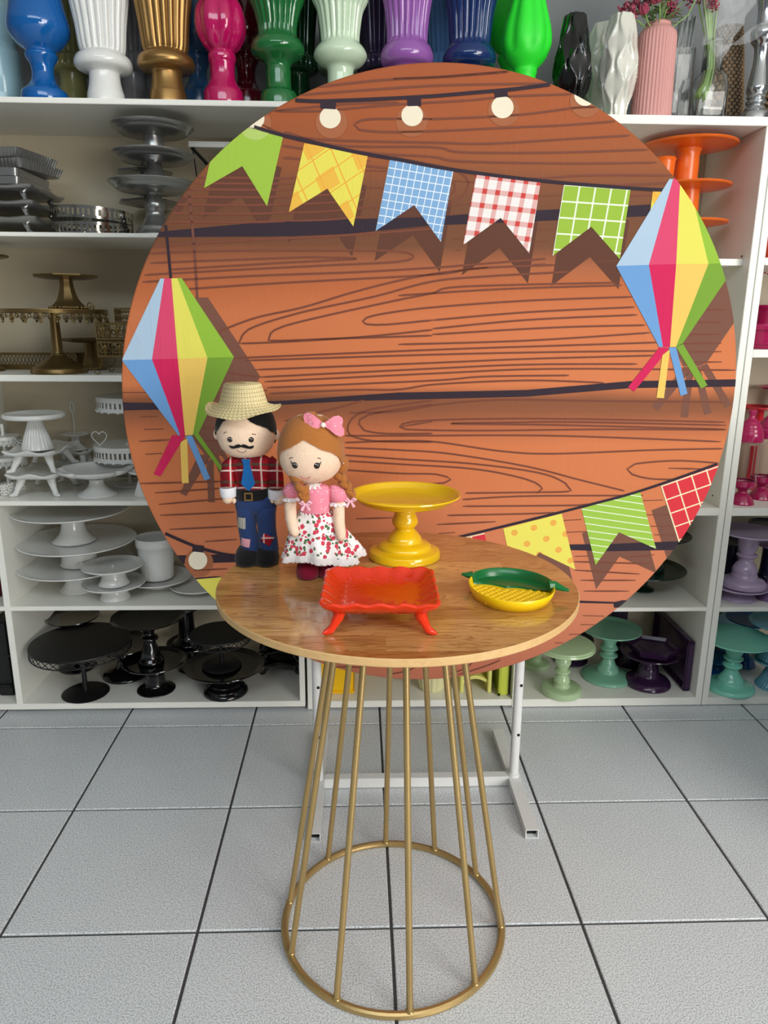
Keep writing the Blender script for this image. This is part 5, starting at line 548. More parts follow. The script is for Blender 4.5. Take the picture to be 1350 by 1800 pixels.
   (0.00666,[(-0.2948,0.6122),(-0.2837,0.6116),(-0.2717,0.6113),(-0.2581,0.6113),(-0.2482,0.6115),(-0.2377,0.6119),(-0.2266,0.6124),(-0.2149,0.613),(-0.2026,0.6137),(-0.1896,0.6144),(-0.1803,0.6149),(-0.1704,0.6155),(-0.1601,0.6162),(-0.1495,0.6168),(-0.1388,0.6175),(-0.128,0.6182),(-0.1175,0.6189),(-0.1073,0.6196),(-0.0976,0.6202),(-0.0859,0.621),(-0.0745,0.6218),(-0.0636,0.6226),(-0.0529,0.6234),(-0.0423,0.6242),(-0.0317,0.625),(-0.021,0.6259),(-0.0102,0.6269),(0.0004,0.6279),(0.011,0.629),(0.0216,0.63),(0.0322,0.6311),(0.0428,0.6322),(0.0534,0.6333),(0.064,0.6343),(0.0747,0.6353),(0.0854,0.6363),(0.096,0.6373),(0.1067,0.6384),(0.1174,0.6395),(0.1281,0.6407),(0.139,0.642),(0.1502,0.6435),(0.1614,0.645),(0.1726,0.6465),(0.1833,0.648),(0.1935,0.6495),(0.2027,0.6509)]),
   (0.00666,[(-0.3761,0.5642),(-0.3671,0.5618),(-0.3575,0.5592),(-0.3466,0.5565),(-0.3341,0.5536),(-0.3192,0.5503),(-0.3106,0.5485),(-0.301,0.5466),(-0.2907,0.5445),(-0.2798,0.5424),(-0.2684,0.5401),(-0.2567,0.5379),(-0.2449,0.5356),(-0.2331,0.5334),(-0.2216,0.5312),(-0.2104,0.5292),(-0.1998,0.5273),(-0.1899,0.5256),(-0.1778,0.5236),(-0.1665,0.5218),(-0.1558,0.5202),(-0.1455,0.5188),(-0.1354,0.5174),(-0.1254,0.5161),(-0.1151,0.5147),(-0.1045,0.5132),(-0.0932,0.5116),(-0.0838,0.5102),(-0.0746,0.5088),(-0.0654,0.5073),(-0.0561,0.5058),(-0.0467,0.5043),(-0.0369,0.5028),(-0.0269,0.5013),(-0.0163,0.4997),(-0.0051,0.4982),(0.0068,0.4967),(0.0195,0.4951),(0.0319,0.4937),(0.0451,0.4923),(0.0589,0.4908),(0.0732,0.4893),(0.088,0.4878),(0.1031,0.4863),(0.1186,0.4848),(0.1342,0.4834),(0.1499,0.482),(0.1656,0.4806),(0.1813,0.4793),(0.1968,0.4781),(0.2125,0.477),(0.2289,0.4759),(0.2457,0.4748),(0.2628,0.4737),(0.28,0.4727),(0.2972,0.4717),(0.3141,0.4708),(0.3305,0.47),(0.3463,0.4692),(0.3612,0.4684),(0.3752,0.4678),(0.388,0.4672),(0.4036,0.4665),(0.418,0.466),(0.4313,0.4656),(0.4434,0.4654),(0.4543,0.4652),(0.4641,0.4651),(0.4726,0.465),(0.4799,0.4649),(0.486,0.4648)]),
   (0.0064,[(0.0297,-0.3053),(0.037,-0.3036),(0.0461,-0.3014),(0.0568,-0.2988),(0.0687,-0.296),(0.0817,-0.2928),(0.0956,-0.2895),(0.1102,-0.286),(0.1252,-0.2823),(0.1405,-0.2786),(0.1557,-0.2748),(0.1709,-0.2711),(0.185,-0.2675),(0.1999,-0.2638),(0.2155,-0.2599),(0.2315,-0.2558),(0.2479,-0.2517),(0.2644,-0.2475),(0.2809,-0.2433),(0.2973,-0.2391),(0.3134,-0.2349),(0.329,-0.2309),(0.344,-0.2269),(0.3583,-0.2231),(0.3716,-0.2196),(0.3841,-0.2163),(0.396,-0.2132),(0.4074,-0.2102),(0.4185,-0.2073),(0.4295,-0.2043),(0.4405,-0.2013),(0.4518,-0.1981),(0.4635,-0.1946),(0.4758,-0.1908),(0.4888,-0.1867),(0.5028,-0.1821),(0.5184,-0.1767),(0.5358,-0.1706),(0.5545,-0.1639),(0.5741,-0.1567),(0.594,-0.1493),(0.6139,-0.1419),(0.6332,-0.1346),(0.6516,-0.1276),(0.6686,-0.1212)]),
   (0.00768,[(-0.6175,-0.2793),(-0.6052,-0.2858),(-0.5917,-0.2928),(-0.5779,-0.2997),(-0.5648,-0.3061),(-0.5533,-0.3113),(-0.5389,-0.3171),(-0.525,-0.3219),(-0.512,-0.326),(-0.5,-0.3294),(-0.4892,-0.3322),(-0.4736,-0.3354),(-0.4611,-0.3368),(-0.4526,-0.3376)]),
   (0.00576,[(-0.5604,0.3834),(-0.5602,0.3716),(-0.5599,0.359),(-0.5597,0.3467),(-0.5594,0.3357),(-0.5592,0.3232),(-0.559,0.3104),(-0.5588,0.2983),(-0.5586,0.288),(-0.5585,0.2806)]),
  ],
  'faintcord':[
   (0.00512,[(-0.5102,0.4529),(-0.5099,0.4454),(-0.5096,0.4365),(-0.5093,0.4265),(-0.5089,0.4157),(-0.5086,0.4042),(-0.5082,0.3924),(-0.5079,0.3805),(-0.5076,0.3689),(-0.5074,0.3577),(-0.5072,0.3473),(-0.5071,0.336),(-0.5071,0.3242),(-0.5071,0.312),(-0.5072,0.2997),(-0.5073,0.2877),(-0.5074,0.2762),(-0.5076,0.2656),(-0.5077,0.256),(-0.5078,0.2479),(-0.5078,0.2416)]),
  ],
 },
 'stands':[
  {'id':'A1','name':'cake_stand','cat':'cake stand','label':'lowest white cake stand of the three nested in the cabinet corner','mat':'white_ceramic','loc':(-0.9151,2.3029,0.365),'r0':0.0597,'ped':[(0.0578,0.0045),(0.0484,0.0137),(0.039,0.0327),(0.0352,0.0592),(0.0351,0.088)],'group':'white cake stands in the low cabinet','R':0.181,'zp':0.091},
  {'id':'A2','name':'cake_stand','cat':'cake stand','label':'wide white cake stand between two others in the corner stack of three','mat':'white_ceramic','loc':(-0.9049,2.3029,0.452),'r0':0.061,'ped':[(0.0591,0.0052),(0.0554,0.0159),(0.0533,0.059),(0.0532,0.0724)],'group':'white cake stands in the low cabinet','R':0.1814,'zp':0.082},
  {'id':'A3','name':'cake_stand','cat':'cake stand','label':'topmost white cake stand of the corner stack, its plate just under the shelf','mat':'white_ceramic','loc':(-0.9155,2.3029,0.53),'r0':0.0678,'ped':[(0.0641,0.0044),(0.0494,0.0173),(0.0383,0.0372),(0.0346,0.0669),(0.0336,0.0949)],'group':'white cake stands in the low cabinet','R':0.1794,'zp':0.1061},
  {'id':'B1','name':'cake_stand','cat':'cake stand','label':'small white cake stand carrying an identical smaller stand on its plate','mat':'white_ceramic','loc':(-0.7733,2.2218,0.365),'r0':0.047,'ped':[(0.0452,0.0061),(0.0397,0.0183),(0.036,0.0318),(0.0351,0.0426)],'group':'white cake stands in the low cabinet','R':0.0971,'zp':0.0521},
  {'id':'B2','name':'cake_stand','cat':'cake stand','label':'small white cake stand with a tiny centre knob, stacked on another small stand','mat':'white_ceramic','loc':(-0.7729,2.2218,0.4131),'r0':0.0486,'ped':[(0.0468,0.0028),(0.0413,0.0117),(0.0368,0.0274),(0.0358,0.0476)],'group':'white cake stands in the low cabinet','R':0.0947,'zp':0.0617,'knob':1},
  {'id':'C1','name':'cake_stand','cat':'cake stand','label':'low white cake stand under the white ceramic pot','mat':'white_ceramic','loc':(-0.6661,2.3297,0.365),'r0':0.0435,'ped':[(0.0425,0.005),(0.0397,0.0113),(0.0378,0.0213),(0.0377,0.0263)],'group':'white cake stands in the low cabinet','R':0.1094,'zp':0.0323},
  {'id':'D1','name':'cake_stand','cat':'cake stand','label':'low white cake stand half hidden behind the edge of the round backdrop','mat':'white_ceramic','loc':(-0.5283,2.2851,0.365),'r0':0.0372,'ped':[(0.0354,0.0028),(0.0335,0.0074),(0.0335,0.012)],'group':'white cake stands in the low cabinet','R':0.0873,'zp':0.0199},
  {'id':'K1','name':'cake_stand','cat':'cake stand','label':'wide black cake stand with lattice skirt on a thin pole at left','mat':'black_matt','loc':(-0.8962,2.219,0.034),'r0':0.0747,'ped':[(0.0634,0.0081),(0.0084,0.0092),(0.0074,0.0807),(0.0083,0.1572),(0.0082,0.175)],'group':'black cake stands in the low cabinet','R':0.1557,'zp':0.183,'skirt':'lattice','skh':0.026,'base_flat':1},
  {'id':'K2','name':'cake_stand','cat':'cake stand','label':'black plate stand behind the wide lattice-skirted one, plate under the shelf','mat':'black_gloss','loc':(-0.9915,2.41,0.034),'r0':0.0642,'ped':[(0.0622,0.0054),(0.0441,0.0155),(0.032,0.0397),(0.0279,0.0928),(0.0276,0.1674)],'group':'black cake stands in the low cabinet','R':0.0887,'zp':0.1907},
  {'id':'K4','name':'cake_stand','cat':'cake stand','label':'black gloss cake stand carrying a taller turned stand on its plate','mat':'black_gloss','loc':(-0.6727,2.2408,0.034),'r0':0.0623,'ped':[(0.0604,0.0033),(0.0453,0.0096),(0.032,0.0207),(0.0301,0.045),(0.0301,0.0562),(0.0338,0.06),(0.03,0.0679),(0.0281,0.0922)],'group':'black cake stands in the low cabinet','R':0.1028,'zp':0.1044},
  {'id':'K3','name':'cake_stand','cat':'cake stand','label':'black turned cake stand standing on the plate of another black stand','mat':'black_gloss','loc':(-0.6823,2.2408,0.1344),'r0':0.0411,'ped':[(0.0392,0.008),(0.0317,0.0197),(0.0279,0.0389),(0.0186,0.0666),(0.0186,0.0741),(0.0278,0.0799),(0.0259,0.0876),(0.0167,0.0953),(0.0166,0.1051),(0.024,0.1169),(0.0221,0.1406),(0.0202,0.1485)],'group':'black cake stands in the low cabinet','R':0.1158,'zp':0.1584},
  {'id':'K5','name':'cake_stand','cat':'cake stand','label':'black stand with a wide round foot between the lattice one and the turned one','mat':'black_gloss','loc':(-0.8051,2.345,0.034),'r0':0.0746,'ped':[(0.0726,0.0092),(0.0588,0.0191),(0.0313,0.0332),(0.0215,0.0585),(0.0234,0.0725),(0.0195,0.0865),(0.0194,0.106)],'group':'black cake stands in the low cabinet','R':0.1009,'zp':0.1165},
  {'id':'K6','name':'cake_stand','cat':'cake stand','label':'black cake stand in the back row under another column stand','mat':'black_gloss','loc':(-0.5811,2.39,0.034),'r0':0.0541,'ped':[(0.052,0.0075),(0.036,0.0175),(0.026,0.0324),(0.0259,0.0695),(0.0258,0.0917)],'group':'black cake stands in the low cabinet','R':0.0873,'zp':0.1003},
  {'id':'K6b','name':'cake_stand','cat':'cake stand','label':'black column stand on top of the back row stand, just under the shelf','mat':'black_gloss','loc':(-0.5972,2.39,0.1303),'r0':0.0516,'ped':[(0.0496,0.0075),(0.0337,0.0189),(0.0296,0.042),(0.0275,0.0854),(0.0274,0.125)],'group':'black cake stands in the low cabinet','R':0.047,'zp':0.1313},
  {'id':'K8','name':'cake_stand','cat':'cake stand','label':'black stand with stepped foot, plate loaded with a lattice-skirted stand','mat':'black_gloss','loc':(-0.44,2.2187,0.034),'r0':0.0733,'ped':[(0.0713,0.01),(0.0638,0.0186),(0.0619,0.0214),(0.0525,0.0285),(0.0487,0.0342),(0.0374,0.0427),(0.0336,0.0512),(0.0243,0.0597),(0.0261,0.0766),(0.0261,0.0865)],'group':'black cake stands in the low cabinet','R':0.1302,'zp':0.0966},
  {'id':'K7','name':'cake_stand','cat':'cake stand','label':'black lattice-skirted cake stand on the plate of the stepped stand','mat':'black_matt','loc':(-0.4486,2.2187,0.1266),'r0':0.0633,'ped':[(0.0539,0.0096),(0.0065,0.0109),(0.0065,0.0809),(0.0064,0.1085)],'group':'black cake stands in the low cabinet','R':0.0956,'zp':0.1165,'skirt':'lattice','skh':0.025,'base_flat':1},
  {'id':'C1g','name':'cake_stand','cat':'cake stand','label':'pale green turned cake stand at the front of the bottom right shelf','mat':'celadon','loc':(0.6703,2.1944,0.03),'r0':0.0643,'ped':[(0.0642,0.0123),(0.0623,0.0226),(0.0283,0.0253),(0.0283,0.0282),(0.0245,0.0326),(0.0254,0.0388),(0.0263,0.0469),(0.0225,0.0606),(0.015,0.0714),(0.015,0.0741),(0.0263,0.0769),(0.0263,0.0816),(0.0169,0.0864),(0.0206,0.0961),(0.0262,0.1099),(0.0243,0.1239),(0.0168,0.1401),(0.0186,0.1462)],'group':'green and plum cake stands','R':0.1003,'zp':0.1704,'rim':'step'},
  {'id':'C2','name':'cake_stand','cat':'cake stand','label':'mint green turned cake stand on the bottom right shelf, tallest there','mat':'mint','loc':(0.8591,2.3031,0.03),'r0':0.087,'ped':[(0.086,0.0051),(0.079,0.0118),(0.0434,0.0225),(0.0394,0.0266),(0.0374,0.0354),(0.0276,0.0484),(0.0216,0.0645),(0.0196,0.0739),(0.0304,0.0798),(0.0304,0.0857),(0.0216,0.0917),(0.0196,0.0998),(0.0313,0.1081),(0.0313,0.1123),(0.0215,0.1228),(0.0254,0.1396)],'group':'green and plum cake stands','R':0.1029,'zp':0.1817},
  {'id':'C3','name':'cake_stand','cat':'cake stand','label':'glossy plum cake stand with a hexagonal tray on its plate','mat':'plum','loc':(0.9823,2.2536,0.03),'r0':0.0777,'ped':[(0.0757,0.0099),(0.0659,0.0202),(0.0426,0.029),(0.0348,0.0392),(0.0328,0.0582),(0.027,0.0698),(0.0231,0.08),(0.027,0.0901)],'group':'green and plum cake stands','R':0.098,'zp':0.1173},
  {'id':'C5','name':'cake_stand','cat':'cake stand','label':'pale green cake stand half hidden by the backdrop, behind the front pale green one','mat':'celadon','loc':(0.6317,2.3954,0.03),'r0':0.049,'ped':[(0.0489,0.0094),(0.0479,0.015),(0.0224,0.0195),(0.0183,0.031),(0.0244,0.0457),(0.0243,0.0656),(0.0162,0.1086)],'group':'green and plum cake stands','R':0.0926,'zp':0.1391},
  {'id':'C6','name':'cake_stand','cat':'cake stand','label':'dark plum stand behind the pale green and mint stands','mat':'plum_dark','loc':(0.767,2.43,0.03),'r0':0.058,'ped':[(0.062,0.0075),(0.0496,0.0161),(0.0268,0.0248),(0.0247,0.047),(0.0206,0.0594),(0.0206,0.0741)],'group':'green and plum cake stands','R':0.078,'zp':0.0874},
  {'id':'C7','name':'cake_stand','cat':'cake stand','label':'dark plum stand behind the plum one with the hexagonal tray','mat':'plum_dark','loc':(0.9726,2.4018,0.03),'r0':0.0493,'ped':[(0.0472,0.0036),(0.0328,0.0116),(0.0225,0.0374),(0.0204,0.0697)],'group':'green and plum cake stands','R':0.0611,'zp':0.0984},
  {'id':'D2','name':'cake_stand','cat':'cake stand','label':'dark green cake stand peeking out below the edge of the backdrop','mat':'bottle_green','loc':(0.9566,2.318,0.347),'r0':0.0424,'ped':[(0.0405,0.0049),(0.0231,0.0141),(0.0173,0.0324),(0.0173,0.0638)],'group':'dark green cake stands','R':0.1378,'zp':0.0779},
  {'id':'D3','name':'cake_stand','cat':'cake stand','label':'dark green cake stand stacked above the other dark green one','mat':'bottle_green','loc':(0.9748,2.318,0.4209),'r0':0.0498,'ped':[(0.0459,0.0154),(0.0229,0.035),(0.019,0.0665),(0.0189,0.1077)],'group':'dark green cake stands','R':0.1249,'zp':0.1215},
  {'id':'O3','name':'cake_stand','cat':'cake stand','label':'lowest orange cake stand of the stack of three beside the backdrop','mat':'orange','loc':(0.9812,2.3,1.4),'r0':0.0548,'ped':[(0.0513,0.006),(0.0376,0.0214),(0.0324,0.0467),(0.0322,0.1024)],'group':'orange cake stands','R':0.1116,'zp':0.1088},
  {'id':'O2','name':'cake_stand','cat':'cake stand','label':'middle orange cake stand of the stack of three beside the backdrop','mat':'orange','loc':(0.9697,2.3,1.5048),'r0':0.0457,'ped':[(0.0423,0.0077),(0.0354,0.0226),(0.0336,0.0536),(0.0335,0.0964)],'group':'orange cake stands','R':0.1204,'zp':0.1041},
  {'id':'O1','name':'cake_stand','cat':'cake stand','label':'topmost orange cake stand, wide plate close under the white shelf','mat':'orange','loc':(0.9586,2.3,1.6049),'r0':0.0401,'ped':[(0.0351,0.0075),(0.0334,0.0148),(0.0333,0.0458),(0.0338,0.0474),(0.0332,0.0698),(0.0331,0.0898),(0.038,0.1019)],'group':'orange cake stands','R':0.1353,'zp':0.114},
  {'id':'L2','name':'cake_stand','cat':'cake stand','label':'lilac cake stand with fluted cone foot, carrying a turned lilac stand','mat':'lilac','loc':(1.2471,2.2365,0.346),'r0':0.0582,'ped':[(0.0563,0.0063),(0.0506,0.0121),(0.0374,0.0212),(0.0318,0.0304)],'group':'lilac and navy cake stands','R':0.0934,'zp':0.0462,'flute':(28,0.07,0,0.06)},
  {'id':'L1','name':'cake_stand','cat':'cake stand','label':'lilac turned cake stand standing on the fluted lilac one','mat':'lilac','loc':(1.2601,2.2365,0.3882),'r0':0.071,'ped':[(0.069,0.0121),(0.0634,0.0209),(0.0429,0.028),(0.041,0.0352),(0.0372,0.0425),(0.039,0.0553),(0.0334,0.0702),(0.0222,0.0853),(0.0222,0.0947),(0.0305,0.1023),(0.0314,0.1071),(0.0222,0.1119),(0.0258,0.1214),(0.0313,0.1406),(0.0312,0.1636)],'group':'lilac and navy cake stands','R':0.099,'zp':0.1847},
  {'id':'L3','name':'cake_stand','cat':'cake stand','label':'darker lilac cake stand behind the lilac pair at the right edge','mat':'lilac_dark','loc':(1.3653,2.2357,0.346),'r0':0.062,'ped':[(0.0601,0.0078),(0.0488,0.019),(0.0318,0.031),(0.0224,0.064),(0.026,0.1002),(0.026,0.1286),(0.0203,0.1672)],'group':'lilac and navy cake stands','R':0.0682,'zp':0.1807},
  {'id':'N1','name':'cake_stand','cat':'cake stand','label':'navy blue stand behind the lilac stands','mat':'navy_gloss','loc':(1.3061,2.405,0.346),'r0':0.0481,'ped':[(0.0461,0.0073),(0.028,0.0188),(0.0239,0.0678),(0.0278,0.0892),(0.0257,0.1247)],'group':'lilac and navy cake stands','R':0.079,'zp':0.1454},
  {'id':'N2','name':'cake_stand','cat':'cake stand','label':'second navy blue stand deep in the lilac compartment','mat':'navy_gloss','loc':(1.4381,2.415,0.346),'r0':0.0524,'ped':[(0.0504,0.0041),(0.0282,0.0109),(0.022,0.0651),(0.0218,0.1729)],'group':'lilac and navy cake stands','R':0.079,'zp':0.2017},
  {'id':'M1','name':'cake_stand','cat':'cake stand','label':'aqua turned cake stand at the front of the bottom right corner shelf','mat':'aqua','loc':(1.25,2.2155,0.029),'r0':0.0788,'ped':[(0.0788,0.0072),(0.0729,0.0149),(0.048,0.0197),(0.046,0.0236),(0.0422,0.0277),(0.0402,0.0364),(0.0287,0.0522),(0.021,0.0678),(0.021,0.0732),(0.0305,0.0825),(0.0305,0.0872),(0.0209,0.094),(0.019,0.0998),(0.0304,0.1077),(0.0304,0.1127),(0.0228,0.1177),(0.0284,0.1319),(0.0312,0.1462),(0.0303,0.1585)],'group':'aqua and blue cake stands','R':0.1151,'zp':0.1831},
  {'id':'M2','name':'cake_stand','cat':'cake stand','label':'light blue fluted stand at the right edge, under an identical one','mat':'sky_teal','loc':(1.4136,2.2277,0.029),'r0':0.0639,'ped':[(0.0619,0.0026),(0.0483,0.0256),(0.0346,0.0641),(0.0288,0.089)],'group':'aqua and blue cake stands','R':0.0958,'zp':0.1036,'flute':(30,0.06,0,0.09)},
  {'id':'M2b','name':'cake_stand','cat':'cake stand','label':'light blue fluted stand on top of the other one at the right edge','mat':'sky_teal','loc':(1.3994,2.2277,0.1286),'r0':0.0575,'ped':[(0.0555,0.0082),(0.042,0.0407),(0.0323,0.0789),(0.0284,0.1134)],'group':'aqua and blue cake stands','R':0.0964,'zp':0.1318,'flute':(30,0.06,0,0.09)},
  {'id':'M3','name':'cake_stand','cat':'cake stand','label':'cobalt blue cake stand behind the aqua one','mat':'cobalt','loc':(1.3896,2.3832,0.029),'r0':0.0369,'ped':[(0.0348,0.008),(0.0266,0.0287),(0.0184,0.0513),(0.0182,0.1567)],'group':'aqua and blue cake stands','R':0.0847,'zp':0.1805},
  {'id':'M4','name':'cake_stand','cat':'cake stand','label':'low cobalt blue cake stand behind the aqua stand, next to the side panel','mat':'cobalt','loc':(1.2692,2.3366,0.029),'r0':0.0443,'ped':[(0.0402,0.006),(0.0241,0.0143),(0.0201,0.0262)],'group':'aqua and blue cake stands','R':0.0641,'zp':0.0525},
  {'id':'R1','name':'cake_stand','cat':'cake stand','label':'tall raspberry red cake stand rising behind the lidded jars','mat':'raspberry','loc':(1.421,2.405,0.672),'r0':0.0661,'ped':[(0.0622,0.0075),(0.0388,0.0205),(0.0271,0.0485),(0.0229,0.1989),(0.0226,0.3288)],'group':'raspberry and red cake stands','R':0.0938,'zp':0.3456},
  {'id':'R2','name':'cake_stand','cat':'cake stand','label':'red cake stand with a narrow stem behind the lidded jars','mat':'red_gloss','loc':(1.3523,2.44,0.672),'r0':0.0433,'ped':[(0.0393,0.0082),(0.0196,0.0196),(0.0136,0.118),(0.0134,0.2684)],'group':'raspberry and red cake stands','R':0.0651,'zp':0.278,'leg':1},
  {'id':'W4l','name':'cake_stand','cat':'cake stand','label':'white slotted-rim cake stand with a wire heart on top','mat':'white_ceramic','loc':(-0.7445,2.37,0.698),'r0':0.0575,'ped':[(0.0556,0.0073),(0.0074,0.0103),(0.0055,0.0436),(0.0055,0.0895)],'group':'white cake stands on the open shelf','R':0.1024,'zp':0.1358,'skirt':'slot','skh':0.045,'heart':1,'top':0.0005},
  {'id':'W4u','name':'cake_stand','cat':'cake stand','label':'tall white slotted-rim cake stand, its plate above the lower slotted one','mat':'white_ceramic','loc':(-0.7138,2.37,0.8343),'r0':0.0329,'ped':[(0.0311,0.0055),(0.0073,0.0073),(0.0055,0.0365),(0.0054,0.1234)],'group':'white cake stands on the open shelf','R':0.1116,'zp':0.1539,'skirt':'slot','skh':0.042},
  {'id':'W2','name':'cake_stand','cat':'cake stand','label':'white cake stand with a petal-shaped plate at the front of the shelf','mat':'white_ceramic','loc':(-0.8019,2.2313,0.698),'r0':0.0612,'ped':[(0.0595,0.0043),(0.0524,0.0085),(0.0384,0.0163),(0.0262,0.0286),(0.0218,0.0406),(0.0226,0.0494)],'group':'white cake stands on the open shelf','petal':(0.1111,0.0743)},
  {'id':'W5','name':'cake_stand','cat':'cake stand','label':'small white fluted stand half hidden behind the backdrop edge','mat':'white_ceramic','loc':(-0.6534,2.22,0.698),'r0':0.0332,'ped':[(0.0314,0.0105),(0.0226,0.0368),(0.0156,0.0588)],'group':'white cake stands on the open shelf','R':0.045,'zp':0.0765,'flute':(24,0.07,0,0.06)},
  {'id':'G1','name':'cake_stand','cat':'cake stand','label':'tall brass cake stand cut off by the left edge','mat':'antique_brass','loc':(-1.1287,2.3144,1.066),'r0':0.0502,'ped':[(0.0467,0.0083),(0.0242,0.0232),(0.0155,0.0562),(0.0136,0.1548),(0.0152,0.2199),(0.02,0.3162)],'group':'brass cake stands','R':0.095,'zp':0.3336},
  {'id':'G3','name':'cake_stand','cat':'cake stand','label':'big brass cake stand with a lace skirt and a turned pedestal','mat':'antique_brass','loc':(-0.8819,2.2368,1.066),'r0':0.079,'ped':[(0.0772,0.0104),(0.0738,0.0164),(0.0603,0.024),(0.0502,0.0286),(0.0335,0.0409),(0.0217,0.0503),(0.0184,0.0565),(0.015,0.0613),(0.015,0.0915),(0.0132,0.1397)],'group':'brass cake stands','R':0.1481,'zp':0.1812,'skirt':'lace','skh':0.036,'top':0.0005},
  {'id':'G2','name':'cake_stand','cat':'cake stand','label':'eight-sided brass cake stand standing on the lace-skirted one','mat':'antique_brass','loc':(-0.8373,2.2368,1.2477),'r0':0.051,'ped':[(0.051,0.0063),(0.0444,0.0125),(0.0328,0.0251),(0.0246,0.0455),(0.0204,0.0612),(0.0188,0.0768)],'group':'brass cake stands','R':0.0928,'zp':0.0924,'faceted':8,'bead':1},
  {'id':'G5','name':'cake_stand','cat':'cake stand','label':'brass cake stand with a beaded foot behind the filigree trays','mat':'antique_brass','loc':(-0.8375,2.39,1.066),'r0':0.0377,'ped':[(0.0377,0.0077),(0.0305,0.0208),(0.0232,0.0447),(0.0196,0.0703),(0.0187,0.0842)],'group':'brass cake stands','R':0.0889,'zp':0.0946,'bead':1,'faceted':10},
  {'id':'S7','name':'cake_stand','cat':'cake stand','label':'silver cake stand with a turned stem, lowest of the tower of three','mat':'aluminium','loc':(-0.5793,2.27,1.448),'r0':0.0623,'ped':[(0.0639,0.0069),(0.0556,0.0157),(0.0507,0.0242),(0.0474,0.0303),(0.0392,0.0383),(0.0326,0.0478),(0.026,0.0587),(0.0244,0.0692),(0.0276,0.0792),(0.0276,0.0921),(0.0227,0.1045),(0.0194,0.1151),(0.0242,0.1226)],'group':'silver cake stands','R':0.1241,'zp':0.1451,'deep':0.026},
  {'id':'S6','name':'cake_stand','cat':'cake stand','label':'silver cake stand in the middle of the tower of three','mat':'aluminium','loc':(-0.5733,2.27,1.5891),'r0':0.0435,'ped':[(0.0419,0.0053),(0.0322,0.0233),(0.0241,0.0393),(0.0208,0.0529)],'group':'silver cake stands','R':0.1134,'zp':0.0794,'deep':0.024},
  {'id':'S5','name':'cake_stand','cat':'cake stand','label':'topmost silver cake stand of the tower, close under the shelf','mat':'aluminium','loc':(-0.572,2.27,1.6645),'r0':0.0319,'ped':[(0.0303,0.0053),(0.0287,0.0271),(0.027,0.0433),(0.027,0.0492)],'group':'silver cake stands','R':0.1124,'zp':0.0738,'deep':0.024},
  {'id':'S9','name':'cake_stand','cat':'cake stand','label':'low silver cake stand behind the tower, near the shelf board','mat':'aluminium','loc':(-0.6298,2.41,1.448),'r0':0.0383,'ped':[(0.0365,0.0204),(0.0208,0.0522),(0.0138,0.0844),(0.0138,0.0993)],'group':'silver cake stands','R':0.0929,'zp':0.1138,'faceted':8},
  {'id':'S8','name':'cake_stand','cat':'cake stand','label':'silver cake stand behind the tower, plate at half its height','mat':'aluminium','loc':(-0.6389,2.41,1.5578),'r0':0.0241,'ped':[(0.0224,0.0098),(0.0154,0.0312),(0.0137,0.0545),(0.0137,0.0722)],'group':'silver cake stands','R':0.0852,'zp':0.088,'faceted':8},
  {'id':'Y1','name':'cake_stand','cat':'cake stand','label':'bright yellow turned cake stand on the round wooden table','mat':'sunny_yellow','loc':(0.0927,1.4214,0.757),'r0':0.0728,'ped':[(0.0727,0.0078),(0.0715,0.0128),(0.0692,0.0159),(0.0553,0.02),(0.0541,0.0235),(0.0518,0.0271),(0.046,0.0309),(0.0356,0.0348),(0.0345,0.0388),(0.0321,0.0439),(0.0252,0.0525),(0.0195,0.0592),(0.02,0.0625),(0.0251,0.0694),(0.0262,0.0763),(0.0239,0.0845),(0.0211,0.0916),(0.0216,0.0951)],'R':0.1097,'zp':0.1313,'deep':0.022,'top':-0.016},
  {'id':'Vblue','name':'vase','cat':'vase','label':'bright blue glossy vase with a bulb body on a slim foot','mat':'blue_gloss','loc':(-0.8365,2.215,1.778),'r0':0.0596,'ped':[(0.0579,0.0254),(0.0456,0.0364),(0.0319,0.0528),(0.0272,0.0732),(0.0302,0.0935),(0.0392,0.1083),(0.0406,0.1177),(0.0361,0.1244),(0.054,0.1378),(0.0718,0.1591),(0.0776,0.1763),(0.076,0.1961),(0.0698,0.2223),(0.0651,0.2457),(0.0634,0.2716),(0.0661,0.3037),(0.0703,0.3254)],'group':'vases on the top shelf'},
  {'id':'Vwhite','name':'vase','cat':'vase','label':'white fluted vase with a round knob above its foot','mat':'white_ceramic','loc':(-0.6751,2.215,1.778),'r0':0.0505,'ped':[(0.0473,0.0265),(0.0458,0.0307),(0.0411,0.0512),(0.0395,0.0703),(0.0425,0.0785),(0.0682,0.0839),(0.0749,0.0961),(0.0695,0.111),(0.0573,0.1204),(0.0573,0.1258),(0.0602,0.1392),(0.0658,0.1897),(0.0757,0.2487),(0.0797,0.2875),(0.0822,0.326)],'group':'vases on the top shelf','flute':(21,0.08,0.115,0.42)},
  {'id':'Vgold','name':'vase','cat':'vase','label':'gold fluted vase with a round knob above its foot','mat':'gold_paint','loc':(-0.5097,2.215,1.778),'r0':0.0507,'ped':[(0.0474,0.0291),(0.0459,0.0332),(0.0412,0.0539),(0.0396,0.073),(0.0426,0.0812),(0.0684,0.0866),(0.0751,0.1002),(0.0696,0.1151),(0.0574,0.1245),(0.0574,0.1299),(0.0603,0.142),(0.0659,0.1926),(0.0744,0.2517),(0.0784,0.2906),(0.081,0.3292)],'group':'vases on the top shelf','flute':(21,0.08,0.115,0.42)},
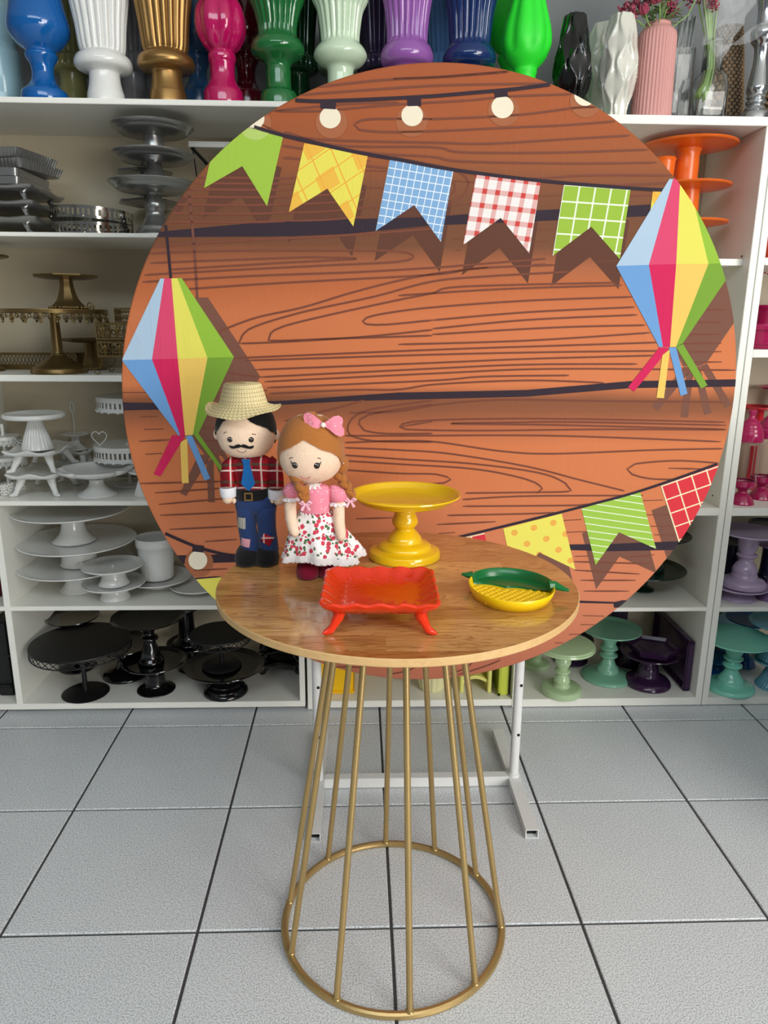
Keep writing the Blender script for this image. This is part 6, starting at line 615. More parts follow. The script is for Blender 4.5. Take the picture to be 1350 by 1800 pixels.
  {'id':'Vpink','name':'vase','cat':'vase','label':'deep pink glossy vase with a lobed bulb body','mat':'magenta_gloss','loc':(-0.3618,2.215,1.778),'r0':0.0539,'ped':[(0.0521,0.0314),(0.049,0.0397),(0.0398,0.0535),(0.0336,0.0672),(0.032,0.0836),(0.0334,0.1054),(0.0364,0.1108),(0.0364,0.1257),(0.0333,0.1311),(0.0484,0.1432),(0.0648,0.1726),(0.0675,0.2045),(0.0628,0.2309),(0.0492,0.2544),(0.0446,0.2805),(0.0503,0.3128),(0.062,0.332)],'group':'vases on the top shelf','flute':(8,0.12,0.125,0.4)},
  {'id':'Vgreen','name':'vase','cat':'vase','label':'dark green fluted vase with a round knob above its foot','mat':'emerald_gloss','loc':(-0.213,2.215,1.778),'r0':0.0509,'ped':[(0.0477,0.0337),(0.0369,0.042),(0.0337,0.0558),(0.0336,0.0833),(0.0335,0.1024),(0.0457,0.1132),(0.0653,0.1254),(0.0713,0.1403),(0.0651,0.1564),(0.0529,0.1699),(0.0513,0.1779),(0.0527,0.1979),(0.0615,0.2309),(0.0732,0.2572),(0.0788,0.2962),(0.0813,0.3349)],'group':'vases on the top shelf','flute':(21,0.08,0.16,0.42)},
  {'id':'Vmint','name':'vase','cat':'vase','label':'pale mint fluted vase with a round knob above its foot','mat':'pale_mint','loc':(-0.0465,2.215,1.778),'r0':0.048,'ped':[(0.0462,0.0377),(0.0369,0.0474),(0.0353,0.0653),(0.0352,0.0887),(0.0398,0.0996),(0.058,0.1078),(0.0716,0.1255),(0.0654,0.1431),(0.0531,0.1566),(0.0516,0.1647),(0.0544,0.1941),(0.0616,0.2339),(0.0749,0.2602),(0.079,0.2994),(0.0815,0.3381)],'group':'vases on the top shelf','flute':(21,0.08,0.15,0.42)},
  {'id':'Vpurple','name':'vase','cat':'vase','label':'light purple fluted vase rising behind the top of the backdrop','mat':'orchid_gloss','loc':(0.1318,2.215,1.778),'r0':0.0481,'ped':[(0.0464,0.0404),(0.037,0.0502),(0.0354,0.0682),(0.0353,0.0916),(0.0399,0.1025),(0.0643,0.108),(0.0718,0.1258),(0.0656,0.1461),(0.0563,0.1583),(0.0547,0.1677),(0.056,0.1973),(0.0603,0.2345),(0.0661,0.2635),(0.0747,0.3027),(0.0818,0.3416)],'group':'vases on the top shelf','flute':(21,0.08,0.15,0.42)},
  {'id':'Vnavy','name':'vase','cat':'vase','label':'navy blue fluted vase rising behind the top of the backdrop','mat':'navy_blue','loc':(0.3003,2.215,1.778),'r0':0.0483,'ped':[(0.0465,0.0389),(0.0371,0.05),(0.0355,0.0667),(0.0354,0.0915),(0.04,0.1026),(0.0645,0.108),(0.0721,0.1245),(0.0658,0.1435),(0.0565,0.1557),(0.0549,0.1652),(0.0577,0.2002),(0.062,0.2375),(0.0693,0.2666),(0.0779,0.3059),(0.085,0.3448)],'group':'vases on the top shelf','flute':(21,0.08,0.15,0.42)},
  {'id':'Vneon','name':'vase','cat':'vase','label':'neon green matt vase with a lobed bulb body','mat':'neon_green','loc':(0.4524,2.215,1.778),'r0':0.0468,'ped':[(0.0451,0.0356),(0.0373,0.0468),(0.031,0.0663),(0.0294,0.0857),(0.0324,0.0968),(0.0324,0.105),(0.0507,0.1242),(0.0659,0.1515),(0.068,0.1732),(0.0639,0.2029),(0.053,0.2403),(0.0468,0.2628),(0.0452,0.2826),(0.051,0.3218),(0.0598,0.3413)],'group':'vases on the top shelf','flute':(8,0.12,0.135,0.4)},
  {'id':'Vblack','name':'vase','cat':'vase','label':'black vase with sculpted wavy ribs','mat':'black_gloss','loc':(0.5814,2.215,1.76),'r0':0.0314,'ped':[(0.0343,0.0443),(0.0482,0.0724),(0.0542,0.1002),(0.0525,0.1306),(0.0429,0.1893),(0.0304,0.2499),(0.0289,0.2526)],'group':'vases on the top shelf','sculpt':(9,0.34)},
  {'id':'Voff','name':'vase','cat':'vase','label':'off-white vase with sculpted wavy ribs','mat':'off_white','loc':(0.7083,2.215,1.76),'r0':0.0314,'ped':[(0.0344,0.035),(0.0467,0.0743),(0.0527,0.1189),(0.0509,0.1506),(0.0429,0.2118),(0.032,0.2521),(0.0304,0.2548)],'group':'vases on the top shelf','sculpt':(9,0.34)},
  {'id':'Vbottle','name':'vase','cat':'vase','label':'dusty pink ribbed bottle vase holding flowers and leaves','mat':'dusty_pink','loc':(0.8175,2.242,1.76),'r0':0.0558,'ped':[(0.0548,0.032),(0.0536,0.0975),(0.0523,0.1814),(0.0513,0.2145),(0.045,0.2282),(0.0356,0.2364),(0.0333,0.2405),(0.0325,0.2453),(0.034,0.2459)],'group':'vases on the top shelf','flute':(34,0.045,0,0.23)},
  {'id':'Vwick','name':'vase','cat':'vase','label':'brown woven wicker vase beside the silver candlestick','mat':'wicker','loc':(1.0616,2.345,1.76),'r0':0.0604,'ped':[(0.0601,0.0523),(0.0547,0.1152),(0.0459,0.2035),(0.0358,0.2756)],'group':'vases on the top shelf','wicker':1},
  {'id':'Vwick2','name':'vase','cat':'vase','label':'brown woven wicker vase at the right edge behind the candlestick','mat':'wicker','loc':(1.2131,2.31,1.76),'r0':0.0629,'ped':[(0.0626,0.043),(0.0572,0.108),(0.0486,0.1952),(0.0385,0.2664)],'group':'vases on the top shelf','wicker':1},
  {'id':'Vstick','name':'candlestick','cat':'candlestick','label':'silver turned candlestick between two wicker vases','mat':'silver_gloss','loc':(1.104,2.225,1.76),'r0':0.0413,'ped':[(0.038,0.0249),(0.0317,0.0306),(0.0269,0.0378),(0.0253,0.042),(0.0206,0.0435),(0.0206,0.0463),(0.0261,0.0506),(0.0261,0.0563),(0.0213,0.0591),(0.0213,0.062),(0.026,0.0662),(0.0236,0.0719),(0.0268,0.079),(0.0283,0.0874),(0.0267,0.1001),(0.0195,0.1463),(0.0187,0.174),(0.0217,0.1919),(0.031,0.2056),(0.034,0.2247),(0.0309,0.2329),(0.0231,0.2397),(0.0216,0.2492),(0.0215,0.2762),(0.026,0.303),(0.0305,0.3296),(0.0365,0.356)]},
  {'id':'Vlb','name':'vase','cat':'vase','label':'powder blue vase at the far left behind the bright blue one','mat':'powder_blue','loc':(-1.0139,2.37,1.778),'r0':0.0541,'ped':[(0.0532,0.0572),(0.0557,0.0952),(0.0554,0.1387),(0.0553,0.1674),(0.0497,0.176),(0.0496,0.1874),(0.0605,0.2073),(0.0629,0.2525),(0.0598,0.2943)],'group':'vases on the top shelf','flute':None},
  {'id':'Vol','name':'vase','cat':'vase','label':'olive green fluted vase behind the blue and white vases','mat':'olive','loc':(-0.8134,2.37,1.778),'r0':0.0542,'ped':[(0.0435,0.0602),(0.0421,0.0647),(0.0378,0.0867),(0.0363,0.1071),(0.039,0.1159),(0.0627,0.1217),(0.0689,0.1347),(0.0639,0.1506),(0.0527,0.1607),(0.0527,0.1665),(0.0553,0.1808),(0.0605,0.2349),(0.0682,0.298)],'group':'vases on the top shelf','flute':(21,0.08,0.115,0.42)},
  {'id':'Vgr','name':'vase','cat':'vase','label':'grey fluted vase behind the white and gold vases','mat':'grey_ceramic','loc':(-0.6411,2.37,1.778),'r0':0.0544,'ped':[(0.0436,0.0629),(0.0422,0.0673),(0.0379,0.0894),(0.0364,0.1099),(0.0391,0.1186),(0.0629,0.1245),(0.069,0.1375),(0.064,0.1535),(0.0528,0.1636),(0.0528,0.1693),(0.0555,0.1837),(0.0606,0.2379),(0.0684,0.3012)],'group':'vases on the top shelf','flute':(21,0.08,0.115,0.42)},
  {'id':'Vb2','name':'vase','cat':'vase','label':'steel blue vase behind the gold and deep pink vases','mat':'steel_blue','loc':(-0.4579,2.37,1.778),'r0':0.0546,'ped':[(0.0536,0.0672),(0.0423,0.079),(0.0295,0.0967),(0.0252,0.1187),(0.028,0.1405),(0.0363,0.1565),(0.0376,0.1666),(0.0334,0.1738),(0.0501,0.1882),(0.0666,0.2112),(0.0719,0.2297),(0.0704,0.251),(0.0646,0.2793),(0.0603,0.3045)],'group':'vases on the top shelf','flute':None},
  {'id':'Vdr','name':'vase','cat':'vase','label':'dark red vase behind the deep pink and green vases','mat':'oxblood','loc':(-0.3198,2.37,1.778),'r0':0.0547,'ped':[(0.0537,0.0693),(0.0423,0.0812),(0.0296,0.0989),(0.0253,0.1209),(0.028,0.1428),(0.0364,0.1588),(0.0377,0.1689),(0.0335,0.1761),(0.0502,0.1906),(0.0667,0.2135),(0.0721,0.2321),(0.0705,0.2535),(0.0648,0.2817),(0.0604,0.307)],'group':'vases on the top shelf','flute':None},
  {'id':'Vdg','name':'vase','cat':'vase','label':'dark green vase behind the green and mint vases','mat':'forest','loc':(-0.1712,2.37,1.778),'r0':0.0548,'ped':[(0.0378,0.0701),(0.0366,0.0746),(0.0328,0.0968),(0.0315,0.1174),(0.0339,0.1262),(0.0545,0.132),(0.0598,0.1452),(0.0555,0.1612),(0.0458,0.1714),(0.0457,0.1772),(0.0481,0.1916),(0.0525,0.2461),(0.0592,0.3097)],'group':'vases on the top shelf','flute':(21,0.08,0.115,0.42)},
  {'id':'Vpg','name':'vase','cat':'vase','label':'sage green vase behind the mint vase','mat':'sage','loc':(-0.0584,2.37,1.778),'r0':0.0549,'ped':[(0.0379,0.0719),(0.0366,0.0763),(0.0329,0.0985),(0.0316,0.1192),(0.034,0.128),(0.0545,0.1339),(0.0599,0.147),(0.0556,0.1631),(0.0458,0.1733),(0.0458,0.1791),(0.0481,0.1935),(0.0526,0.2481),(0.0593,0.3118)],'group':'vases on the top shelf','flute':(21,0.08,0.115,0.42)},
  {'id':'Vdp','name':'vase','cat':'vase','label':'dark purple fluted vase behind the light purple one','mat':'aubergine','loc':(0.0648,2.37,1.778),'r0':0.055,'ped':[(0.0441,0.0737),(0.0426,0.0782),(0.0383,0.1005),(0.0368,0.1211),(0.0395,0.13),(0.0635,0.1358),(0.0697,0.149),(0.0647,0.1651),(0.0534,0.1753),(0.0533,0.1811),(0.056,0.1956),(0.0613,0.2502),(0.0691,0.314)],'group':'vases on the top shelf','flute':(21,0.08,0.115,0.42)},
  {'id':'Vnb','name':'vase','cat':'vase','label':'ink blue fluted vase behind the navy one','mat':'ink_blue','loc':(0.2572,2.37,1.778),'r0':0.0552,'ped':[(0.0442,0.0767),(0.0427,0.0812),(0.0384,0.1035),(0.0369,0.1242),(0.0396,0.1331),(0.0637,0.1389),(0.0699,0.1522),(0.0649,0.1683),(0.0535,0.1785),(0.0535,0.1843),(0.0562,0.1988),(0.0614,0.2536),(0.0693,0.3175)],'group':'vases on the top shelf','flute':(21,0.08,0.115,0.42)},
  {'id':'Vgn','name':'vase','cat':'vase','label':'neon green vase half hidden behind the other neon green one','mat':'neon_green','loc':(0.4423,2.37,1.778),'r0':0.0553,'ped':[(0.0543,0.081),(0.0428,0.093),(0.0299,0.1108),(0.0256,0.1331),(0.0283,0.1552),(0.0368,0.1713),(0.0381,0.1815),(0.0339,0.1888),(0.0507,0.2034),(0.0674,0.2266),(0.0729,0.2453),(0.0713,0.2669),(0.0655,0.2954),(0.0611,0.3209)],'group':'vases on the top shelf','flute':None},
  {'id':'Vow','name':'vase','cat':'vase','label':'off-white sculpted vase standing behind the front off-white one','mat':'off_white','loc':(0.7099,2.37,1.76),'r0':0.0338,'ped':[(0.0368,0.0775),(0.0516,0.1166),(0.0596,0.1642),(0.0577,0.1981),(0.0459,0.2549),(0.0343,0.2838),(0.0326,0.2867)],'group':'vases on the top shelf','sculpt':(9,0.34)},
 ]}

# ------------------------------------------------------------------ setting
XL, XR, YB, YF, HC = -3.4, 3.4, 2.53, -3.3, 3.05
fl = struct(MB().box(XL, XR, YF, YB+.1, -.06, -.004).make('floor', 'grout', smooth=False))
tm = MB(); s_ = .1968; e_ = .0016
tm.add([(sx*s_, sy*s_, -.004) for sx, sy in ((-1, -1), (1, -1), (1, 1), (-1, 1))]+[(sx*s_, sy*s_, -e_) for sx, sy in ((-1, -1), (1, -1), (1, 1), (-1, 1))]+[(sx*(s_-e_), sy*(s_-e_), 0) for sx, sy in ((-1, -1), (1, -1), (1, 1), (-1, 1))],
       [(0, 1, 5, 4), (1, 2, 6, 5), (2, 3, 7, 6), (3, 0, 4, 7), (4, 5, 9, 8), (5, 6, 10, 9), (6, 7, 11, 10), (7, 4, 8, 11), (8, 9, 10, 11)])
tme = mesh('tile', tm.V, tm.F, 'floor_tile')
for i in range(-8, 9):
    for j in range(14): link('tile', tme, fl, (.0657+.4*i-.2, 2.0617+.2-.4*j, 0))
struct(MB().box(XL, XR, YB, YB+.1, -.06, HC).make('wall_back', 'wall_plaster', smooth=False))
struct(MB().box(XL-.1, XL, YF, YB+.1, -.06, HC).make('wall_left', 'wall_plaster', smooth=False))
struct(MB().box(XR, XR+.1, YF, YB+.1, -.06, HC).make('wall_right', 'wall_plaster', smooth=False))
struct(MB().box(XL-.1, XR+.1, YF, YB+.1, HC, HC+.1).make('ceiling', 'ceiling_paint', smooth=False))

# ------------------------------------------------------------------ shelving
def board(parent, nm, x0, x1, y0, y1, z0, z1, m='white_board', c=.0012):
    return MB().box(x0, x1, y0, y1, z0, z1, c).make(nm, m, parent, smooth=False)
def unit(name, label, x0, x1, z0, z1, shelves, lt, rt, yf=2.15, yb=2.505, mids=(), cat='shelving', back=True, panel_top=None, panel_bot=None):
    u = thing(name, label, cat, ((x0+x1)/2, (yf+yb)/2, 0), 0, 'white shelving along the back wall'); ox, oy = u.location.x, u.location.y
    P = lambda nm, a, b, c_, d_, e, f_, m='white_board': board(u, nm, a-ox, b-ox, c_-oy, d_-oy, e, f_, m)
    pt = panel_top or z1; pz = panel_bot or z0
    if lt: P('side_panel', x0, x0+lt, yf, yb, pz, pt)
    if rt: P('side_panel', x1-rt, x1, yf, yb, pz, pt)
    for a, b in mids: P('side_panel', a, b, yf, yb, pz, pt)
    for q in shelves:
        a, b = q[:2]; y_ = q[2] if len(q) > 2 else yf; xa, xb = (q[3], q[4]) if len(q) > 3 else (x0+lt, x1-rt)
        P('shelf', xa, xb, y_, yb, a, b)
    if back: P('back_panel', x0, x1, yb, yb+.012, z0, z1, 'back_board')
    return u
# lower left cabinet on casters
lc = unit('rolling_cabinet', 'low white open cabinet on clear casters at lower left, black stands inside', -1.75, -.174, .014, .684, ((.014, .034, 2.149, -1.75, -.174), (.351, .365, 2.148, -1.733, -.191), (.684, .698, 2.148, -1.75, -.174)), .017, .017, mids=((-1.089, -1.070),), panel_top=.6838, panel_bot=.033)
for x, y in ((-1.06, 2.185), (-.235, 2.185), (-1.06, 2.46), (-.235, 2.46)):
    b = MB(); b.box(-.014, .014, -.014, .014, .0, .004); b.box(-.012, -.009, -.008, .008, -.02, .001); b.box(.009, .012, -.008, .008, -.02, .001)
    cst = b.make('caster', 'caster_plastic', lc, (x-lc.location.x, y-lc.location.y, .0105), smooth=False)
    wv = lathe([(.003, -.008), (.012, -.008), (.014, -.005), (.014, .005), (.012, .008), (.003, .008)], 20); MB().add([(z, x_, y_) for x_, y_, z in wv.V], wv.F).make('wheel', 'caster_plastic', cst, (0, 0, .0035), smooth=True)
for o in lc.children:
    if o.name.startswith('caster'): o.location.z = .0105
ul = unit('shelving_unit', 'tall white shelving above the low cabinet at left, silver, brass and white stands on it', -1.75, -.174, .699, 1.778, ((1.048, 1.066), (1.437, 1.448), (1.7645, 1.778, 2.148, -1.75, .22)), .017, .017, mids=((-1.20, -1.181),), panel_top=1.7643)
cu = unit('shelving_unit', 'white shelving bay mostly hidden behind the round backdrop, yellow pieces at its foot', -.166, .497, .003, 1.778, ((.008, .031), (.35, .37), (.66, .68), (1.05, 1.07), (1.40, 1.42), (1.765, 1.778, 2.15, .222, .497)), .022, .0, panel_top=1.7643)
ru = unit('shelving_unit', 'white shelving bay right of the backdrop, orange stands above and green stands below', .498, 1.125, .003, 1.760, ((.003, .030), (.334, .347), (.648, .672), (.98, 1.0, 2.25), (1.382, 1.400, 2.19), (1.738, 1.760, 2.148, .498, 1.1245)), .018, .020, panel_top=1.7378)
xu = unit('shelving_unit', 'white shelving bay at the right edge with pink, lilac and aqua pieces', 1.1275, 1.80, .003, 1.760, ((.003, .029), (.331, .346), (.647, .672), (1.125, 1.147), (1.381, 1.401), (1.738, 1.760, 2.149, 1.128, 1.80)), .020, .02, panel_top=1.7378)
for x in (-.13, .45, .54, 1.08, 1.16, 1.75):
    u_ = cu if x < .49 else (ru if x < 1.126 else xu)
    lathe([(.012, .0), (.012, .003)], 12).make('foot', 'dark_gap', u_, (x-u_.location.x, 2.2-u_.location.y, 0))
for z in (1.408, .70): lathe([(.003, -.0008), (.003, .0)], 10).make('peg_hole', 'dark_gap', ru, (1.1046-ru.location.x, 2.2-ru.location.y, z), (0, radians(90), 0))

# ------------------------------------------------------------------ round wooden table
T = thing('round_table', 'round pine table on a flared cage of gold rods, in front of the backdrop', 'table', (.070, 1.280, 0))
ZT = .757
tp = lathe([(.0, .743), (.325, .743), (.327, .745), (.327, .755), (.3255, ZT), (0, ZT)], 96, capb=False, capt=False)
tt = link('tabletop', mesh('tabletop', tp.V, tp.F, 'pine_top', True, .5), T); tt.data.materials.append(M['pine_edge'])
for p in tt.data.polygons:
    if abs(p.normal.z) < .8: p.material_index = 1
ring = MB(); n = 72; V = []; F = []
for i in range(n):
    a = 2*pi*i/n
    for j in range(10): q = 2*pi*j/10; V.append(((.2255+.0078*cos(q))*cos(a), (.2255+.0078*cos(q))*sin(a), .008+.0078*sin(q)))
F = [(i*10+j, ((i+1) % n)*10+j, ((i+1) % n)*10+(j+1) % 10, i*10+(j+1) % 10) for i in range(n) for j in range(10)]
ring.add(V, F).make('floor_ring', 'gold_rod', T)
ring2 = MB().add([(x*.466, y*.466, (z-.008)*.8+.737) for x, y, z in V], F).make('top_ring', 'gold_rod', T)
for a in (169.2, -156.3, 129.9, -120.3, 91.9, -84.8, 61.2, -48.7, 30.4, -8.7):
    a = radians(a); MB().tube([(.2235*cos(a), .2235*sin(a), .012), (.108*cos(a), .108*sin(a), .742)], .0061, 12).make('rod', 'gold_rod', T)
    MB().ball((.2235*cos(a), .2235*sin(a), .0155), .0085, .0085, .004, 10, 6).make('weld_bead', 'gold_rod', T)

# ------------------------------------------------------------------ backdrop stand (white steel, chipped)
B = thing('backdrop_stand', 'chipped white steel H stand holding up the round backdrop', 'stand', (.158, 1.745, 0))
def hollow(b, x0, x1, y0, y1, z0, z1, t=.002):   # box tube along y, open ends
    b.box(x0, x1, y0, y1, z0, z0+t); b.box(x0, x1, y0, y1, z1-t, z1); b.box(x0, x0+t, y0, y1, z0+t, z1-t); b.box(x1-t, x1, y0, y1, z0+t, z1-t)
for sx in (-.268, .262):
    b = MB(); hollow(b, sx-.016, sx+.016, -.222, .235, .001, .026); ft = b.make('foot', 'chipped_white', B, smooth=False)
    MB().box(sx-.014, sx+.014, -.206, -.2, .003, .024).make('dark_tube_plug', 'dark_gap', ft, smooth=False)  # dark plug added so the rust-dark inside isn't seen lit
    post = MB().tube([(sx, .002, .02), (sx, .002, 1.25)], .0125, 16).make('post', 'chipped_white', B)
    MB().tube([(sx, .002, .026), (sx, .002, .034)], .0155, 16).make('weld_collar', 'chipped_white', B)
    for z in (.155, .30, .45, .72):
        lathe([(.0042, 0), (.0042, .0006), (.0028, .0006), (.0028, -.002)], 12).make('bolt_hole', 'dark_gap', post, (sx+.004, .002-.0122, z), (radians(90), 0, 0))
MB().box(-.252, .246, -.012, .014, .002, .030, .001).make('crossbar', 'chipped_white', B, smooth=False)
MB().box(-.28, .274, -.010, .012, 1.25, 1.272, .001).make('crossbar', 'chipped_white', B, smooth=False)
for sx in (-.268, .262): MB().tube([(sx, 0, 1.22), (sx, -.098 if sx < 0 else -.084, 1.22)], .008, 10).make('hanger_arm', 'chipped_white', B)

# ------------------------------------------------------------------ round backdrop with printed cloth
PC = DATA['panel']; R = PC['R']
D = thing('round_backdrop', 'large round backdrop with printed wood planks, bunting and paper lanterns', 'backdrop', PC['c'])
D.rotation_mode = 'XYZ'; yw, ln = PC['yaw'], PC['lean']
ux = Vector((cos(yw), sin(yw), 0)); n0 = Vector((-sin(yw), cos(yw), 0)); uz = Vector((0, 0, 1))*cos(ln)+n0*sin(ln); ny = uz.cross(ux)
D.rotation_euler = Matrix(((ux.x, ny.x, uz.x), (ux.y, ny.y, uz.y), (ux.z, ny.z, uz.z))).to_euler()
pb = lathe([(.002, -.0005), (R-.004, -.0005), (R-.0012, .0008), (R, .004), (R, .024), (R-.03, .026), (.002, .026)], 160)
MB().add([(x, z, -y) for x, y, z in pb.V], pb.F).make('cloth_cover', 'ink_boards', D, angle=1.2)
LY = lambda l: -.0006-.00022*l
SH = {}
for nm, layer, colr, poly, fr in DATA['polys']:
    b = MB(); y = LY(layer); b.add([(u, y, v) for u, v in poly], [tuple(range(len(poly)))])
    me = mesh(nm, b.V, b.F, 'ink_'+colr)
    if me.polygons and me.polygons[0].normal.y > 0: me.flip_normals()
    if fr:
        (ax, ay), (bx, by), (cx, cy) = fr; e1 = (bx-ax, by-ay); e2 = (cx-ax, cy-ay); dt = e1[0]*e2[1]-e1[1]*e2[0]
        uvl = me.uv_layers.new(name='UVMap')
        for li, lp in enumerate(me.loops):
            v = me.vertices[lp.vertex_index].co; px, pz = v.x-ax, v.z-ay; uvl.data[li].uv = ((px*e2[1]-pz*e2[0])/dt, (e1[0]*pz-e1[1]*px)/dt)
    link(nm, me, D)
for kind, layer in (('grain', 3), ('faintcord', 3), ('cord', 5)):
    gb = MB()
    for wd, pts in DATA['lines'][kind]:
        V = []; n = len(pts)
        for i, (u, v) in enumerate(pts):
            a = pts[max(i-1, 0)]; c = pts[min(i+1, n-1)]; dx, dz = c[0]-a[0], c[1]-a[1]; L_ = hypot(dx, dz) or 1
            k = wd/2*(1 if 0 < i < n-1 or kind != 'grain' else .5); V += [(u-dz/L_*k, LY(layer), v+dx/L_*k), (u+dz/L_*k, LY(layer), v-dx/L_*k)]
        F = [(2*i, 2*i+1, 2*i+3, 2*i+2) for i in range(n-1)]
        if kind == 'grain': gb.add(V, F)
        else: MB().add(V, F).make('printed_cord', 'ink_'+kind, D, smooth=False)
    if kind == 'grain': gb.make('printed_grain', 'ink_grain', D, smooth=False)

# ------------------------------------------------------------------ cake stands, vases, candlestick
def flute(n, a, z0, z1, sharp=False):
    def fn(t, z, r_):
        w_ = max(0, min(1, (z-z0)/.012))*max(0, min(1, (z1-z)/.012)); return 1-a*w_*(1-abs(sin(n*t/2)))
    return fn
def sculpt(n, a, H):
    def fn(t, z, r_):
        lam = .105; e = []
        for k in range(-1, n+1): e.append(2*pi*(k+.5)/n+(1 if k % 2 else -1)*.40*sin(2*pi*z/lam)*(2*pi/n))
        for k in range(len(e)-1):
            if e[k] <= t < e[k+1]: break
        q = (t-e[k])/(e[k+1]-e[k]); q = max(0, min(1, q)); return 1-a*(1-abs(2*q-1)**1.6)*.5
    return fn
def wick(t, z, r_):
    row = z/.009; return 1+.05*sin(20*t+pi*math.floor(row))*sin(pi*(row % 1))**.5
def densify(P, dz):
    out = []
    for a, b in zip(P, P[1:]):
        k = max(1, int(abs(b[1]-a[1])/dz)); out += [(a[0]+(b[0]-a[0])*i/k, a[1]+(b[1]-a[1])*i/k) for i in range(k)]
    return out+[P[-1]]
def skirt(kind, Rr, z1, h, m, parent):
    b = MB(); n = 34 if kind == 'lattice' else (44 if kind == 'slot' else 22)
    def band(za, zb, r0=Rr): 
        q = lathe([(r0-.0025, za), (r0, za), (r0, zb), (r0-.0025, zb), (r0-.0025, za)], 64, capb=False, capt=False); b.add(q.V, q.F)
    P = lambda a, z: (Rr-.0012)*Vector((cos(a), sin(a), 0))+Vector((0, 0, z))
    if kind == 'lattice':
        band(z1-.003, z1); band(z1-h, z1-h+.003)
        for i in range(n):
            for s in (-1, 1): a = 2*pi*i/n; b.tube([P(a, z1-h+.002), P(a+s*pi/n*1.0, z1-h/2), P(a+s*2*pi/n, z1-.002)], .0014, 5)
    elif kind == 'slot':
        band(z1-h*.3, z1); band(z1-h, z1-h*.72)
        for i in range(n): a = 2*pi*i/n; q = pi/n*.55; b.add([P(a-q, z1-h*.74), P(a+q, z1-h*.74), P(a+q, z1-h*.28), P(a-q, z1-h*.28)], [(0, 1, 2, 3)])
        for i in range(n//2): b.ball(P(2*pi*i/(n//2), z1-h), .0062, .0062, .004, 8, 4)
    else:
        band(z1-.009, z1)
        for i in range(n):
            a = 2*pi*i/n; c = P(a, z1-h*.55); ta = Vector((-sin(a), cos(a), 0))
            for rr_, zz in ((.0085, .0), (.0045, .0)): b.tube([c+ta*rr_*cos(q)+Vector((0, 0, rr_*sin(q)*1.15)) for q in [2*pi*k/10 for k in range(11)]], .0013, 5, False)
            c2 = P(a+pi/n, z1-h*.42); b.tube([c2+ta*.0045*cos(q)+Vector((0, 0, .0065*sin(q))) for q in [2*pi*k/8 for k in range(9)]], .0013, 5, False)
            for k in range(3): q = pi*(k+.5)/3; b.tube([c, c+ta*.0085*cos(q+pi)+Vector((0, 0, -.0095*sin(q)))], .0011, 4)
            b.ball(P(a, z1-h+.004), .004, .004, .004, 7, 4)
    b.make(kind+'_skirt', m, parent)
PLACED = {}
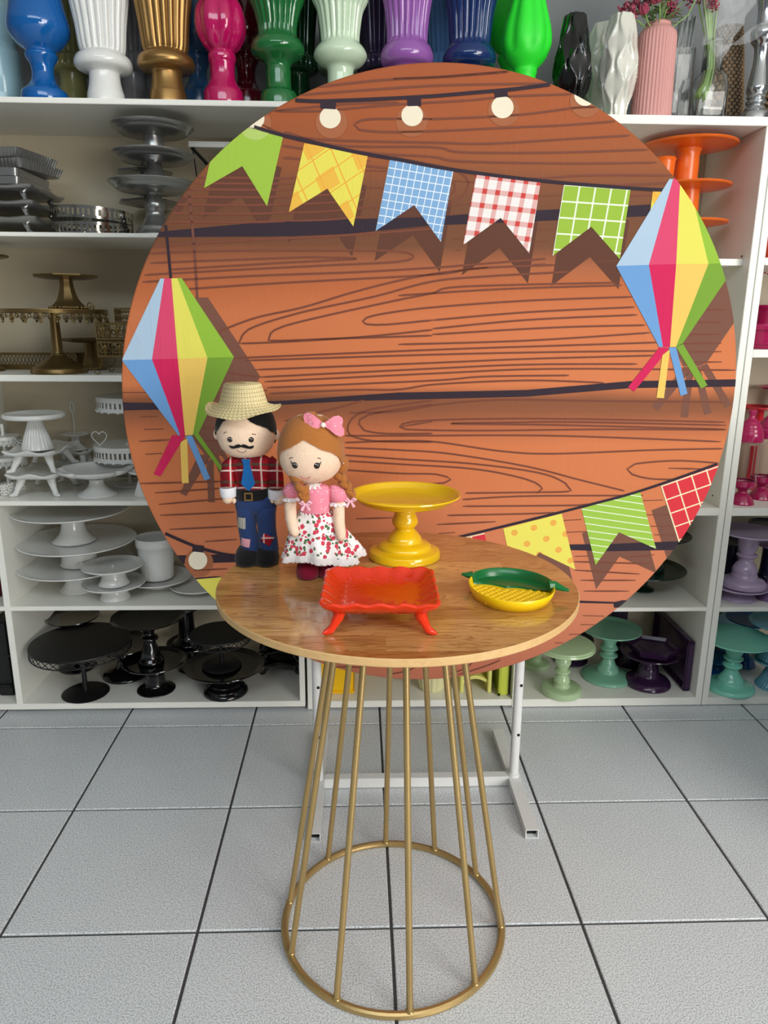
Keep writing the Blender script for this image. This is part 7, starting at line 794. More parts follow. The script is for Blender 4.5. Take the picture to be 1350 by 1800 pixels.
for d_ in DATA['stands']:
    m = d_['mat']; vase = d_['cat'] == 'vase'
    P = [(d_['r0'], 0.)]+[tuple(p) for p in d_['ped']]
    if P[1][1] > .004: P = [(d_['r0']*.97, 0), (d_['r0'], .002)]+P[1:]
    fl_ = d_.get('flute'); fc = d_.get('faceted'); deep = d_.get('deep', .011)
    if d_.get('R'): P.append((P[-1][0], d_['zp']-deep*.9))
    P = [P[0]]+[p for a, p in zip(P, P[1:]) if p[1] > a[1]-.002]
    root = thing(d_['name'], d_['label'], d_['cat'], d_['loc'], 0, d_.get('group'))
    PLACED[d_['id']] = root
    H = P[-1][1]; mod = None; seg = 40
    if fl_: mod = flute(*fl_); seg = min(200, fl_[0]*6)
    if d_.get('sculpt'): mod = sculpt(d_['sculpt'][0], d_['sculpt'][1], H); seg = 108
    if d_.get('wicker'): mod = wick; seg = 80
    if fc: seg = fc
    P2 = refine(P, 3)
    if fl_ or d_.get('sculpt'): P2 = densify(P2, .006)
    if d_.get('wicker'): P2 = densify(P, .0022)
    if vase:
        i0 = 0
        # the foot ends at the waist of the vase, if it has one
        lowpart = [i for i, p in enumerate(P2) if .02 < p[1] < H*.45]
        if lowpart and not (d_.get('wicker') or d_.get('sculpt') or d_['id'] == 'Vbottle'):
            i0 = min(lowpart, key=lambda i: P2[i][0])
        top = P2[-1]; inner = [(top[0]-.002, top[1]+.002), (top[0]-.005, top[1]), (top[0]-.007, top[1]-.03), (top[0]-.008, top[1]-.05)]
        if i0:
            q = lathe(P2[:i0+1], seg, mod, capt=False); q.make('foot', m, root, angle=1.)
        q = lathe(P2[i0:]+inner, seg, mod, capb=not i0); q.make('body', m, root, angle=1.)
        continue
    q = lathe(P2 if not d_.get('base_flat') else P, seg, mod); q.make('pedestal' if d_.get('R') or d_.get('petal') else 'stem', m, root, angle=.7 if not fc else .2)
    if d_.get('bead'):
        b = MB(); n = 26
        for i in range(n): a = 2*pi*i/n; b.ball((d_['r0']*cos(a), d_['r0']*sin(a), .004), .0042, .0042, .0045, 8, 5)
        b.make('beaded_edge', m, root)
    if d_.get('R'):
        Rr, zp = d_['R'], d_['zp']; rn = P[-1][0]
        if d_.get('skirt'): pp = [(0, zp-.006), (Rr-.003, zp-.006), (Rr, zp-.003), (Rr-.001, zp), (0, zp)]
        elif d_.get('rim') == 'step': pp = [(0, zp-deep), (rn, zp-deep), (Rr*.9, zp-.009), (Rr*.985, zp-.007), (Rr, zp-.004), (Rr*.985, zp+.001), (Rr*.95, zp+.001), (Rr*.94, zp+.006), (Rr*.9, zp+.007), (0, zp+.007)]
        else:
            dep = min(deep-.004, .007) if deep < .02 else deep-.006
            pp = [(0, zp-deep), (rn, zp-deep), (Rr*.55, zp-deep*.97), (Rr*.82, zp-deep*.62), (Rr*.97, zp-.004), (Rr, zp-.0005), (Rr*.992, zp+.0018), (Rr*.955, zp+.0004), (Rr*.86, zp-dep*.8), (Rr*.8, zp-dep), (0, zp-dep)]
        lathe(pp, fc or 72, capb=False, capt=False).make('plate', m, root, angle=.5)
        if d_.get('knob'): MB().ball((0, 0, zp-.005), .0035).make('centre_knob', m, root)
        if d_.get('skirt'): skirt(d_['skirt'], Rr, zp-.002, d_['skh'], m, root)
        if d_.get('heart'):
            pts = [(-.02+.026*sin(t)**3*.9, 0, zp+.03+.0016*(13*cos(t)-5*cos(2*t)-2*cos(3*t)-cos(4*t))) for t in [2*pi*i/30 for i in range(31)]]
            b = MB(); b.tube([(x-.05, -.045, z-.004) for x, y, z in pts], .0016, 6); b.make('wire_heart', m, root)
    if d_.get('petal'):
        Rr, zp = d_['petal']; n = 5
        def pm(t, z, r_): 
            c_ = abs(cos(n*t/2)); return 1-.10*max(0, (r_/Rr-.55)/.45)*(1-min(1, c_*3.2))
        pp = [(0, zp-.017), (.03, zp-.017), (Rr*.6, zp-.013), (Rr*.9, zp-.003), (Rr, zp+.007), (Rr*.985, zp+.0105), (Rr*.88, zp+.002), (Rr*.6, zp-.007), (0, zp-.009)]
        lathe(refine(pp, 2), 120, pm, capb=False, capt=False).make('petal_plate', m, root, angle=1.)
        b = MB()
        for i in range(10):
            a = 2*pi*i/10; b.tube([(.046*cos(a-.2), .046*sin(a-.2), .006), (.034*cos(a), .034*sin(a), .017), (.046*cos(a+.2), .046*sin(a+.2), .006)], .0012, 5)
        b.make('leaf_relief', m, root)

# ------------------------------------------------------------------ trays, boxes, jars and other single pieces
def rrect(w, d, rc, n=24):
    """rounded rectangle, counter-clockwise, with side parameter"""
    pts = []
    for (cx, cy, a0) in ((w/2-rc, d/2-rc, 0), (-w/2+rc, d/2-rc, pi/2), (-w/2+rc, -d/2+rc, pi), (w/2-rc, -d/2+rc, 1.5*pi)):
        for i in range(5): a = a0+pi/2*i/4; pts.append((cx+rc*cos(a), cy+rc*sin(a)))
    out = []
    for i, p in enumerate(pts):
        q = pts[(i+1) % len(pts)]; L_ = hypot(q[0]-p[0], q[1]-p[1]); k = max(1, int(L_/(max(w, d)/n)))
        out += [(p[0]+(q[0]-p[0])*j/k, p[1]+(q[1]-p[1])*j/k) for j in range(k)]
    return out
def rect_loft(w, d, rc, rings, waves=6, n=40):
    """rings: (inset, z, wave_z, wave_out)"""
    base = rrect(w, d, rc, n); b = MB(); V = []; N = len(base)
    for ins, z, wz, wo in rings:
        sx, sy = max(.001, (w-2*ins)/w), max(.001, (d-2*ins)/d)
        for x, y in base:
            if abs(x)/w > abs(y)/d: t = y/d
            else: t = x/w
            c = cos(2*pi*waves*t); k = 1+wo*c
            V.append((x*sx*k, y*sy*k, z+wz*c))
    F = [(i*N+j, i*N+(j+1) % N, (i+1)*N+(j+1) % N, (i+1)*N+j) for i in range(len(rings)-1) for j in range(N)]
    F += [tuple(range(N))[::-1], tuple((len(rings)-1)*N+j for j in range(N))]
    return b.add(V, F)
def footed_tray(loc, rz, w, d, legh, wall, m, label, cat='tray', waves=3, wz=.004, group=None, th=.008, flare=.02, legin=.2, legr=.012, deep=None, legm=None, name='footed_tray'):
    t = thing(name, label, cat, loc, rz, group); z = legh
    rings = [(flare+.02, z, 0, 0), (flare, z+.001, 0, 0), (.002, z+wall-.004, wz, .0), (0, z+wall, wz, 0), (.003, z+wall+.003, wz, 0), (.007, z+wall+.001, wz, 0), (flare+.006, z+th, wz*.15, 0), (flare+.02, z+th, 0, 0)]
    rect_loft(w, d, .016, rings, waves).make('tray', m, t, angle=1.2)
    for sx in (-1, 1):
        for sy in (-1, 1):
            x, y = sx*(w/2-legin*w), sy*(d/2-legin*d); e = legr
            b = MB(); b.tube([(x-sx*e*.4, y-sy*e*.4, z+.004), (x, y, z*.72), (x+sx*e*.7, y+sy*e*.7, z*.38), (x+sx*e*1.2, y+sy*e*1.0, e*.62), (x+sx*e*2.0, y+sy*e*1.5, e*.45), (x+sx*e*2.5, y+sy*e*1.8, e*.40)], [e*1.25, e*1.0, e*.72, e*.72, e*.5, e*.16], 10)
            for i, v in enumerate(b.V): b.V[i] = (v[0], v[1], max(0, v[2]))
            b.make('leg', legm or m, t)
    return t
# orange scalloped tray on the table
footed_tray((.0335, 1.112, ZT), radians(-1.5), .184, .178, .032, .019, 'tray_orange', 'glossy orange footed tray with scalloped rim on the round wooden table', waves=5, wz=.0016, flare=.017, legin=.15, legr=.009, th=.006)
# silver wavy footed trays on the left shelf
z = 1.448
for i in range(3):
    footed_tray((-1.022, 2.292, z), 0, .285, .25, .027, .013, 'aluminium', ('lowest', 'middle', 'topmost')[i]+' wavy silver footed tray of the stack at the left edge', waves=2, wz=.003, flare=.012, legr=.008, legin=.12, legm='silver_gloss', group='silver wavy footed trays')
    z += .0405
z += .003
for i in range(2):
    t = thing('flat_tray', ('lower', 'upper')[i]+' plain silver rectangular tray on the wavy footed stack', 'tray', (-1.045-.002*i, 2.292, z), 0, 'silver flat trays')
    rect_loft(.262, .225, .012, [(.012, 0, 0, 0), (.004, .001, 0, 0), (.001, .02, 0, 0), (0, .0205, 0, 0), (.003, .0215, 0, 0), (.006, .004, 0, 0), (.02, .003, 0, 0)], 1).make('tray', 'aluminium', t, angle=.5)
    z += .0215
for i in range(2):
    t = thing('ribbed_tray', ('lower', 'upper')[i]+' ribbed silver tray set askew on top of the tray stack', 'tray', (-1.03-.012*i, 2.315, z+.001), radians(-13+2*i), 'silver ribbed trays')
    def ribs(w, d, k): return 0
    b = rect_loft(.30, .20, .014, [(.016, 0, 0, 0), (.01, .002, 0, .0), (.001, .024, 0, 0), (0, .025, 0, 0), (.004, .0255, 0, 0), (.012, .004, 0, 0), (.03, .003, 0, 0)], 1)
    b.make('tray', 'aluminium', t, angle=.5)
    rb = MB()
    for x in [(-.138+.0115*k) for k in range(25)]:
        for s in (-1, 1): rb.tube([(x*.94, s*.0905, .003), (x, s*.0995, .024)], .0022, 5)
    for y in [(-.088+.0115*k) for k in range(16)]:
        for s in (-1, 1): rb.tube([(s*.1405, y*.92, .003), (s*.1495, y, .024)], .0022, 5)
    rb.make('ribs', 'aluminium', t); z += .0268
# slotted ring trays
for i in range(2):
    t = thing('slotted_tray', ('round silver tray with slotted rim, lower one beside the tower', 'round silver tray with slotted rim, upper one resting tilted')[i], 'tray', (-.764, 2.284, 1.448 if i == 0 else 1.4845), 0, 'slotted silver trays')
    if i: t.rotation_euler = (radians(-1.5), radians(2.2), 0); t.location.z = 1.4875
    lathe([(.0, .0), (.111, 0), (.111, .002), (0, .002)], 64, capb=False, capt=False).make('base', 'aluminium', t, angle=.4)
    b = MB(); RR = .112
    for za, zb in ((.0, .007), (.024, .032)):
        q = lathe([(RR-.0015, za), (RR, za), (RR, zb), (RR-.0015, zb), (RR-.0015, za)], 72, capb=False, capt=False); b.add(q.V, q.F)
    for k in range(50):
        a = 2*pi*k/50; q = pi/50*.55; b.add([((RR-.0005)*cos(a+s), (RR-.0005)*sin(a+s), zz) for s, zz in ((-q, .006), (q, .006), (q, .025), (-q, .025))], [(0, 1, 2, 3)])
    b.make('slotted_rim', 'chrome', t, angle=.4)
    for k in range(6): a = 2*pi*k/6-.4; MB().ball((RR*cos(a), RR*sin(a), .004), .0028, u=8, v=5).make('rivet', 'chrome', t)
# white bar with dark strut leaning behind the backdrop
t = thing('folding_bracket', 'white bar with a black diagonal strut beside the silver tower', 'bracket', (-.36, 2.33, 1.448))
MB().box(-.125, .12, -.012, .012, .252, .267, .001).make('bar', 'white_paint', t, smooth=False)
MB().tube([(-.118, 0, .252), (.04, .01, .09), (.10, .01, .003)], .005, 8).make('strut', 'black_gloss', t)
MB().tube([(-.121, .03, .252), (-.098, .03, .001)], .002, 6).make('rear_rod', 'black_matt', t); MB().tube([(-.04, .03, .252), (-.03, .03, .001)], .002, 6).make('rear_rod', 'black_matt', t)
# brass: pierced long tray at the back
t = thing('pierced_tray', 'long brass tray with a pierced rim at the back of the brass shelf', 'tray', (-1.02, 2.435, 1.066))
MB().box(-.155, .14, -.05, .05, .0, .006).make('base', 'antique_brass', t, smooth=False)
b = MB(); b.box(-.155, .14, -.051, -.048, .006, .016); b.box(-.155, .14, -.051, -.048, .044, .052); b.box(.137, .14, -.051, .05, .006, .052); b.box(-.155, -.152, -.051, .05, .006, .052)
for i in range(26):
    x = -.152+.0112*i
    for s in (1, -1): b.tube([(x if s > 0 else x+.0112, -.0495, .015), (x+.0112 if s > 0 else x, -.0495, .045)], .0011, 4)
b.make('pierced_rim', 'antique_brass', t, smooth=False)
# two-tier filigree stand
t = thing('filigree_stand', 'two stacked brass filigree box trays on curled wire legs, beside the backdrop edge', 'cake stand', (-.683, 2.24, 1.066))
def filigree(nm, x0, x1, y0, y1, z0, z1, parent):
    b = MB(); h = z1-z0
    for y in (y0, y1):
        b.box(x0, x1, y-.001, y+.001, z0, z0+.006); b.box(x0, x1, y-.001, y+.001, z1-.006, z1)
        n = max(1, round((x1-x0)/.042)); w_ = (x1-x0)/n
        for i in range(n):
            c = x0+w_*(i+.5); cz = (z0+z1)/2
            for s in (-1, 1):
                b.tube(spiral(c+s*w_*.24, cz-.002, h*.27, 1.3, pi/2, y, 18, s), .0016, 5)
                b.tube([(c, y, z0+.005), (c+s*w_*.12, y, cz+.004), (c+s*w_*.3, y, z1-.006)], .0014, 5)
            b.tube([(c, y, z0+.005), (c, y, z1-.006)], .0018, 5); b.ball((c, y, cz+.006), .0045, .002, .006, 8, 5)
            b.tube([(x0+w_*i, y, z0), (x0+w_*i, y, z1)], .0018, 5)
    for x in (x0, x1): b.box(x-.001, x+.001, y0, y1, z0, z0+.006); b.box(x-.001, x+.001, y0, y1, z1-.006, z1); [b.tube([(x, y0+(y1-y0)*k/6, z0), (x, y0+(y1-y0)*(k+1)/6, z1)], .0015, 5) for k in range(6)]; [b.tube([(x, y0+(y1-y0)*(k+1)/6, z0), (x, y0+(y1-y0)*k/6, z1)], .0015, 5) for k in range(6)]
    b.box(x0, x1, y0, y1, z0+.003, z0+.005)
    return b.make(nm, 'antique_brass', parent, smooth=False)
filigree('lower_tray', -.062, .06, -.06, .06, .049, .094, t); filigree('upper_tray', -.063, .06, -.06, .06, .097, .145, t)
for sx in (-1, 1):
    for sy in (-1, 1):
        MB().tube([(sx*.058, sy*.055, .05), (sx*.052, sy*.06, .035), (sx*.060, sy*.062, .02)]+[(sx*.068+.008*cos(a), sy*.062, .0095+.008*sin(a)) for a in [pi*.6+i*.55 for i in range(9)]], .0016, 6).make('wire_leg', 'antique_brass', t)
MB().tube([(-.058, -.055, .146), (-.074, -.055, .162), (-.066, -.055, .182)]+[p for p in spiral(-.075, .19, .011, 1.2, 0., -.055, 18)], .0018, 6).make('wire_curl', 'antique_brass', t)
t = thing('filigree_box', 'small brass filigree box on top of the stacked filigree trays', 'box', (-.668, 2.235, 1.2115))
b = MB(); x0, x1 = -.03, .04
for y in (-.03, .03):
    b.box(x0, x1, y-.001, y+.001, 0, .005); b.box(x0, x1, y-.001, y+.001, .036, .041); b.box(x0, x1, y-.0008, y+.0008, .018, .022)
    for i in range(7):
        for zc in (.0115, .029): b.tube(spiral(x0+.01*(i+.5), zc, .0052, 1.1, 0, y, 10), .0011, 4)
for x in (x0, x1): b.box(x-.001, x+.001, -.03, .03, 0, .041)
b.box(x0, x1, -.03, .03, 0, .002); b.make('box', 'antique_brass', t, smooth=False)
# white shelf: footed wavy trays
footed_tray((-.978, 2.285, .698), 0, .157, .225, .056, .013, 'white_ceramic', group='white wavy footed trays', label='lower white wavy footed tray, under another one and the fluted stand', waves=2, wz=.0035, flare=.012, legr=.0115, legin=.2)
footed_tray((-.978, 2.285, .7705), 0, .157, .225, .053, .013, 'white_ceramic', group='white wavy footed trays', label='upper white wavy footed tray with a fluted stand on top', waves=2, wz=.0035, flare=.012, legr=.0115, legin=.2)
root = thing('cake_stand', 'white cake stand with a fluted cone foot, on top of two wavy footed trays', 'cake stand', (-.974, 2.245, .8385), 0, 'white cake stands on the open shelf')
PF = [(.046, 0), (.045, .004), (.038, .03), (.028, .06), (.02, .083), (.0165, .094)]
lathe(densify(refine(PF, 3), .006), 132, flute(22, .09, .001, .1)).make('pedestal', 'white_ceramic', root, angle=1.)
lathe([(0, .092), (.0165, .092), (.05, .093), (.084, .094), (.0885, .0975), (.0895, .102), (.0875, .107), (.083, .109), (.078, .107), (.074, .103), (0, .102)], 72, capb=False, capt=False).make('plate', 'white_ceramic', root, angle=.9)
footed_tray((-.940, 2.452, .698), 0, .105, .085, .088, .012, 'white_ceramic', group='white wavy footed trays', label='white wavy footed tray at the back of the white shelf under a plate stand', waves=2, wz=.003, flare=.01, legr=.009, legin=.2)
root = thing('cake_stand', 'white cake stand with a tall wire loop handle, behind the fluted cone stand', 'cake stand', (-.938, 2.452, .8015), 0, 'white cake stands on the open shelf')
lathe(refine([(.034, 0), (.033, .004), (.026, .01), (.016, .02), (.0125, .03), (.013, .045)], 3), 40).make('pedestal', 'white_ceramic', root)
lathe([(0, .045), (.02, .045), (.04, .047), (.046, .052), (.0445, .0535), (.036, .05), (0, .05)], 48, capb=False, capt=False).make('plate', 'white_ceramic', root, angle=.6)
MB().tube([(0, 0, .05), (0, 0, .118), (-.004, 0, .122), (-.007, 0, .14), (-.004, 0, .155), (0, 0, .158), (.004, 0, .155), (.005, 0, .14), (.001, 0, .12)], .0018, 6).make('loop_handle', 'white_paint', root)
t = thing('tiered_stand', 'white two-tier lace stand with a wire scroll at the left edge', 'cake stand', (-1.128, 2.36, .698))
for zz, rr_ in ((.095, .06), (.16, .05)):
    lathe([(0, zz), (rr_, zz), (rr_, zz+.003), (0, zz+.003)], 40, capb=False, capt=False).make('plate', 'white_paint', t, angle=.5); skirt('lace', rr_, zz+.002, .03, 'white_paint', t)
lathe([(.045, 0), (.04, .006), (.006, .012), (.005, .2)], 24).make('pole', 'white_paint', t, angle=.8)
MB().tube([(.045, -.03, .163), (.06, -.03, .145)]+spiral(.066, .14, .014, 1.4, pi/2, -.03, 20, -1), .002, 6).make('wire_scroll', 'white_paint', t)
t = thing('lace_tray', 'low tray edged with white metal flowers at the left edge of the white shelf', 'tray', (-1.112, 2.25, .698), radians(-14))
MB().box(-.06, .06, -.045, .045, 0, .004).make('base', 'white_paint', t, smooth=False)
b = MB()
for i in range(6):
    for k in range(2):
        for (px, py, ax) in ((-.055+.022*i, -.045, 0), (.06, -.04+.016*i, 1)):
            c = Vector((px, py, .014+.017*k)); ta = Vector((1, 0, 0)) if ax == 0 else Vector((0, 1, 0))
            for p in range(5): a = 2*pi*p/5+.3; b.ball(c+ta*.006*cos(a)+Vector((0, 0, .006*sin(a))), .0038, .0038, .0038, 6, 4)
b.make('flower_rim', 'white_paint', t)
# white pot on the low stand
L = PLACED['C1'].location; t = thing('ceramic_pot', 'tall white ceramic pot with a rim band, on a low white cake stand', 'pot', (L.x, L.y, L.z+.0305))
lathe(refine([(.050, 0), (.052, .003), (.055, .05), (.0595, .108), (.0625, .110), (.0635, .118), (.0635, .134), (.0645, .137), (.0635, .139), (.060, .137), (.056, .10), (.05, .012), (.0, .01)], 2), 48).make('body', 'white_ceramic', t, angle=.8)
for a in (-1.75,): MB().tube([(.053*cos(a), .053*sin(a), .004), (.0595*cos(a), .0595*sin(a), .106)], .0025, 6).make('seam_ridge', 'white_ceramic', t)
# black wavy trays at lower right of the cabinet
z = .034
for i in range(3):
    footed_tray((-.272, 2.39, z), 0, .15, .14, .030, .011, 'black_gloss', ('lowest', 'middle', 'topmost')[i]+' black wavy footed tray of the stack inside the cabinet', group='black wavy footed trays', waves=2, wz=.003, flare=.01, legr=.008, legin=.18); z += .0445
# dark things in the far left bay
t = thing('wooden_slab', 'tan wooden slab standing at the far left of the cabinet', 'board', (-1.180, 2.30, .034)); MB().box(-.008, .008, -.09, .09, 0, .235, .002).make('slab', 'tan_board', t, smooth=False)
t = thing('storage_case', 'black case standing beside the tan slab at far left', 'case', (-1.142, 2.30, .034)); MB().box(-.027, .027, -.10, .10, 0, .26, .006).make('shell', 'black_matt', t); MB().box(-.02, .02, -.106, -.1, .03, .045, .002).make('latch', 'black_gloss', t)
MB().box(-.028, .028, -.101, .101, .14, .146).make('band', 'black_gloss', t, smooth=False)
t = thing('storage_tub', 'dark red tub in the left bay above the tan slab', 'tub', (-1.22, 2.30, .365)); lathe(refine([(.10, 0), (.11, .01), (.118, .12), (.122, .125), (.12, .13), (.112, .125), (.10, .02), (0, .015)], 2), 48).make('body', 'oxblood', t)
lathe([(.1235, .112), (.1245, .116), (.1235, .121)], 48, capb=False, capt=False).make('rim_band', 'oxblood', t)
# yellow pieces at the foot of the middle bay
t = thing('yellow_box', 'egg yellow square box standing behind the left post', 'box', (-.09, 2.30, .031)); b = MB(); b.box(-.075, .07, -.1, .1, 0, .12, .004).make('body', 'egg_yellow', t); MB().box(-.079, .074, -.104, .104, .0, .012, .003).make('bottom_edge', 'egg_yellow', t)
t = thing('scalloped_bowl', 'small pale yellow scalloped bowl at the foot of the middle shelf bay', 'bowl', (.243, 2.24, .031)); 
lathe(densify([(.04, 0), (.042, .003), (.05, .05), (.056, .1)], .01)+[(.053, .1), (.046, .05), (.0, .02)], 96, lambda t_, z_, r_: 1+.04*cos(16*t_)).make('body', 'pale_cream', t, angle=1.); lathe([(.0545, .097), (.058, .1), (.0545, .103)], 48, capb=False, capt=False).make('rim', 'pale_cream', t)
def archbox(loc, rz, m, label, w=.05, h=.2, t_=.012):
    t = thing('arched_stand', label, 'stand', loc, rz)
    for s, nm in ((-1, 'side_board'), (1, 'side_board')): MB().box(s*w-t_/2, s*w+t_/2, -.06, .06, 0, h, .002).make(nm, m, t, smooth=False)
    n = 12; P = [(-w+t_/2+(2*w-t_)*i/n, .03+.016*sin(pi*i/n)) for i in range(n+1)]; P2 = [(x, z_+.012) for x, z_ in P[::-1]]
    MB().prism(P+P2, -.05, .05).make('arched_brace', m, t, smooth=False)
    MB().box(-w, w, -.055, .055, h-.03, h-.02).make('cross_shelf', m, t, smooth=False)
archbox((.385, 2.255, .031), 0, 'pale_lime', 'pale lime arched stand in the middle shelf bay', .046)
t = thing('lime_tray', 'thick lime green tray standing on edge next to the arched stand', 'tray', (.4755, 2.26, .031)); MB().box(-.016, .014, -.085, .085, 0, .2, .004).make('tray', 'lime_plastic', t); b = MB(); b.box(-.0195, -.0135, -.09, .09, 0, .012, .002); b.box(-.0195, -.0135, -.09, .09, .19, .202, .002); b.box(-.0195, -.0135, -.09, -.078, 0, .2, .002); b.box(-.0195, -.0135, .078, .09, 0, .2, .002); b.make('rim', 'lime_plastic', t)
# plum hexagonal tray and slab
L = PLACED['C3'].location; zt = L.z+.1173+.003
t = thing('hexagonal_tray', 'plum hexagonal tray lying on the plum cake stand', 'tray', (L.x+.008, L.y-.004, zt), radians(8))
hexa = lambda r_: [(r_*cos(pi/6+pi/3*i)*1.0, r_*sin(pi/6+pi/3*i)) for i in range(6)]
b = MB(); V = []
for r_, zz in ((.078, 0), (.086, .022), (.082, .022), (.076, .012)): V += [(x, y, zz) for x, y in hexa(r_)]
b.add(V, [(i*6+j, i*6+(j+1) % 6, (i+1)*6+(j+1) % 6, (i+1)*6+j) for i in range(3) for j in range(6)]+[tuple(range(6))[::-1], tuple(range(18, 24))]); b.make('tray', 'plum', t, smooth=False)
MB().add([(x, y, .0125) for x, y in hexa(.05)]+[(x, y, .0135) for x, y in hexa(.048)], [tuple(range(6, 12))]+[(j, (j+1) % 6, 6+(j+1) % 6, 6+j) for j in range(6)]).make('raised_centre', 'plum', t, smooth=False)
t = thing('plum_tray', 'large plum rectangular tray standing on edge against the right side panel', 'tray', (1.0915, 2.335, .030), 0)
MB().box(.000, .0115, -.14, .14, 0, .178, .004).make('tray', 'plum', t)
b = MB(); b.box(-.012, .012, -.145, -.132, 0, .18, .005); b.box(-.012, .012, .132, .145, 0, .18, .005); b.box(-.012, .012, -.145, .145, 0, .012, .004); b.box(-.012, .012, -.145, .145, .168, .18, .004); b.make('rim', 'plum', t)
t = thing('plum_box', 'tall dark plum box at the back of the green and plum shelf', 'box', (.945, 2.475, .030)); MB().box(-.03, .03, -.02, .02, 0, .29, .003).make('body', 'plum_dark', t); MB().box(-.032, .032, -.022, .022, .27, .292, .003).make('lid', 'plum_dark', t)
t = thing('orange_cup', 'small bright orange cup standing on the middle orange plate, behind the backdrop edge', 'cup', (PLACED['O2'].location.x-.083, 2.285, PLACED['O1'].location.z+.0005)); lathe(refine([(.018, 0), (.02, .003), (.028, .03), (.030, .07), (.0305, .074), (.029, .073), (.024, .03), (0, .01)], 2), 40).make('body', 'orange', t); lathe([(.0302, .066), (.0322, .071), (.0302, .076)], 40, capb=False, capt=False).make('rim', 'orange', t)
# right edge column
def jar(loc, label):
    t = thing('apothecary_jar', label, 'jar', loc, 0, 'pink lidded jars')
    lathe(refine([(.0385, 0), (.0375, .004), (.029, .02), (.016, .034), (.0135, .040), (.02, .047), (.034, .056), (.036, .060), (.037, .074), (.034, .074), (.032, .064), (0, .06)], 2), 40).make('foot_cup', 'raspberry', t, angle=.7)
    lathe([(.033, .065), (.0355, .066), (.0355, .188), (.0335, .188), (.0335, .068)], 40, capt=False, capb=False).make('glass_body', 'clear_plastic', t, angle=.6)
    lathe([(.037, .188), (.0375, .196), (.036, .197)], 40, capb=False).make('collar', 'clear_plastic', t, angle=.6)
    lathe(refine([(.0395, .1975), (.0405, .202), (.0395, .222), (.036, .228), (.035, .236), (.031, .241), (.0295, .248), (.025, .252), (.0225, .258), (.017, .262), (.0125, .266), (.0095, .272), (.009, .279), (.0118, .284), (.0122, .292), (.009, .294)], 2), 40).make('lid', 'raspberry', t, angle=.7)
    return t
jar((1.2048, 2.2135, .672), 'pink lidded jar with clear body, nearest the side panel'); jar((1.303, 2.28, .672), 'pink lidded jar with clear body, cut off by the right edge')
t = thing('pink_pot', 'magenta pot with a flat rim on the upper right shelf', 'pot', (1.262, 2.285, 1.147)); lathe(refine([(.085, 0), (.088, .004), (.09, .055), (.101, .056), (.103, .066), (.101, .072), (.094, .071), (.08, .06), (0, .05)], 1), 48).make('body', 'raspberry', t, angle=.5); lathe([(.0905, .012), (.0925, .014), (.0905, .017)], 48, capb=False, capt=False).make('base_ring', 'raspberry', t)
t = thing('pink_bowl', 'dark pink bowl leaning behind the magenta pot', 'bowl', (1.29, 2.40, 1.245)); t.rotation_euler = (radians(4), radians(-10), 0)
t.location = (1.31, 2.425, 1.147); t.rotation_euler = (0, 0, 0)
lathe(refine([(.03, 0), (.026, .02), (.022, .06), (.03, .09), (.06, .118), (.075, .128), (.076, .131), (.07, .129), (.03, .1), (0, .095)], 2), 48).make('bowl', 'raspberry', t, angle=.9); lathe([(.034, 0), (.036, .003), (.03, .006)], 40).make('foot_ring', 'raspberry', t)
b = MB(); t = thing('bead_string', 'string of tiny pink beads hanging in the upper right compartment', 'beads', (1.17, 2.22, 1.3415))
for i in range(26): b.ball((.01*i-.02, .0, .006+.028*((i-13)/13)**2-.0), .0028, u=7, v=5)
MB().tube([(.01*i-.02, 0, .006+.028*((i-13)/13)**2) for i in range(26)], .0006, 4).make('cord', 'raspberry', t); b.make('beads', 'raspberry', t); t.location.z = 1.345
t = thing('vermilion_vase', 'tall orange red vase at the right edge of the top compartment', 'vase', (1.235, 2.25, 1.401)); lathe(refine([(.05, 0), (.052, .004), (.07, .05), (.078, .11), (.07, .17), (.05, .2), (.046, .22), (.05, .23), (.044, .228), (.0, .2)], 2), 48).make('body', 'vermilion', t); lathe([(.046, .218), (.053, .2315), (.048, .2335)], 40, capb=False, capt=False).make('lip', 'vermilion', t)
for x, zz, rr_, lab in ((1.20, .19, .055, 'pale teal flower plate standing at the back left of the blue shelf'), (1.39, .235, .05, 'pale teal plate standing at the back of the blue shelf')):
    t = thing('scalloped_plate', lab, 'plate', (x, 2.465, .029+.0), 0, 'pale teal plates'); t.rotation_euler = (radians(80), 0, 0)
    lathe([(0, 0), (.05, .0), (.085, .008), (.0865, .010), (.08, .008), (.05, .003), (0, .003)], 80, lambda t_, z_, r_: 1+.05*abs(sin(4*t_))*(r_ > .06), capb=False, capt=False).make('plate', 'sky_teal', t, (0, .092, 0), angle=.8); lathe([(.02, -.003), (.022, -.003), (.022, .001)], 24, capb=False, capt=False).make('foot_ring', 'sky_teal', t, (0, .092, 0))

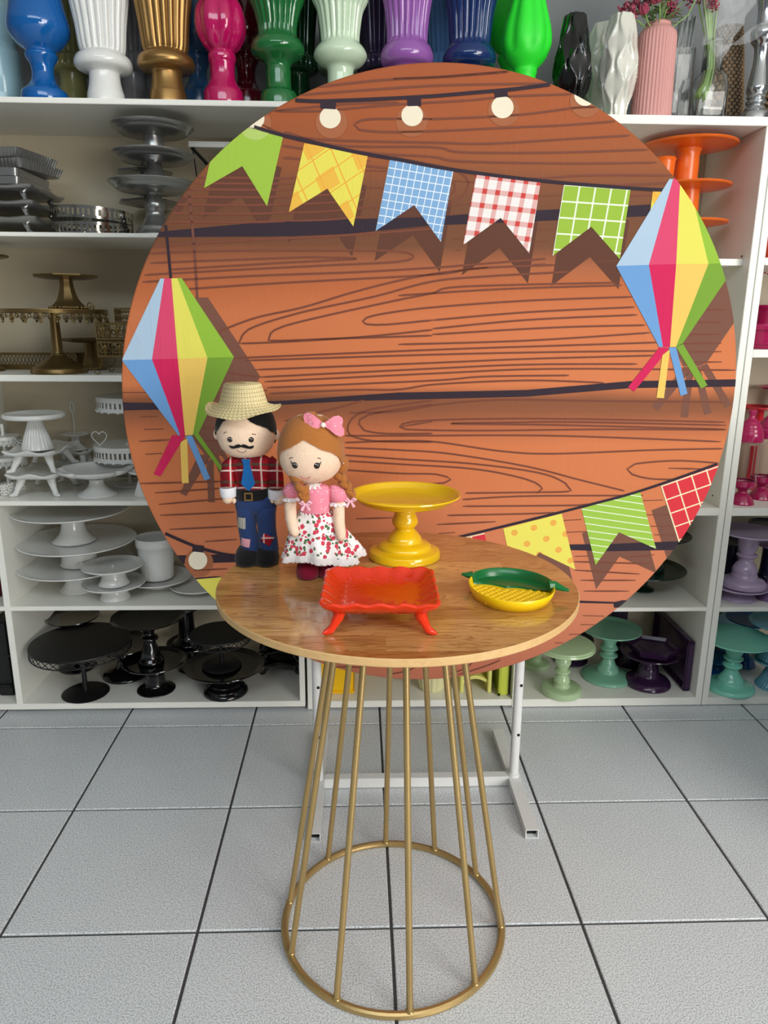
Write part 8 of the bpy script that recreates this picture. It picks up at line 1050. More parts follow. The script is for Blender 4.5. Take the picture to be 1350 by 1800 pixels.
# glass vase, flowers and film on the top shelf
t = thing('glass_vase', 'clear square glass vase holding green stems on the top shelf', 'vase', (.968, 2.222, 1.760), 0, 'clear glass vases')
b = rect_loft(.082, .075, .014, [(.003, 0, 0, 0), (0, .004, 0, 0), (0, .09, 0, 0), (.006, .115, 0, 0), (.018, .128, 0, 0), (.02, .2, 0, 0), (.023, .2, 0, 0), (.021, .13, 0, 0), (.009, .113, 0, 0), (.004, .088, 0, 0), (.004, .012, 0, 0), (.01, .010, 0, 0)], 1, 20); b.make('body', 'clear_glass', t, angle=.7)
lathe([(.0225, .198), (.0245, .201), (.0225, .204)], 32, capb=False, capt=False).make('lip', 'clear_glass', t)
t2 = thing('glass_vase', 'second clear glass vase wrapped in film, next to the pink ribbed bottle', 'vase', (.909, 2.300, 1.760), 0, 'clear glass vases')
rect_loft(.068, .068, .012, [(.003, 0, 0, 0), (0, .004, 0, 0), (0, .2, 0, 0), (.003, .2, 0, 0), (.004, .012, 0, 0), (.01, .01, 0, 0)], 1, 16).make('body', 'clear_glass', t2, angle=.7); lathe([(.03, .199), (.032, .201), (.03, .203)], 24, capb=False, capt=False).make('lip', 'clear_glass', t2)
def petals(b, c, s, n, dirn=(0, 0, 1)):
    for i in range(n):
        v = Vector((random.gauss(0, 1), random.gauss(0, 1), random.gauss(0, 1.3))).normalized()*s*random.uniform(.3, 1); p = Vector(c)+v; q = Vector((random.gauss(0, 1), random.gauss(0, 1), random.gauss(0, 1))).normalized()
        b.tube([p-q*s*.22, p, p+q*s*.3], [s*.05, s*.13, s*.02], 5)
LEAF = MB(); n = 7; V = []
for i in range(n):
    u = i/(n-1); wd = .32*sin(pi*min(1, u*1.02+.02))**.8*(1-.25*u); zz = -.22*u*u
    V += [(-wd/2, u, zz+.05*wd), (0, u, zz-.04), (wd/2, u, zz+.05*wd)]
LEAF.add(V, [(3*i+j, 3*i+j+1, 3*i+j+4, 3*i+j+3) for i in range(n-1) for j in (0, 1)]); leafme = mesh('leaf', LEAF.V, LEAF.F, 'leaf_green', True)
def leaf(parent, p, az, el, s):
    o = link('leaf', leafme, parent, p, (el, 0, az)); o.scale = (s, s, s); return o
BL = PLACED['Vbottle'].location; t = thing('flower_bouquet', 'bouquet of burgundy flowers and green leaves in the pink ribbed bottle', 'flowers', (BL.x, BL.y, BL.z+.2))
for i in range(7): a = i*.9; MB().tube([(.004*cos(a), .004*sin(a), -.05), (.012*cos(a), .012*sin(a), .05), (.05*cos(a)-.01, .04*sin(a), .13+.01*i)], .002, 6).make('stem', 'stem_green', t)
for i in range(34):
    a = random.uniform(-pi, pi) if i > 12 else radians(-170+13*i); s = random.uniform(.035, .06); h = random.uniform(.042, .075) if i < 18 else random.uniform(.06, .13)
    leaf(t, (.012*cos(a), .012*sin(a), h), a-pi/2, random.uniform(.0, .9), s)
for (x, y, zz, s) in ((-.085, -.02, .055, .026), (-.10, -.01, .068, .024), (-.07, 0, .085, .028), (.012, -.03, .092, .026), (.028, -.02, .078, .02), (-.03, .0, .12, .03), (.07, .0, .11, .026)):
    b = MB(); petals(b, (x, y, zz), s, 34); b.make('blossom', 'burgundy_petal', t)
    MB().tube([(x*.15, y*.2, .02), (x*.7, y, zz*.8), (x, y, zz)], .0013, 5).make('stem', 'stem_green', t)
for (x, y, zz, s, tl) in ((-.05, -.035, .058, .014, -.5), (-.018, -.045, .085, .021, -.6), (.085, -.03, .1, .015, .4)):
    b = MB()
    for i in range(6):
        a = 2*pi*i/6; pts = [(0, 0, 0), (s*.55*cos(a), s*.55*sin(a), s*.5), (s*.62*cos(a), s*.62*sin(a), s*1.2), (s*.35*cos(a), s*.35*sin(a), s*1.9)]; b.tube(pts, [s*.15, s*.42, s*.4, s*.06], 7)
    o = b.make('tulip', 'burgundy_petal', t, (x, y, zz), (radians(25), tl*1.4, 0)); MB().tube([(x*.15, y*.2, .02), (x*.8, y, zz*.6), (x, y, zz)], .0016, 5).make('stem', 'stem_green', t)
GV = Vector((.968, 2.222, 1.760)); t = thing('stem_bunch', 'bunch of pale green cut stems in a film wrap, standing in the glass vase', 'flowers', GV+Vector((0, 0, .06)))
for i in range(16):
    ox, oy = random.uniform(-.012, .012), random.uniform(-.01, .01); k = random.uniform(-.008, .008)
    MB().tube([(-.03+k+ox*.6, -.008+oy, .0+random.uniform(-.004, .006)), (-.012+ox, oy, .035), (-.004+ox*.7, oy, .08), (-.014+ox*.8, oy*1.1, .15), (-.03+ox*2.2, oy*2, .25)], .0022, 6).make('stem', 'stem_green', t)
for x, y, zz in ((-.03, -.02, .235), (-.045, .0, .25), (-.015, .0, .26), (-.024, -.03, .215)):
    b = MB(); petals(b, (x, y, zz), .02, 26); b.make('blossom', 'burgundy_petal', t)
def sheet(pts_fn, nu, nv, nm, parent):
    V = [pts_fn(i/nu, j/nv) for i in range(nu+1) for j in range(nv+1)]; F = [(i*(nv+1)+j, i*(nv+1)+j+1, (i+1)*(nv+1)+j+1, (i+1)*(nv+1)+j) for i in range(nu) for j in range(nv)]
    return link(nm, mesh(nm, V, F, 'wrap_film', True), parent)
def cone_wrap(u, v):
    a = -2.6+u*4.2; rr_ = .03+.055*v+.004*sin(11*u*pi)+.004*sin(7*v*pi+9*u); return (-.006+rr_*cos(a)*1.1+.03*v, -.006+rr_*sin(a)*.42, .105+.17*v+.014*sin(a*2)+.01*sin(13*u))
sheet(cone_wrap, 40, 14, 'film_wrap', t)
def tail(u, v): return (-.01+.15*u, -.045-.008*sin(u*9), .10+.075*u+.03*(v-.5)*(1-.7*u)+.01*sin(u*7+v*3))
sheet(tail, 20, 5, 'film_wrap', t)
t = thing('stem_bunch', 'dark green stems in the film-wrapped glass vase by the pink bottle', 'flowers', (.909, 2.300, 1.773))
for i in range(12): a = i*.7; MB().tube([(.02*cos(a), .02*sin(a), .0), (.018*cos(a+.4), .018*sin(a+.4), .1), (.02*cos(a+.8)+.01, .02*sin(a+.8), .27)], .0026, 6).make('stem', 'forest', t)
sheet(lambda u, v: (.043*cos(-2.9+u*3.6)+.003*sin(20*u), .041*sin(-2.9+u*3.6), .01+.25*v+.004*sin(9*u+5*v)), 30, 10, 'film_wrap', t)

# ------------------------------------------------------------------ corn-shaped dish on the table
t = thing('corn_dish', 'corn-shaped dish with yellow kernels and a green husk, on the round table', 'dish', (.2615, 1.196, ZT), radians(6))
A_, B_ = .0735, .083
def oval(fx, z0, rings, m, nm, t0=0, t1=2*pi, seg=72, close=True):
    V = []; ks = [t0+(t1-t0)*j/(seg if close else seg-1) for j in range(seg)]
    for s, zz in rings:
        for a in ks:
            k = 1+.05*cos(a-.2)*(1 if fx else 0); V.append((A_*s*cos(a)*k, B_*s*sin(a), zz))
    n = len(rings); F = []
    for i in range(n-1):
        for j in range(seg if close else seg-1): F.append((i*seg+j, i*seg+(j+1) % seg, (i+1)*seg+(j+1) % seg, (i+1)*seg+j))
    if close: F += [tuple(range(seg))[::-1], tuple((n-1)*seg+j for j in range(seg))]
    b = MB().add(V, F); return b.make(nm, m, t, angle=1.)
oval(1, 0, [(.86, 0), (.9, .0005), (.97, .012), (1., .0195), (.985, .0215), (.965, .0205), (.93, .008), (.88, .006)], 'corn_yellow', 'bowl')
# kernels: rows across the lower left part of the floor
b = MB()
ca, sa = cos(radians(38)), sin(radians(38))
for i in range(-9, 10):
    for j in range(-7, 8):
        u, v = i*.0082, j*.0112; x, y = u*ca-v*sa, u*sa+v*ca
        if (x/(A_*.86))**2+(y/(B_*.86))**2 < 1 and (y-.012-.25*x*0 < .62*max(0, -x)+.006-(.35*x if x > 0 else 0)):
            b.ball((x, y, .0062), .0043, .0058, .0028, 8, 4)
b.make('kernels', 'corn_yellow', t)
# husk: green liner over the far side and right, with an inner edge curve
V = []; n = 40; rows = 6
for i in range(n):
    a = radians(-8+ (142+8)*i/(n-1)); ex, ey = A_*cos(a)*(1+.05*cos(a-.2)), B_*sin(a)
    q = i/(n-1); cx_, cy_ = .056-.112*q, -.014+.056*q+.010*abs(sin(2*pi*q))
    for j, (s, zz) in enumerate(((1.035, .010), (1.04, .0215), (1.0, .0245), (.955, .0225), (.92, .0105))): V.append((ex*s, ey*s, zz))
    V.append((.9*(cx_*1.0), .9*cy_+.012, .0098)); V.append((.9*(cx_*1.0), .9*cy_+.0108, .006))
k = 7; F = [(i*k+j, (i+1)*k+j, (i+1)*k+j+1, i*k+j+1) for i in range(n-1) for j in range(k-1)]
MB().add(V, [f[::-1] for f in F]).make('husk', 'husk_green', t, angle=1.2)
MB().tube([(.066, -.012, .02), (.078, -.012, .021), (.088, -.022, .018), (.098, -.026, .016)], [.010, .008, .005, .0025], 8).make('husk_tip', 'husk_green', t)
MB().tube([(-.052, .056, .021), (-.062, .058, .0215), (-.070, .062, .022)], [.008, .005, .002], 8).make('husk_tip', 'husk_green', t)

# unseen dark crate added on the right to shade the floor before the right-hand shelves
t = thing('shading_crate', 'unseen dark lidded crate added beyond the right edge to shade the shelf floor', 'crate', (1.52, 1.42, 0))
MB().box(-.25, .26, -.22, .22, .003, .93, .012).make('body', 'navy_gloss', t); MB().box(-.26, .27, -.23, .23, .93, .96, .008).make('lid', 'navy_gloss', t)

# ------------------------------------------------------------------ two fabric dolls on the table
def interp(T, z):
    if z <= T[0][0]: return T[0][1]
    for a, b in zip(T, T[1:]):
        if z <= b[0]:
            t = (z-a[0])/(b[0]-a[0]); t = t*t*(3-2*t)*.5+t*.5; return a[1]+(b[1]-a[1])*t
    return T[-1][1]
class Head:
    def __init__(s, prof, cx, k): s.P = prof; s.cx = cx; s.k = k
    def r(s, z): return interp(s.P, z)
    def fy(s, x, z, out=0.): r_ = s.r(z); q = max(.05, 1-((x-s.cx)/max(r_, 1e-4))**2); return -(r_*s.k*sqrt(q)+out)
    def build(s, m, parent):
        z0, z1 = s.P[0][0], s.P[-1][0]; zs = [z0+(z1-z0)*(.5-.5*cos(pi*i/22)) for i in range(23)]
        return MB().loft([(z, s.cx, 0, s.r(z), s.r(z)*s.k) for z in zs], 40).make('head', m, parent, angle=3.)
    def hair(s, low, m, parent, grow=1.05, lift=.002):
        V = []; n = 64; k = 14; z1 = s.P[-1][0]+lift
        for j in range(n):
            a = 2*pi*j/n; lo = low(a)
            for i in range(k+1):
                z = lo+(z1-lo)*(1-cos(pi/2*i/k)) if False else lo+(z1-lo)*sin(pi/2*i/k); r_ = s.r(min(z, s.P[-1][0]))
                g = grow if i < k else 1.; V.append((s.cx+r_*g*cos(a)*(1 if i < k else .2), r_*s.k*(g+.02)*sin(a)*(1 if i < k else .2), z))
        F = [(j*(k+1)+i, ((j+1) % n)*(k+1)+i, ((j+1) % n)*(k+1)+i+1, j*(k+1)+i+1) for j in range(n) for i in range(k)]
        F.append(tuple(j*(k+1)+k for j in range(n)))
        inner = MB().add(V, F); b0 = len(inner.V)
        for j in range(n): x, y, z = V[j*(k+1)]; inner.V.append((s.cx+(x-s.cx)*.93, y*.93, z+.001))
        inner.F += [(j*(k+1), b0+j, b0+(j+1) % n, ((j+1) % n)*(k+1)) for j in range(n)]
        return inner.make('hair', m, parent, angle=1.2)
def face_line(h, pts, rad, nm, m, parent, out=.0004):
    return MB().tube([(x, h.fy(x, z, out), z) for x, z in pts], rad, 6).make(nm, m, parent)
def front_patch(poly, fyf, nm, m, parent, th=.0012):
    """cloth patch that follows a curved front: poly in x,z"""
    n = len(poly); cx = sum(p[0] for p in poly)/n; cz = sum(p[1] for p in poly)/n; V = []; R = 3
    for k in range(R+1):
        for x, z in poly: X, Z_ = cx+(x-cx)*k/R, cz+(z-cz)*k/R; V.append((X, fyf(X, Z_)-th, Z_))
    b0 = len(V)
    for x, z in poly: V.append((x, fyf(x, z)+.001, z))
    F = [(k*n+j, k*n+(j+1) % n, (k+1)*n+(j+1) % n, (k+1)*n+j) for k in range(1, R) for j in range(n)]+[tuple(n+j for j in range(n))]+[(R*n+j, R*n+(j+1) % n, b0+(j+1) % n, b0+j) for j in range(n)]
    b = MB().add(V, F); return b.make(nm, m, parent, angle=.9)
def rect(cx, cz, w, h, a=0., n=4):
    P = []
    c = [(-w/2, -h/2), (w/2, -h/2), (w/2, h/2), (-w/2, h/2)]
    for i in range(4):
        for k in range(n): x = c[i][0]+(c[(i+1) % 4][0]-c[i][0])*k/n; z = c[i][1]+(c[(i+1) % 4][1]-c[i][1])*k/n; P.append((cx+x*cos(a)-z*sin(a), cz+x*sin(a)+z*cos(a)))
    return P
# --- man
G = thing('fabric_doll', 'fabric doll of a moustached man in straw hat, plaid shirt and patched jeans', 'doll', (-.2005, 1.395, ZT), 0, 'fabric dolls')
for sx, x, z in ((-1, -.0185, .0185), (1, .0195, .0178)):
    b = MB(); b.loft([(0, x, -.008, .019, .027), (.0015, x, -.009, .0225, .0315), (.008, x, -.0095, .0245, .0335), (.016, x, -.008, .024, .031), (.025, x, -.003, .0215, .024), (.031, x, .001, .017, .018)], 32); b.make('shoe', 'felt_black', G, angle=2.)
def legc(s, z):
    if s < 0: return interp([(.025, -.0125), (.08, -.0185), (.112, -.017)], z), interp([(.025, .0188), (.07, .0178), (.1, .0196), (.112, .021)], z)
    return interp([(.025, .0232), (.08, .0195), (.112, .0185)], z), interp([(.025, .0192), (.07, .0182), (.1, .02), (.112, .0212)], z)
b = MB()
for s in (-1, 1): b.loft([(z, legc(s, z)[0], 0, legc(s, z)[1], legc(s, z)[1]*1.02) for z in (.024, .027, .04, .055, .07, .085, .1, .112)], 28)
b.loft([(.098, .0008, 0, .031, .014), (.106, .0008, 0, .0392, .0205), (.115, .0006, 0, .0402, .0225), (.126, -.001, 0, .039, .0235), (.136, -.004, 0, .035, .0235), (.142, -.004, 0, .031, .022)], 36); b.make('jeans', 'denim', G, angle=2.)
def jfy(s): return lambda x, z: -legc(s, z)[1]*1.02*sqrt(max(.05, 1-((x-legc(s, z)[0])/legc(s, z)[1])**2))
front_patch(rect(-.0262, .0835, .0165, .0225, radians(-4)), jfy(-1), 'patch', 'check_patch', G)['label'] = 'black and white checked patch'
front_patch(rect(-.0200, .0440, .0180, .0165, radians(-8)), jfy(-1), 'patch', 'pink_patch', G)['label'] = 'pink felt patch'
front_patch(rect(.0222, .0505, .0215, .0180, radians(-28)), jfy(1), 'patch', 'tartan', G)['label'] = 'red plaid patch'
TOR = [(.138, .0305), (.15, .0300), (.165, .0325), (.182, .0375), (.197, .0405), (.206, .038), (.212, .028), (.217, .015)]
def tfy(x, z): r_ = interp(TOR, z); return -.70*r_*sqrt(max(.05, 1-((x+.0045)/r_)**2))
MB().loft([(z, -.0045, 0, r_, r_*.70) for z, r_ in TOR], 40).make('shirt', 'tartan', G, angle=2.)
for s, P, Rr, cu, ha in ((-1, [(-.036, .0, .205), (-.047, -.002, .195), (-.0505, -.004, .175), (-.0502, -.006, .153)], [.010, .0135, .0142, .0145], (-.0498, .1435), [(-.0495, -.006, .146), (-.0505, -.008, .133), (-.0495, -.010, .1255), (-.048, -.011, .1215)]),
                         (1, [(.028, 0, .205), (.0385, -.002, .194), (.0415, -.004, .172), (.0418, -.006, .150)], [.010, .0138, .0145, .0148], (.0415, .139), [(.0435, -.006, .143), (.0465, -.009, .130), (.0485, -.011, .1215), (.0492, -.012, .1175)])):
    MB().tube(P, Rr, 20).make('sleeve', 'tartan', G, angle=2.)
    cx, cz = cu; q = lathe([(.0135, -.009), (.0155, -.0092), (.0164, -.006), (.0164, .006), (.0155, .0095), (.0135, .009)], 28); q.make('cuff', 'cuff_white', G, (cx, -.006, cz), (radians(4), radians(4*s), 0), angle=1.)
    MB().tube(ha, [.0112, .0122, .0105, .005], 18).make('hand', 'skin_felt', G, angle=2.)
    # fabric doll mitten: only the thumb stands clear of the palm
    MB().tube([(ha[1][0]-s*.010, -.012, .131), (ha[1][0]-s*.0125, -.015, .1265), (ha[1][0]-s*.0118, -.016, .1225)], [.004, .0042, .002], 10).make('thumb', 'skin_felt', G, angle=2.)
for s in (-1, 1):
    poly = [(-.006+s*.003, .209), (-.0055+s*.013, .214), (-.006+s*.034, .204), (-.006+s*.024, .197), (-.006+s*.010, .1895)]
    front_patch(poly if s > 0 else poly[::-1], tfy, 'collar', 'tartan', G, .0018)
front_patch([(-.0185, .2105), (-.0015, .2105), (-.004, .202), (-.0018, .193), (.0045, .163), (-.0075, .149), (-.0215, .163), (-.0155, .193), (-.0155, .202)], lambda x, z: -.0278 if z > .185 else -.0275+(.185-z)*.1, 'tie', 'felt_blue', G, .003)
MB().loft([(.1285, -.0045, 0, .0352, .0245), (.130, -.0045, 0, .0362, .0252), (.148, -.0045, 0, .0335, .0246), (.1495, -.0045, 0, .032, .0235)], 40).make('belt', 'felt_black', G, angle=.8)
b = MB(); bx, bz, y = -.0092, .1375, -.0268
for x0, x1, z0, z1 in ((-.0082, .0082, -.0082, -.0052), (-.0082, .0082, .0052, .0082), (-.0082, -.0052, -.0052, .0052), (.0052, .0082, -.0052, .0052)): b.box(bx+x0, bx+x1, y, y+.0022, bz+z0, bz+z1, .0004)
b.make('buckle', 'gold_paint', G, smooth=False)
H1 = Head([(.2085, .014), (.2125, .030), (.219, .0405), (.229, .0487), (.241, .0535), (.256, .0556), (.272, .0545), (.288, .0505), (.303, .043), (.314, .031), (.319, .012)], -.0125, .80)
H1.build('skin_felt', G)
for s, x, z in ((-1, -.0685, .2530), (1, .0440, .2520)):
    b = MB(); b.ball((x, .002, z), .0062, .005, .0105, 14, 10); b.make('ear', 'skin_felt', G)
def low1(a):
    q = math.atan2(sin(a), cos(a)); x = cos(a); fr = -sin(a)
    if fr < -.1: return .236
    T_ = [(-1., .258), (-.88, .2645), (-.70, .281), (-.45, .2880), (-.2, .2875), (.04, .2905), (.12, .2915), (.3, .282), (.5, .276), (.75, .270), (.9, .2610), (1., .258)]
    return interp(T_, x) if fr > .12 else interp([(-.1, .236), (.12, .258)], fr)
H1.hair(low1, 'hair_black', G)
for x in (-.0363, .0024):
    MB().ball((x, H1.fy(x, .2497, -.001), .2497), .0052, .0042, .0054, 16, 10).make('eye', 'eye_black', G)
    MB().ball((x-.0014, H1.fy(x, .2497, .0026), .2518), .0009, u=8, v=6).make('eye_glint', 'pearl', G)
face_line(H1, [(-.0485, .2600), (-.0460, .2622), (-.0425, .2630)], .0006, 'brow', 'thread', G); face_line(H1, [(.0045, .2600), (.008, .2598), (.0115, .2590)], .0006, 'brow', 'thread', G)
mo = [(-.0160+s*x, z) for s, L_ in ((1, ((0, .2385), (.004, .2415), (.009, .2405), (.015, .2370), (.0195, .2368), (.0232, .2385))), (-1, ())) for x, z in L_]
up = [(0, .2392), (.004, .2415), (.009, .2402), (.014, .2372), (.019, .2368), (.0232, .2385)]; dn = [(.0215, .2340), (.017, .2320), (.011, .2330), (.005, .2345), (0, .2362)]
for s in (1, -1):
    P = [(-.0160+s*x, z) for x, z in up+dn]; front_patch(P if s < 0 else P[::-1], lambda x, z: H1.fy(x, z), 'moustache', 'hair_black', G, .0022)
face_line(H1, [(-.0250, .2300), (-.0225, .2270), (-.0180, .2252), (-.0135, .2252), (-.0095, .2275), (-.0075, .2300)], .0005, 'smile', 'thread', G)
hb = MB(); V = []
HP = [(.0, .3500, 0), (.030, .3500, 0), (.0338, .3488, 0), (.0352, .346, 0), (.0405, .330, 0), (.0445, .3155, 0), (.0455, .313, 0), (.0500, .3100, .0), (.058, .3055, .0006), (.066, .3020, .0016), (.0705, .3005, .0024), (.0700, .2993, .0024), (.058, .3035, .0006), (.048, .308, 0), (.043, .311, 0), (.039, .330, 0), (.033, .346, 0), (.0, .348, 0)]
n = 72
for r_, z, wv in HP:
    for j in range(n): a = 2*pi*j/n; V.append((r_*cos(a), r_*.93*sin(a), z-.33+wv*(2.2*cos(2*a+.5)+sin(3*a)+.8*sin(5*a))-(max(0, r_-.046)*(.30*max(0, -sin(a+.25))-.12*abs(cos(a))))))
F = [(i*n+j, i*n+(j+1) % n, (i+1)*n+(j+1) % n, (i+1)*n+j) for i in range(len(HP)-1) for j in range(n)]
hb.add(V, [f[::-1] for f in F]).make('straw_hat', 'straw', G, (-.0155, .0, .330), (0, 0, 0), angle=.9)
# --- girl
G = thing('fabric_doll', 'fabric doll of a girl with brown braids, pink bow and floral skirt', 'doll', (-.0795, 1.318, ZT), 0, 'fabric dolls')
for x, y in ((-.0155, -.006), (.0245, -.002)):
    MB().loft([(0, x, y-.004, .0185, .0245), (.0015, x, y-.005, .021, .028), (.009, x, y-.005, .0222, .0285), (.02, x, y-.002, .0208, .0245), (.03, x, y+.002, .0185, .0205), (.042, x, y+.003, .0175, .0185), (.046, x, y+.003, .016, .0165)], 28).make('boot', 'felt_wine', G, angle=2.)
    MB().tube([(x, y+.003, .045), (x*.8, 0, .08)], .0125, 14).make('leg', 'skin_felt', G)
def sk(t, z): 
    q = (.12-z)/.078; return 1+(.075*sin(7*t+.6)+.045*sin(12*t+2.))*min(1, q*1.2)
SK = [(.1205, .0295, .0235, -.001), (.116, .0345, .026, 0), (.108, .041, .030, .001), (.092, .0495, .036, .003), (.076, .0575, .041, .006), (.060, .0650, .046, .009), (.048, .0705, .0495, .011), (.043, .0720, .0505, .012)]
b = MB(); n = 96; V = []
for z, rx, ry, cx in SK:
    for j in range(n): t = 2*pi*j/n; k = sk(t, z); V.append((cx+rx*k*cos(t), ry*k*sin(t), z+(.004*sin(3*t+1) if z < .07 else 0)))
F = [(i*n+j, i*n+(j+1) % n, (i+1)*n+(j+1) % n, (i+1)*n+j) for i in range(len(SK)-1) for j in range(n)]
b.add(V, [f[::-1] for f in F]).make('skirt', 'floral', G, angle=2.)
b = MB(); V = []
for i, (dz, k2) in enumerate(((.003, 1.0), (.0, 1.02), (-.003, 1.03), (-.0075, 1.045))):
    for j in range(n*2):
        t = pi*j/n; k = sk(t, .043)*k2; sc_ = .0026*abs(sin(22*t)) if i == 3 else 0; V.append((.012+.0722*k*cos(t), (.0507)*k*sin(t), .043+dz+.004*sin(3*t+1)-sc_))
N = n*2; F = [(i*N+j, i*N+(j+1) % N, (i+1)*N+(j+1) % N, (i+1)*N+j) for i in range(3) for j in range(N)]
b.add(V, [f[::-1] for f in F]); 
for j in range(56):
    t = 2*pi*j/56; k = sk(t, .043)*1.045; b.tube([(.012+.0722*k*cos(t)+.0021*cos(q)*-sin(t), (.0507)*k*sin(t)+.0021*cos(q)*cos(t), .0352+.004*sin(3*t+1)+.002*sin(q)) for q in [2*pi*m/7 for m in range(8)]], .0006, 4, False)
b.make('lace_hem', 'lace_white', G, angle=2.)
MB().loft([(.116, -.001, 0, .0285, .0225), (.121, -.001, 0, .0272, .0212), (.135, -.001, 0, .0280, .0222), (.15, -.001, 0, .0295, .0230), (.162, -.001, 0, .0300, .0215), (.170, -.001, 0, .025, .018), (.175, -.001, 0, .014, .012)], 36).make('bodice', 'pink_dots', G, angle=2.)
b = MB()
for i in range(30): t = 2*pi*i/30; b.tube([(-.001+(.0295+.002*sin(5*t))*cos(t+q), .0235*sin(t+q), .1195+.0032*sin(w_)) for q, w_ in ((-.1, -.6), (0, 1.6), (.1, -.6))], .0014, 5)
b.make('waist_ruffle', 'floral', G)
MB().tube([(-.003, 0, .17), (-.004, 0, .185)], .0105, 16).make('neck', 'skin_felt', G)
def ruffle(nm, cx, cy, cz, r0, r1, h, m, ny=1., rot=(0, 0, 0)):
    b = MB(); n = 60; V = []
    for r_, z, a in ((r0, 0, 0), ((r0+r1)/2, -h*.5, .04), (r1, -h, .10)):
        for j in range(n): t = 2*pi*j/n; k = 1+a*sin(12*t); V.append((r_*k*cos(t), r_*k*sin(t)*ny, z+(.001*sin(12*t+1) if a > .05 else 0)))
    F = [(i*n+j, i*n+(j+1) % n, (i+1)*n+(j+1) % n, (i+1)*n+j) for i in range(2) for j in range(n)]
    b.add(V, [f[::-1] for f in F]); return b.make(nm, m, G, (cx, cy, cz), rot, angle=2.)
ruffle('lace_collar', -.0025, -.002, .1765, .0125, .0215, .0085, 'lace_white', .85)
for s, cx, cz, lz in ((-1, -.0425, .1625, .1510), (1, .0415, .1540, .1420)):
    MB().loft([(cz-.0135, cx, -.002, .0105, .0105), (cz-.010, cx, -.002, .0150, .0150), (cz-.002, cx, -.002, .0172, .0165), (cz+.008, cx-s*.002, -.002, .0155, .0148), (cz+.015, cx-s*.006, -.001, .0095, .010), (cz+.018, cx-s*.009, 0, .004, .005)], 28).make('puff_sleeve', 'pink_dots', G, angle=2.)
    ruffle('sleeve_lace', cx, -.002, lz, .0115, .0172, .0065, 'lace_white')
for P in ([(-.0440, -.003, .152), (-.0455, -.008, .132), (-.0440, -.018, .112), (-.0395, -.03, .098), (-.0355, -.0375, .0895), (-.034, -.040, .086)], [(.0425, -.003, .144), (.0430, -.010, .125), (.0435, -.022, .106), (.0465, -.034, .090), (.0485, -.040, .081), (.0490, -.042, .0775)]):
    MB().tube(P, [.0105, .0108, .0106, .0098, .0078, .004], 18).make('arm', 'skin_felt', G, angle=2.)
H2 = Head([(.1775, .014), (.1815, .029), (.189, .0415), (.200, .0505), (.213, .0560), (.228, .0578), (.245, .0565), (.262, .0530), (.278, .0465), (.291, .0365), (.299, .024), (.3025, .009)], -.0068, .82)
H2.build('skin_felt', G)
for x, z in ((.0482, .2200), (-.0625, .2180)):
    MB().ball((x, .004, z), .0055, .0045, .0085, 14, 10).make('ear', 'skin_felt', G)
MB().ball((.0515, -.001, .2125), .0017, u=10, v=6).make('earring', 'pearl', G)
def low2(a):
    x = cos(a); fr = -sin(a)
    if fr < -.15: return .196
    T_ = [(-1., .216), (-.95, .2300), (-.85, .2395), (-.6, .2465), (-.35, .2550), (-.2, .2620), (-.1, .2605), (.1, .2540), (.4, .2440), (.65, .2385), (.85, .2290), (.95, .2160), (1., .208)]
    return interp(T_, x) if fr > .1 else interp([(-.15, .196), (.1, .212)], fr)
H2.hair(low2, 'hair_brown', G, 1.055, .0035)
for x in (-.0320, .0060):
    MB().ball((x, H2.fy(x, .2165, -.0012), .2165), .0058, .0046, .0060, 16, 10).make('eye', 'eye_black', G)
    MB().ball((x-.0014, H2.fy(x, .2165, .0028), .2188), .0010, u=8, v=6).make('eye_glint', 'pearl', G)
    s = -1 if x < 0 else 1
    for k in range(3): face_line(H2, [(x+s*.0045, .2180+.0012*k), (x+s*.0080, .2196+.0022*k)], .0005, 'eyelash', 'eye_black', G)
face_line(H2, [(-.0425, .2270), (-.0395, .2295), (-.0360, .2302)], .0006, 'brow', 'thread', G); face_line(H2, [(.0075, .2302), (.0105, .2300), (.0135, .2280)], .0006, 'brow', 'thread', G)
face_line(H2, [(-.0235, .1960), (-.0205, .1925), (-.0155, .1905), (-.0105, .1910), (-.0060, .1960)], .0005, 'smile', 'thread_pink', G)
for x, z in ((-.040, .204), (-.037, .2015), (-.043, .2015), (-.040, .199), (-.036, .206), (.015, .204), (.018, .2015), (.0125, .201), (.016, .199), (.021, .205)):
    MB().ball((x, H2.fy(x, z, 0), z), .0007, .0004, .0007, 6, 4).make('freckle', 'thread_pink', G)
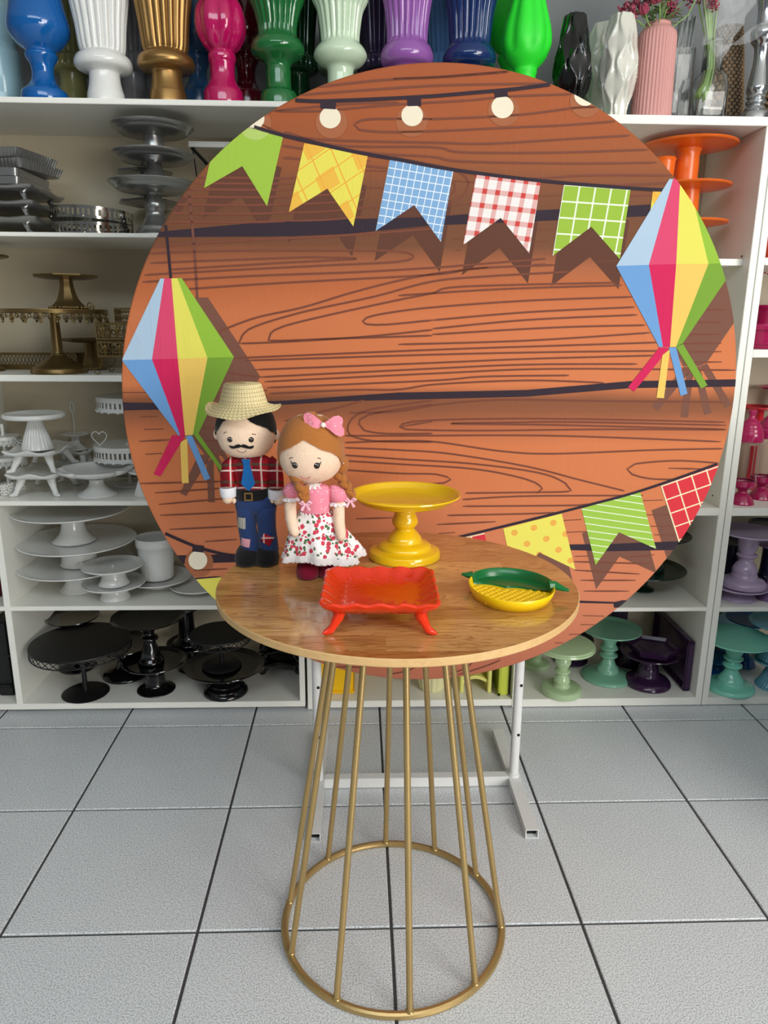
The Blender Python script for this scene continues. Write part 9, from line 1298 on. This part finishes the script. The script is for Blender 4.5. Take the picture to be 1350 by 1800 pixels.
# hair bow
bx, bz = .0180, .2870; by = H2.fy(bx, bz, .010)
for s in (-1, 1):
    W = [(.001, .003), (.008, .009), (.018, .0165), (.0265, .0185), (.0335, .0150), (.0345, .008), (.0325, .001), (.0365, -.006), (.0360, -.0145), (.0300, -.0185), (.021, -.0150), (.010, -.007), (.001, -.003)]
    P = [(bx+s*x, bz+z-(.1*x*s)) for x, z in W]; front_patch(P if s < 0 else P[::-1], lambda x, z: by+.22*abs(x-bx)*.2-.006*sin(min(1, abs(x-bx)/.03)*pi)+.004, 'bow_wing', 'pink_dots', G, .002)
MB().ball((bx, by-.003, bz), .0048, u=14, v=10).make('pearl', 'pearl', G)
def braid(P, r0, r1, nm='braid'):
    b = MB(); n = len(P)
    for i in range(n-1):
        p, q = Vector(P[i]), Vector(P[i+1]); t = (q-p).normalized(); sd = t.cross(Vector((0, 1, 0))).normalized(); s = 1 if i % 2 else -1; r_ = r0+(r1-r0)*i/n
        b.tube([p+sd*s*r_*.95-t*r_*.5, p+sd*s*r_*.55+Vector((0, -r_*.5, 0))+t*r_*.2, q-sd*s*r_*.25+Vector((0, -r_*.35, 0))+t*r_*.35, q-sd*s*r_*.7+t*r_*.9], [r_*.35, r_*.75, r_*.72, r_*.3], 10)
    return b.make(nm, 'hair_brown', G, angle=2.)
def smallbow(x, y, z):
    b = MB()
    for s in (-1, 1):
        b.tube([(x+s*.001, y, z), (x+s*.006, y-.002, z+.005), (x+s*.0095, y, z+.002), (x+s*.006, y+.001, z-.001), (x, y, z)], [.001, .0026, .0028, .002, .001], 6); b.tube([(x, y, z), (x+s*.004, y-.001, z-.006), (x+s*.007, y, z-.012)], [.001, .0024, .003], 6, ell=.5)
    b.make('braid_bow', 'pink_ribbon', G)
MB().tube([(-.040, -.006, .200), (-.034, -.02, .188), (-.026, -.028, .181)], [.010, .010, .008], 12).make('hair_lock', 'hair_brown', G)
braid([(-.0225, -.034, .1800), (-.0200, -.037, .1730), (-.0188, -.038, .1660), (-.0180, -.038, .1590), (-.0172, -.038, .1525)], .0105, .0075); smallbow(-.0150, -.046, .1475)
MB().loft([(.190, .046, .012, .006, .006), (.195, .0475, .012, .011, .012), (.205, .0495, .012, .0125, .014), (.217, .0495, .013, .0115, .014), (.226, .047, .014, .007, .010)], 20).make('hair_lock', 'hair_brown', G, angle=2.)
braid([(.0430, .006, .1925), (.0465, .004, .1850), (.0520, .002, .1775), (.0570, .0, .1705), (.0615, -.001, .1635), (.0655, -.002, .1565), (.0685, -.002, .1500)], .0095, .006); smallbow(.0640, -.008, .1440)

# joined small pieces nobody would pick apart
for o in bpy.data.objects:
    if o.parent and o.name.split('.')[0] in ('printed_grain', 'kernels', 'lattice_skirt', 'slot_skirt', 'lace_skirt', 'beaded_edge', 'ribs', 'slotted_rim', 'pierced_rim', 'flower_rim', 'beads'): o['kind'] = 'stuff'
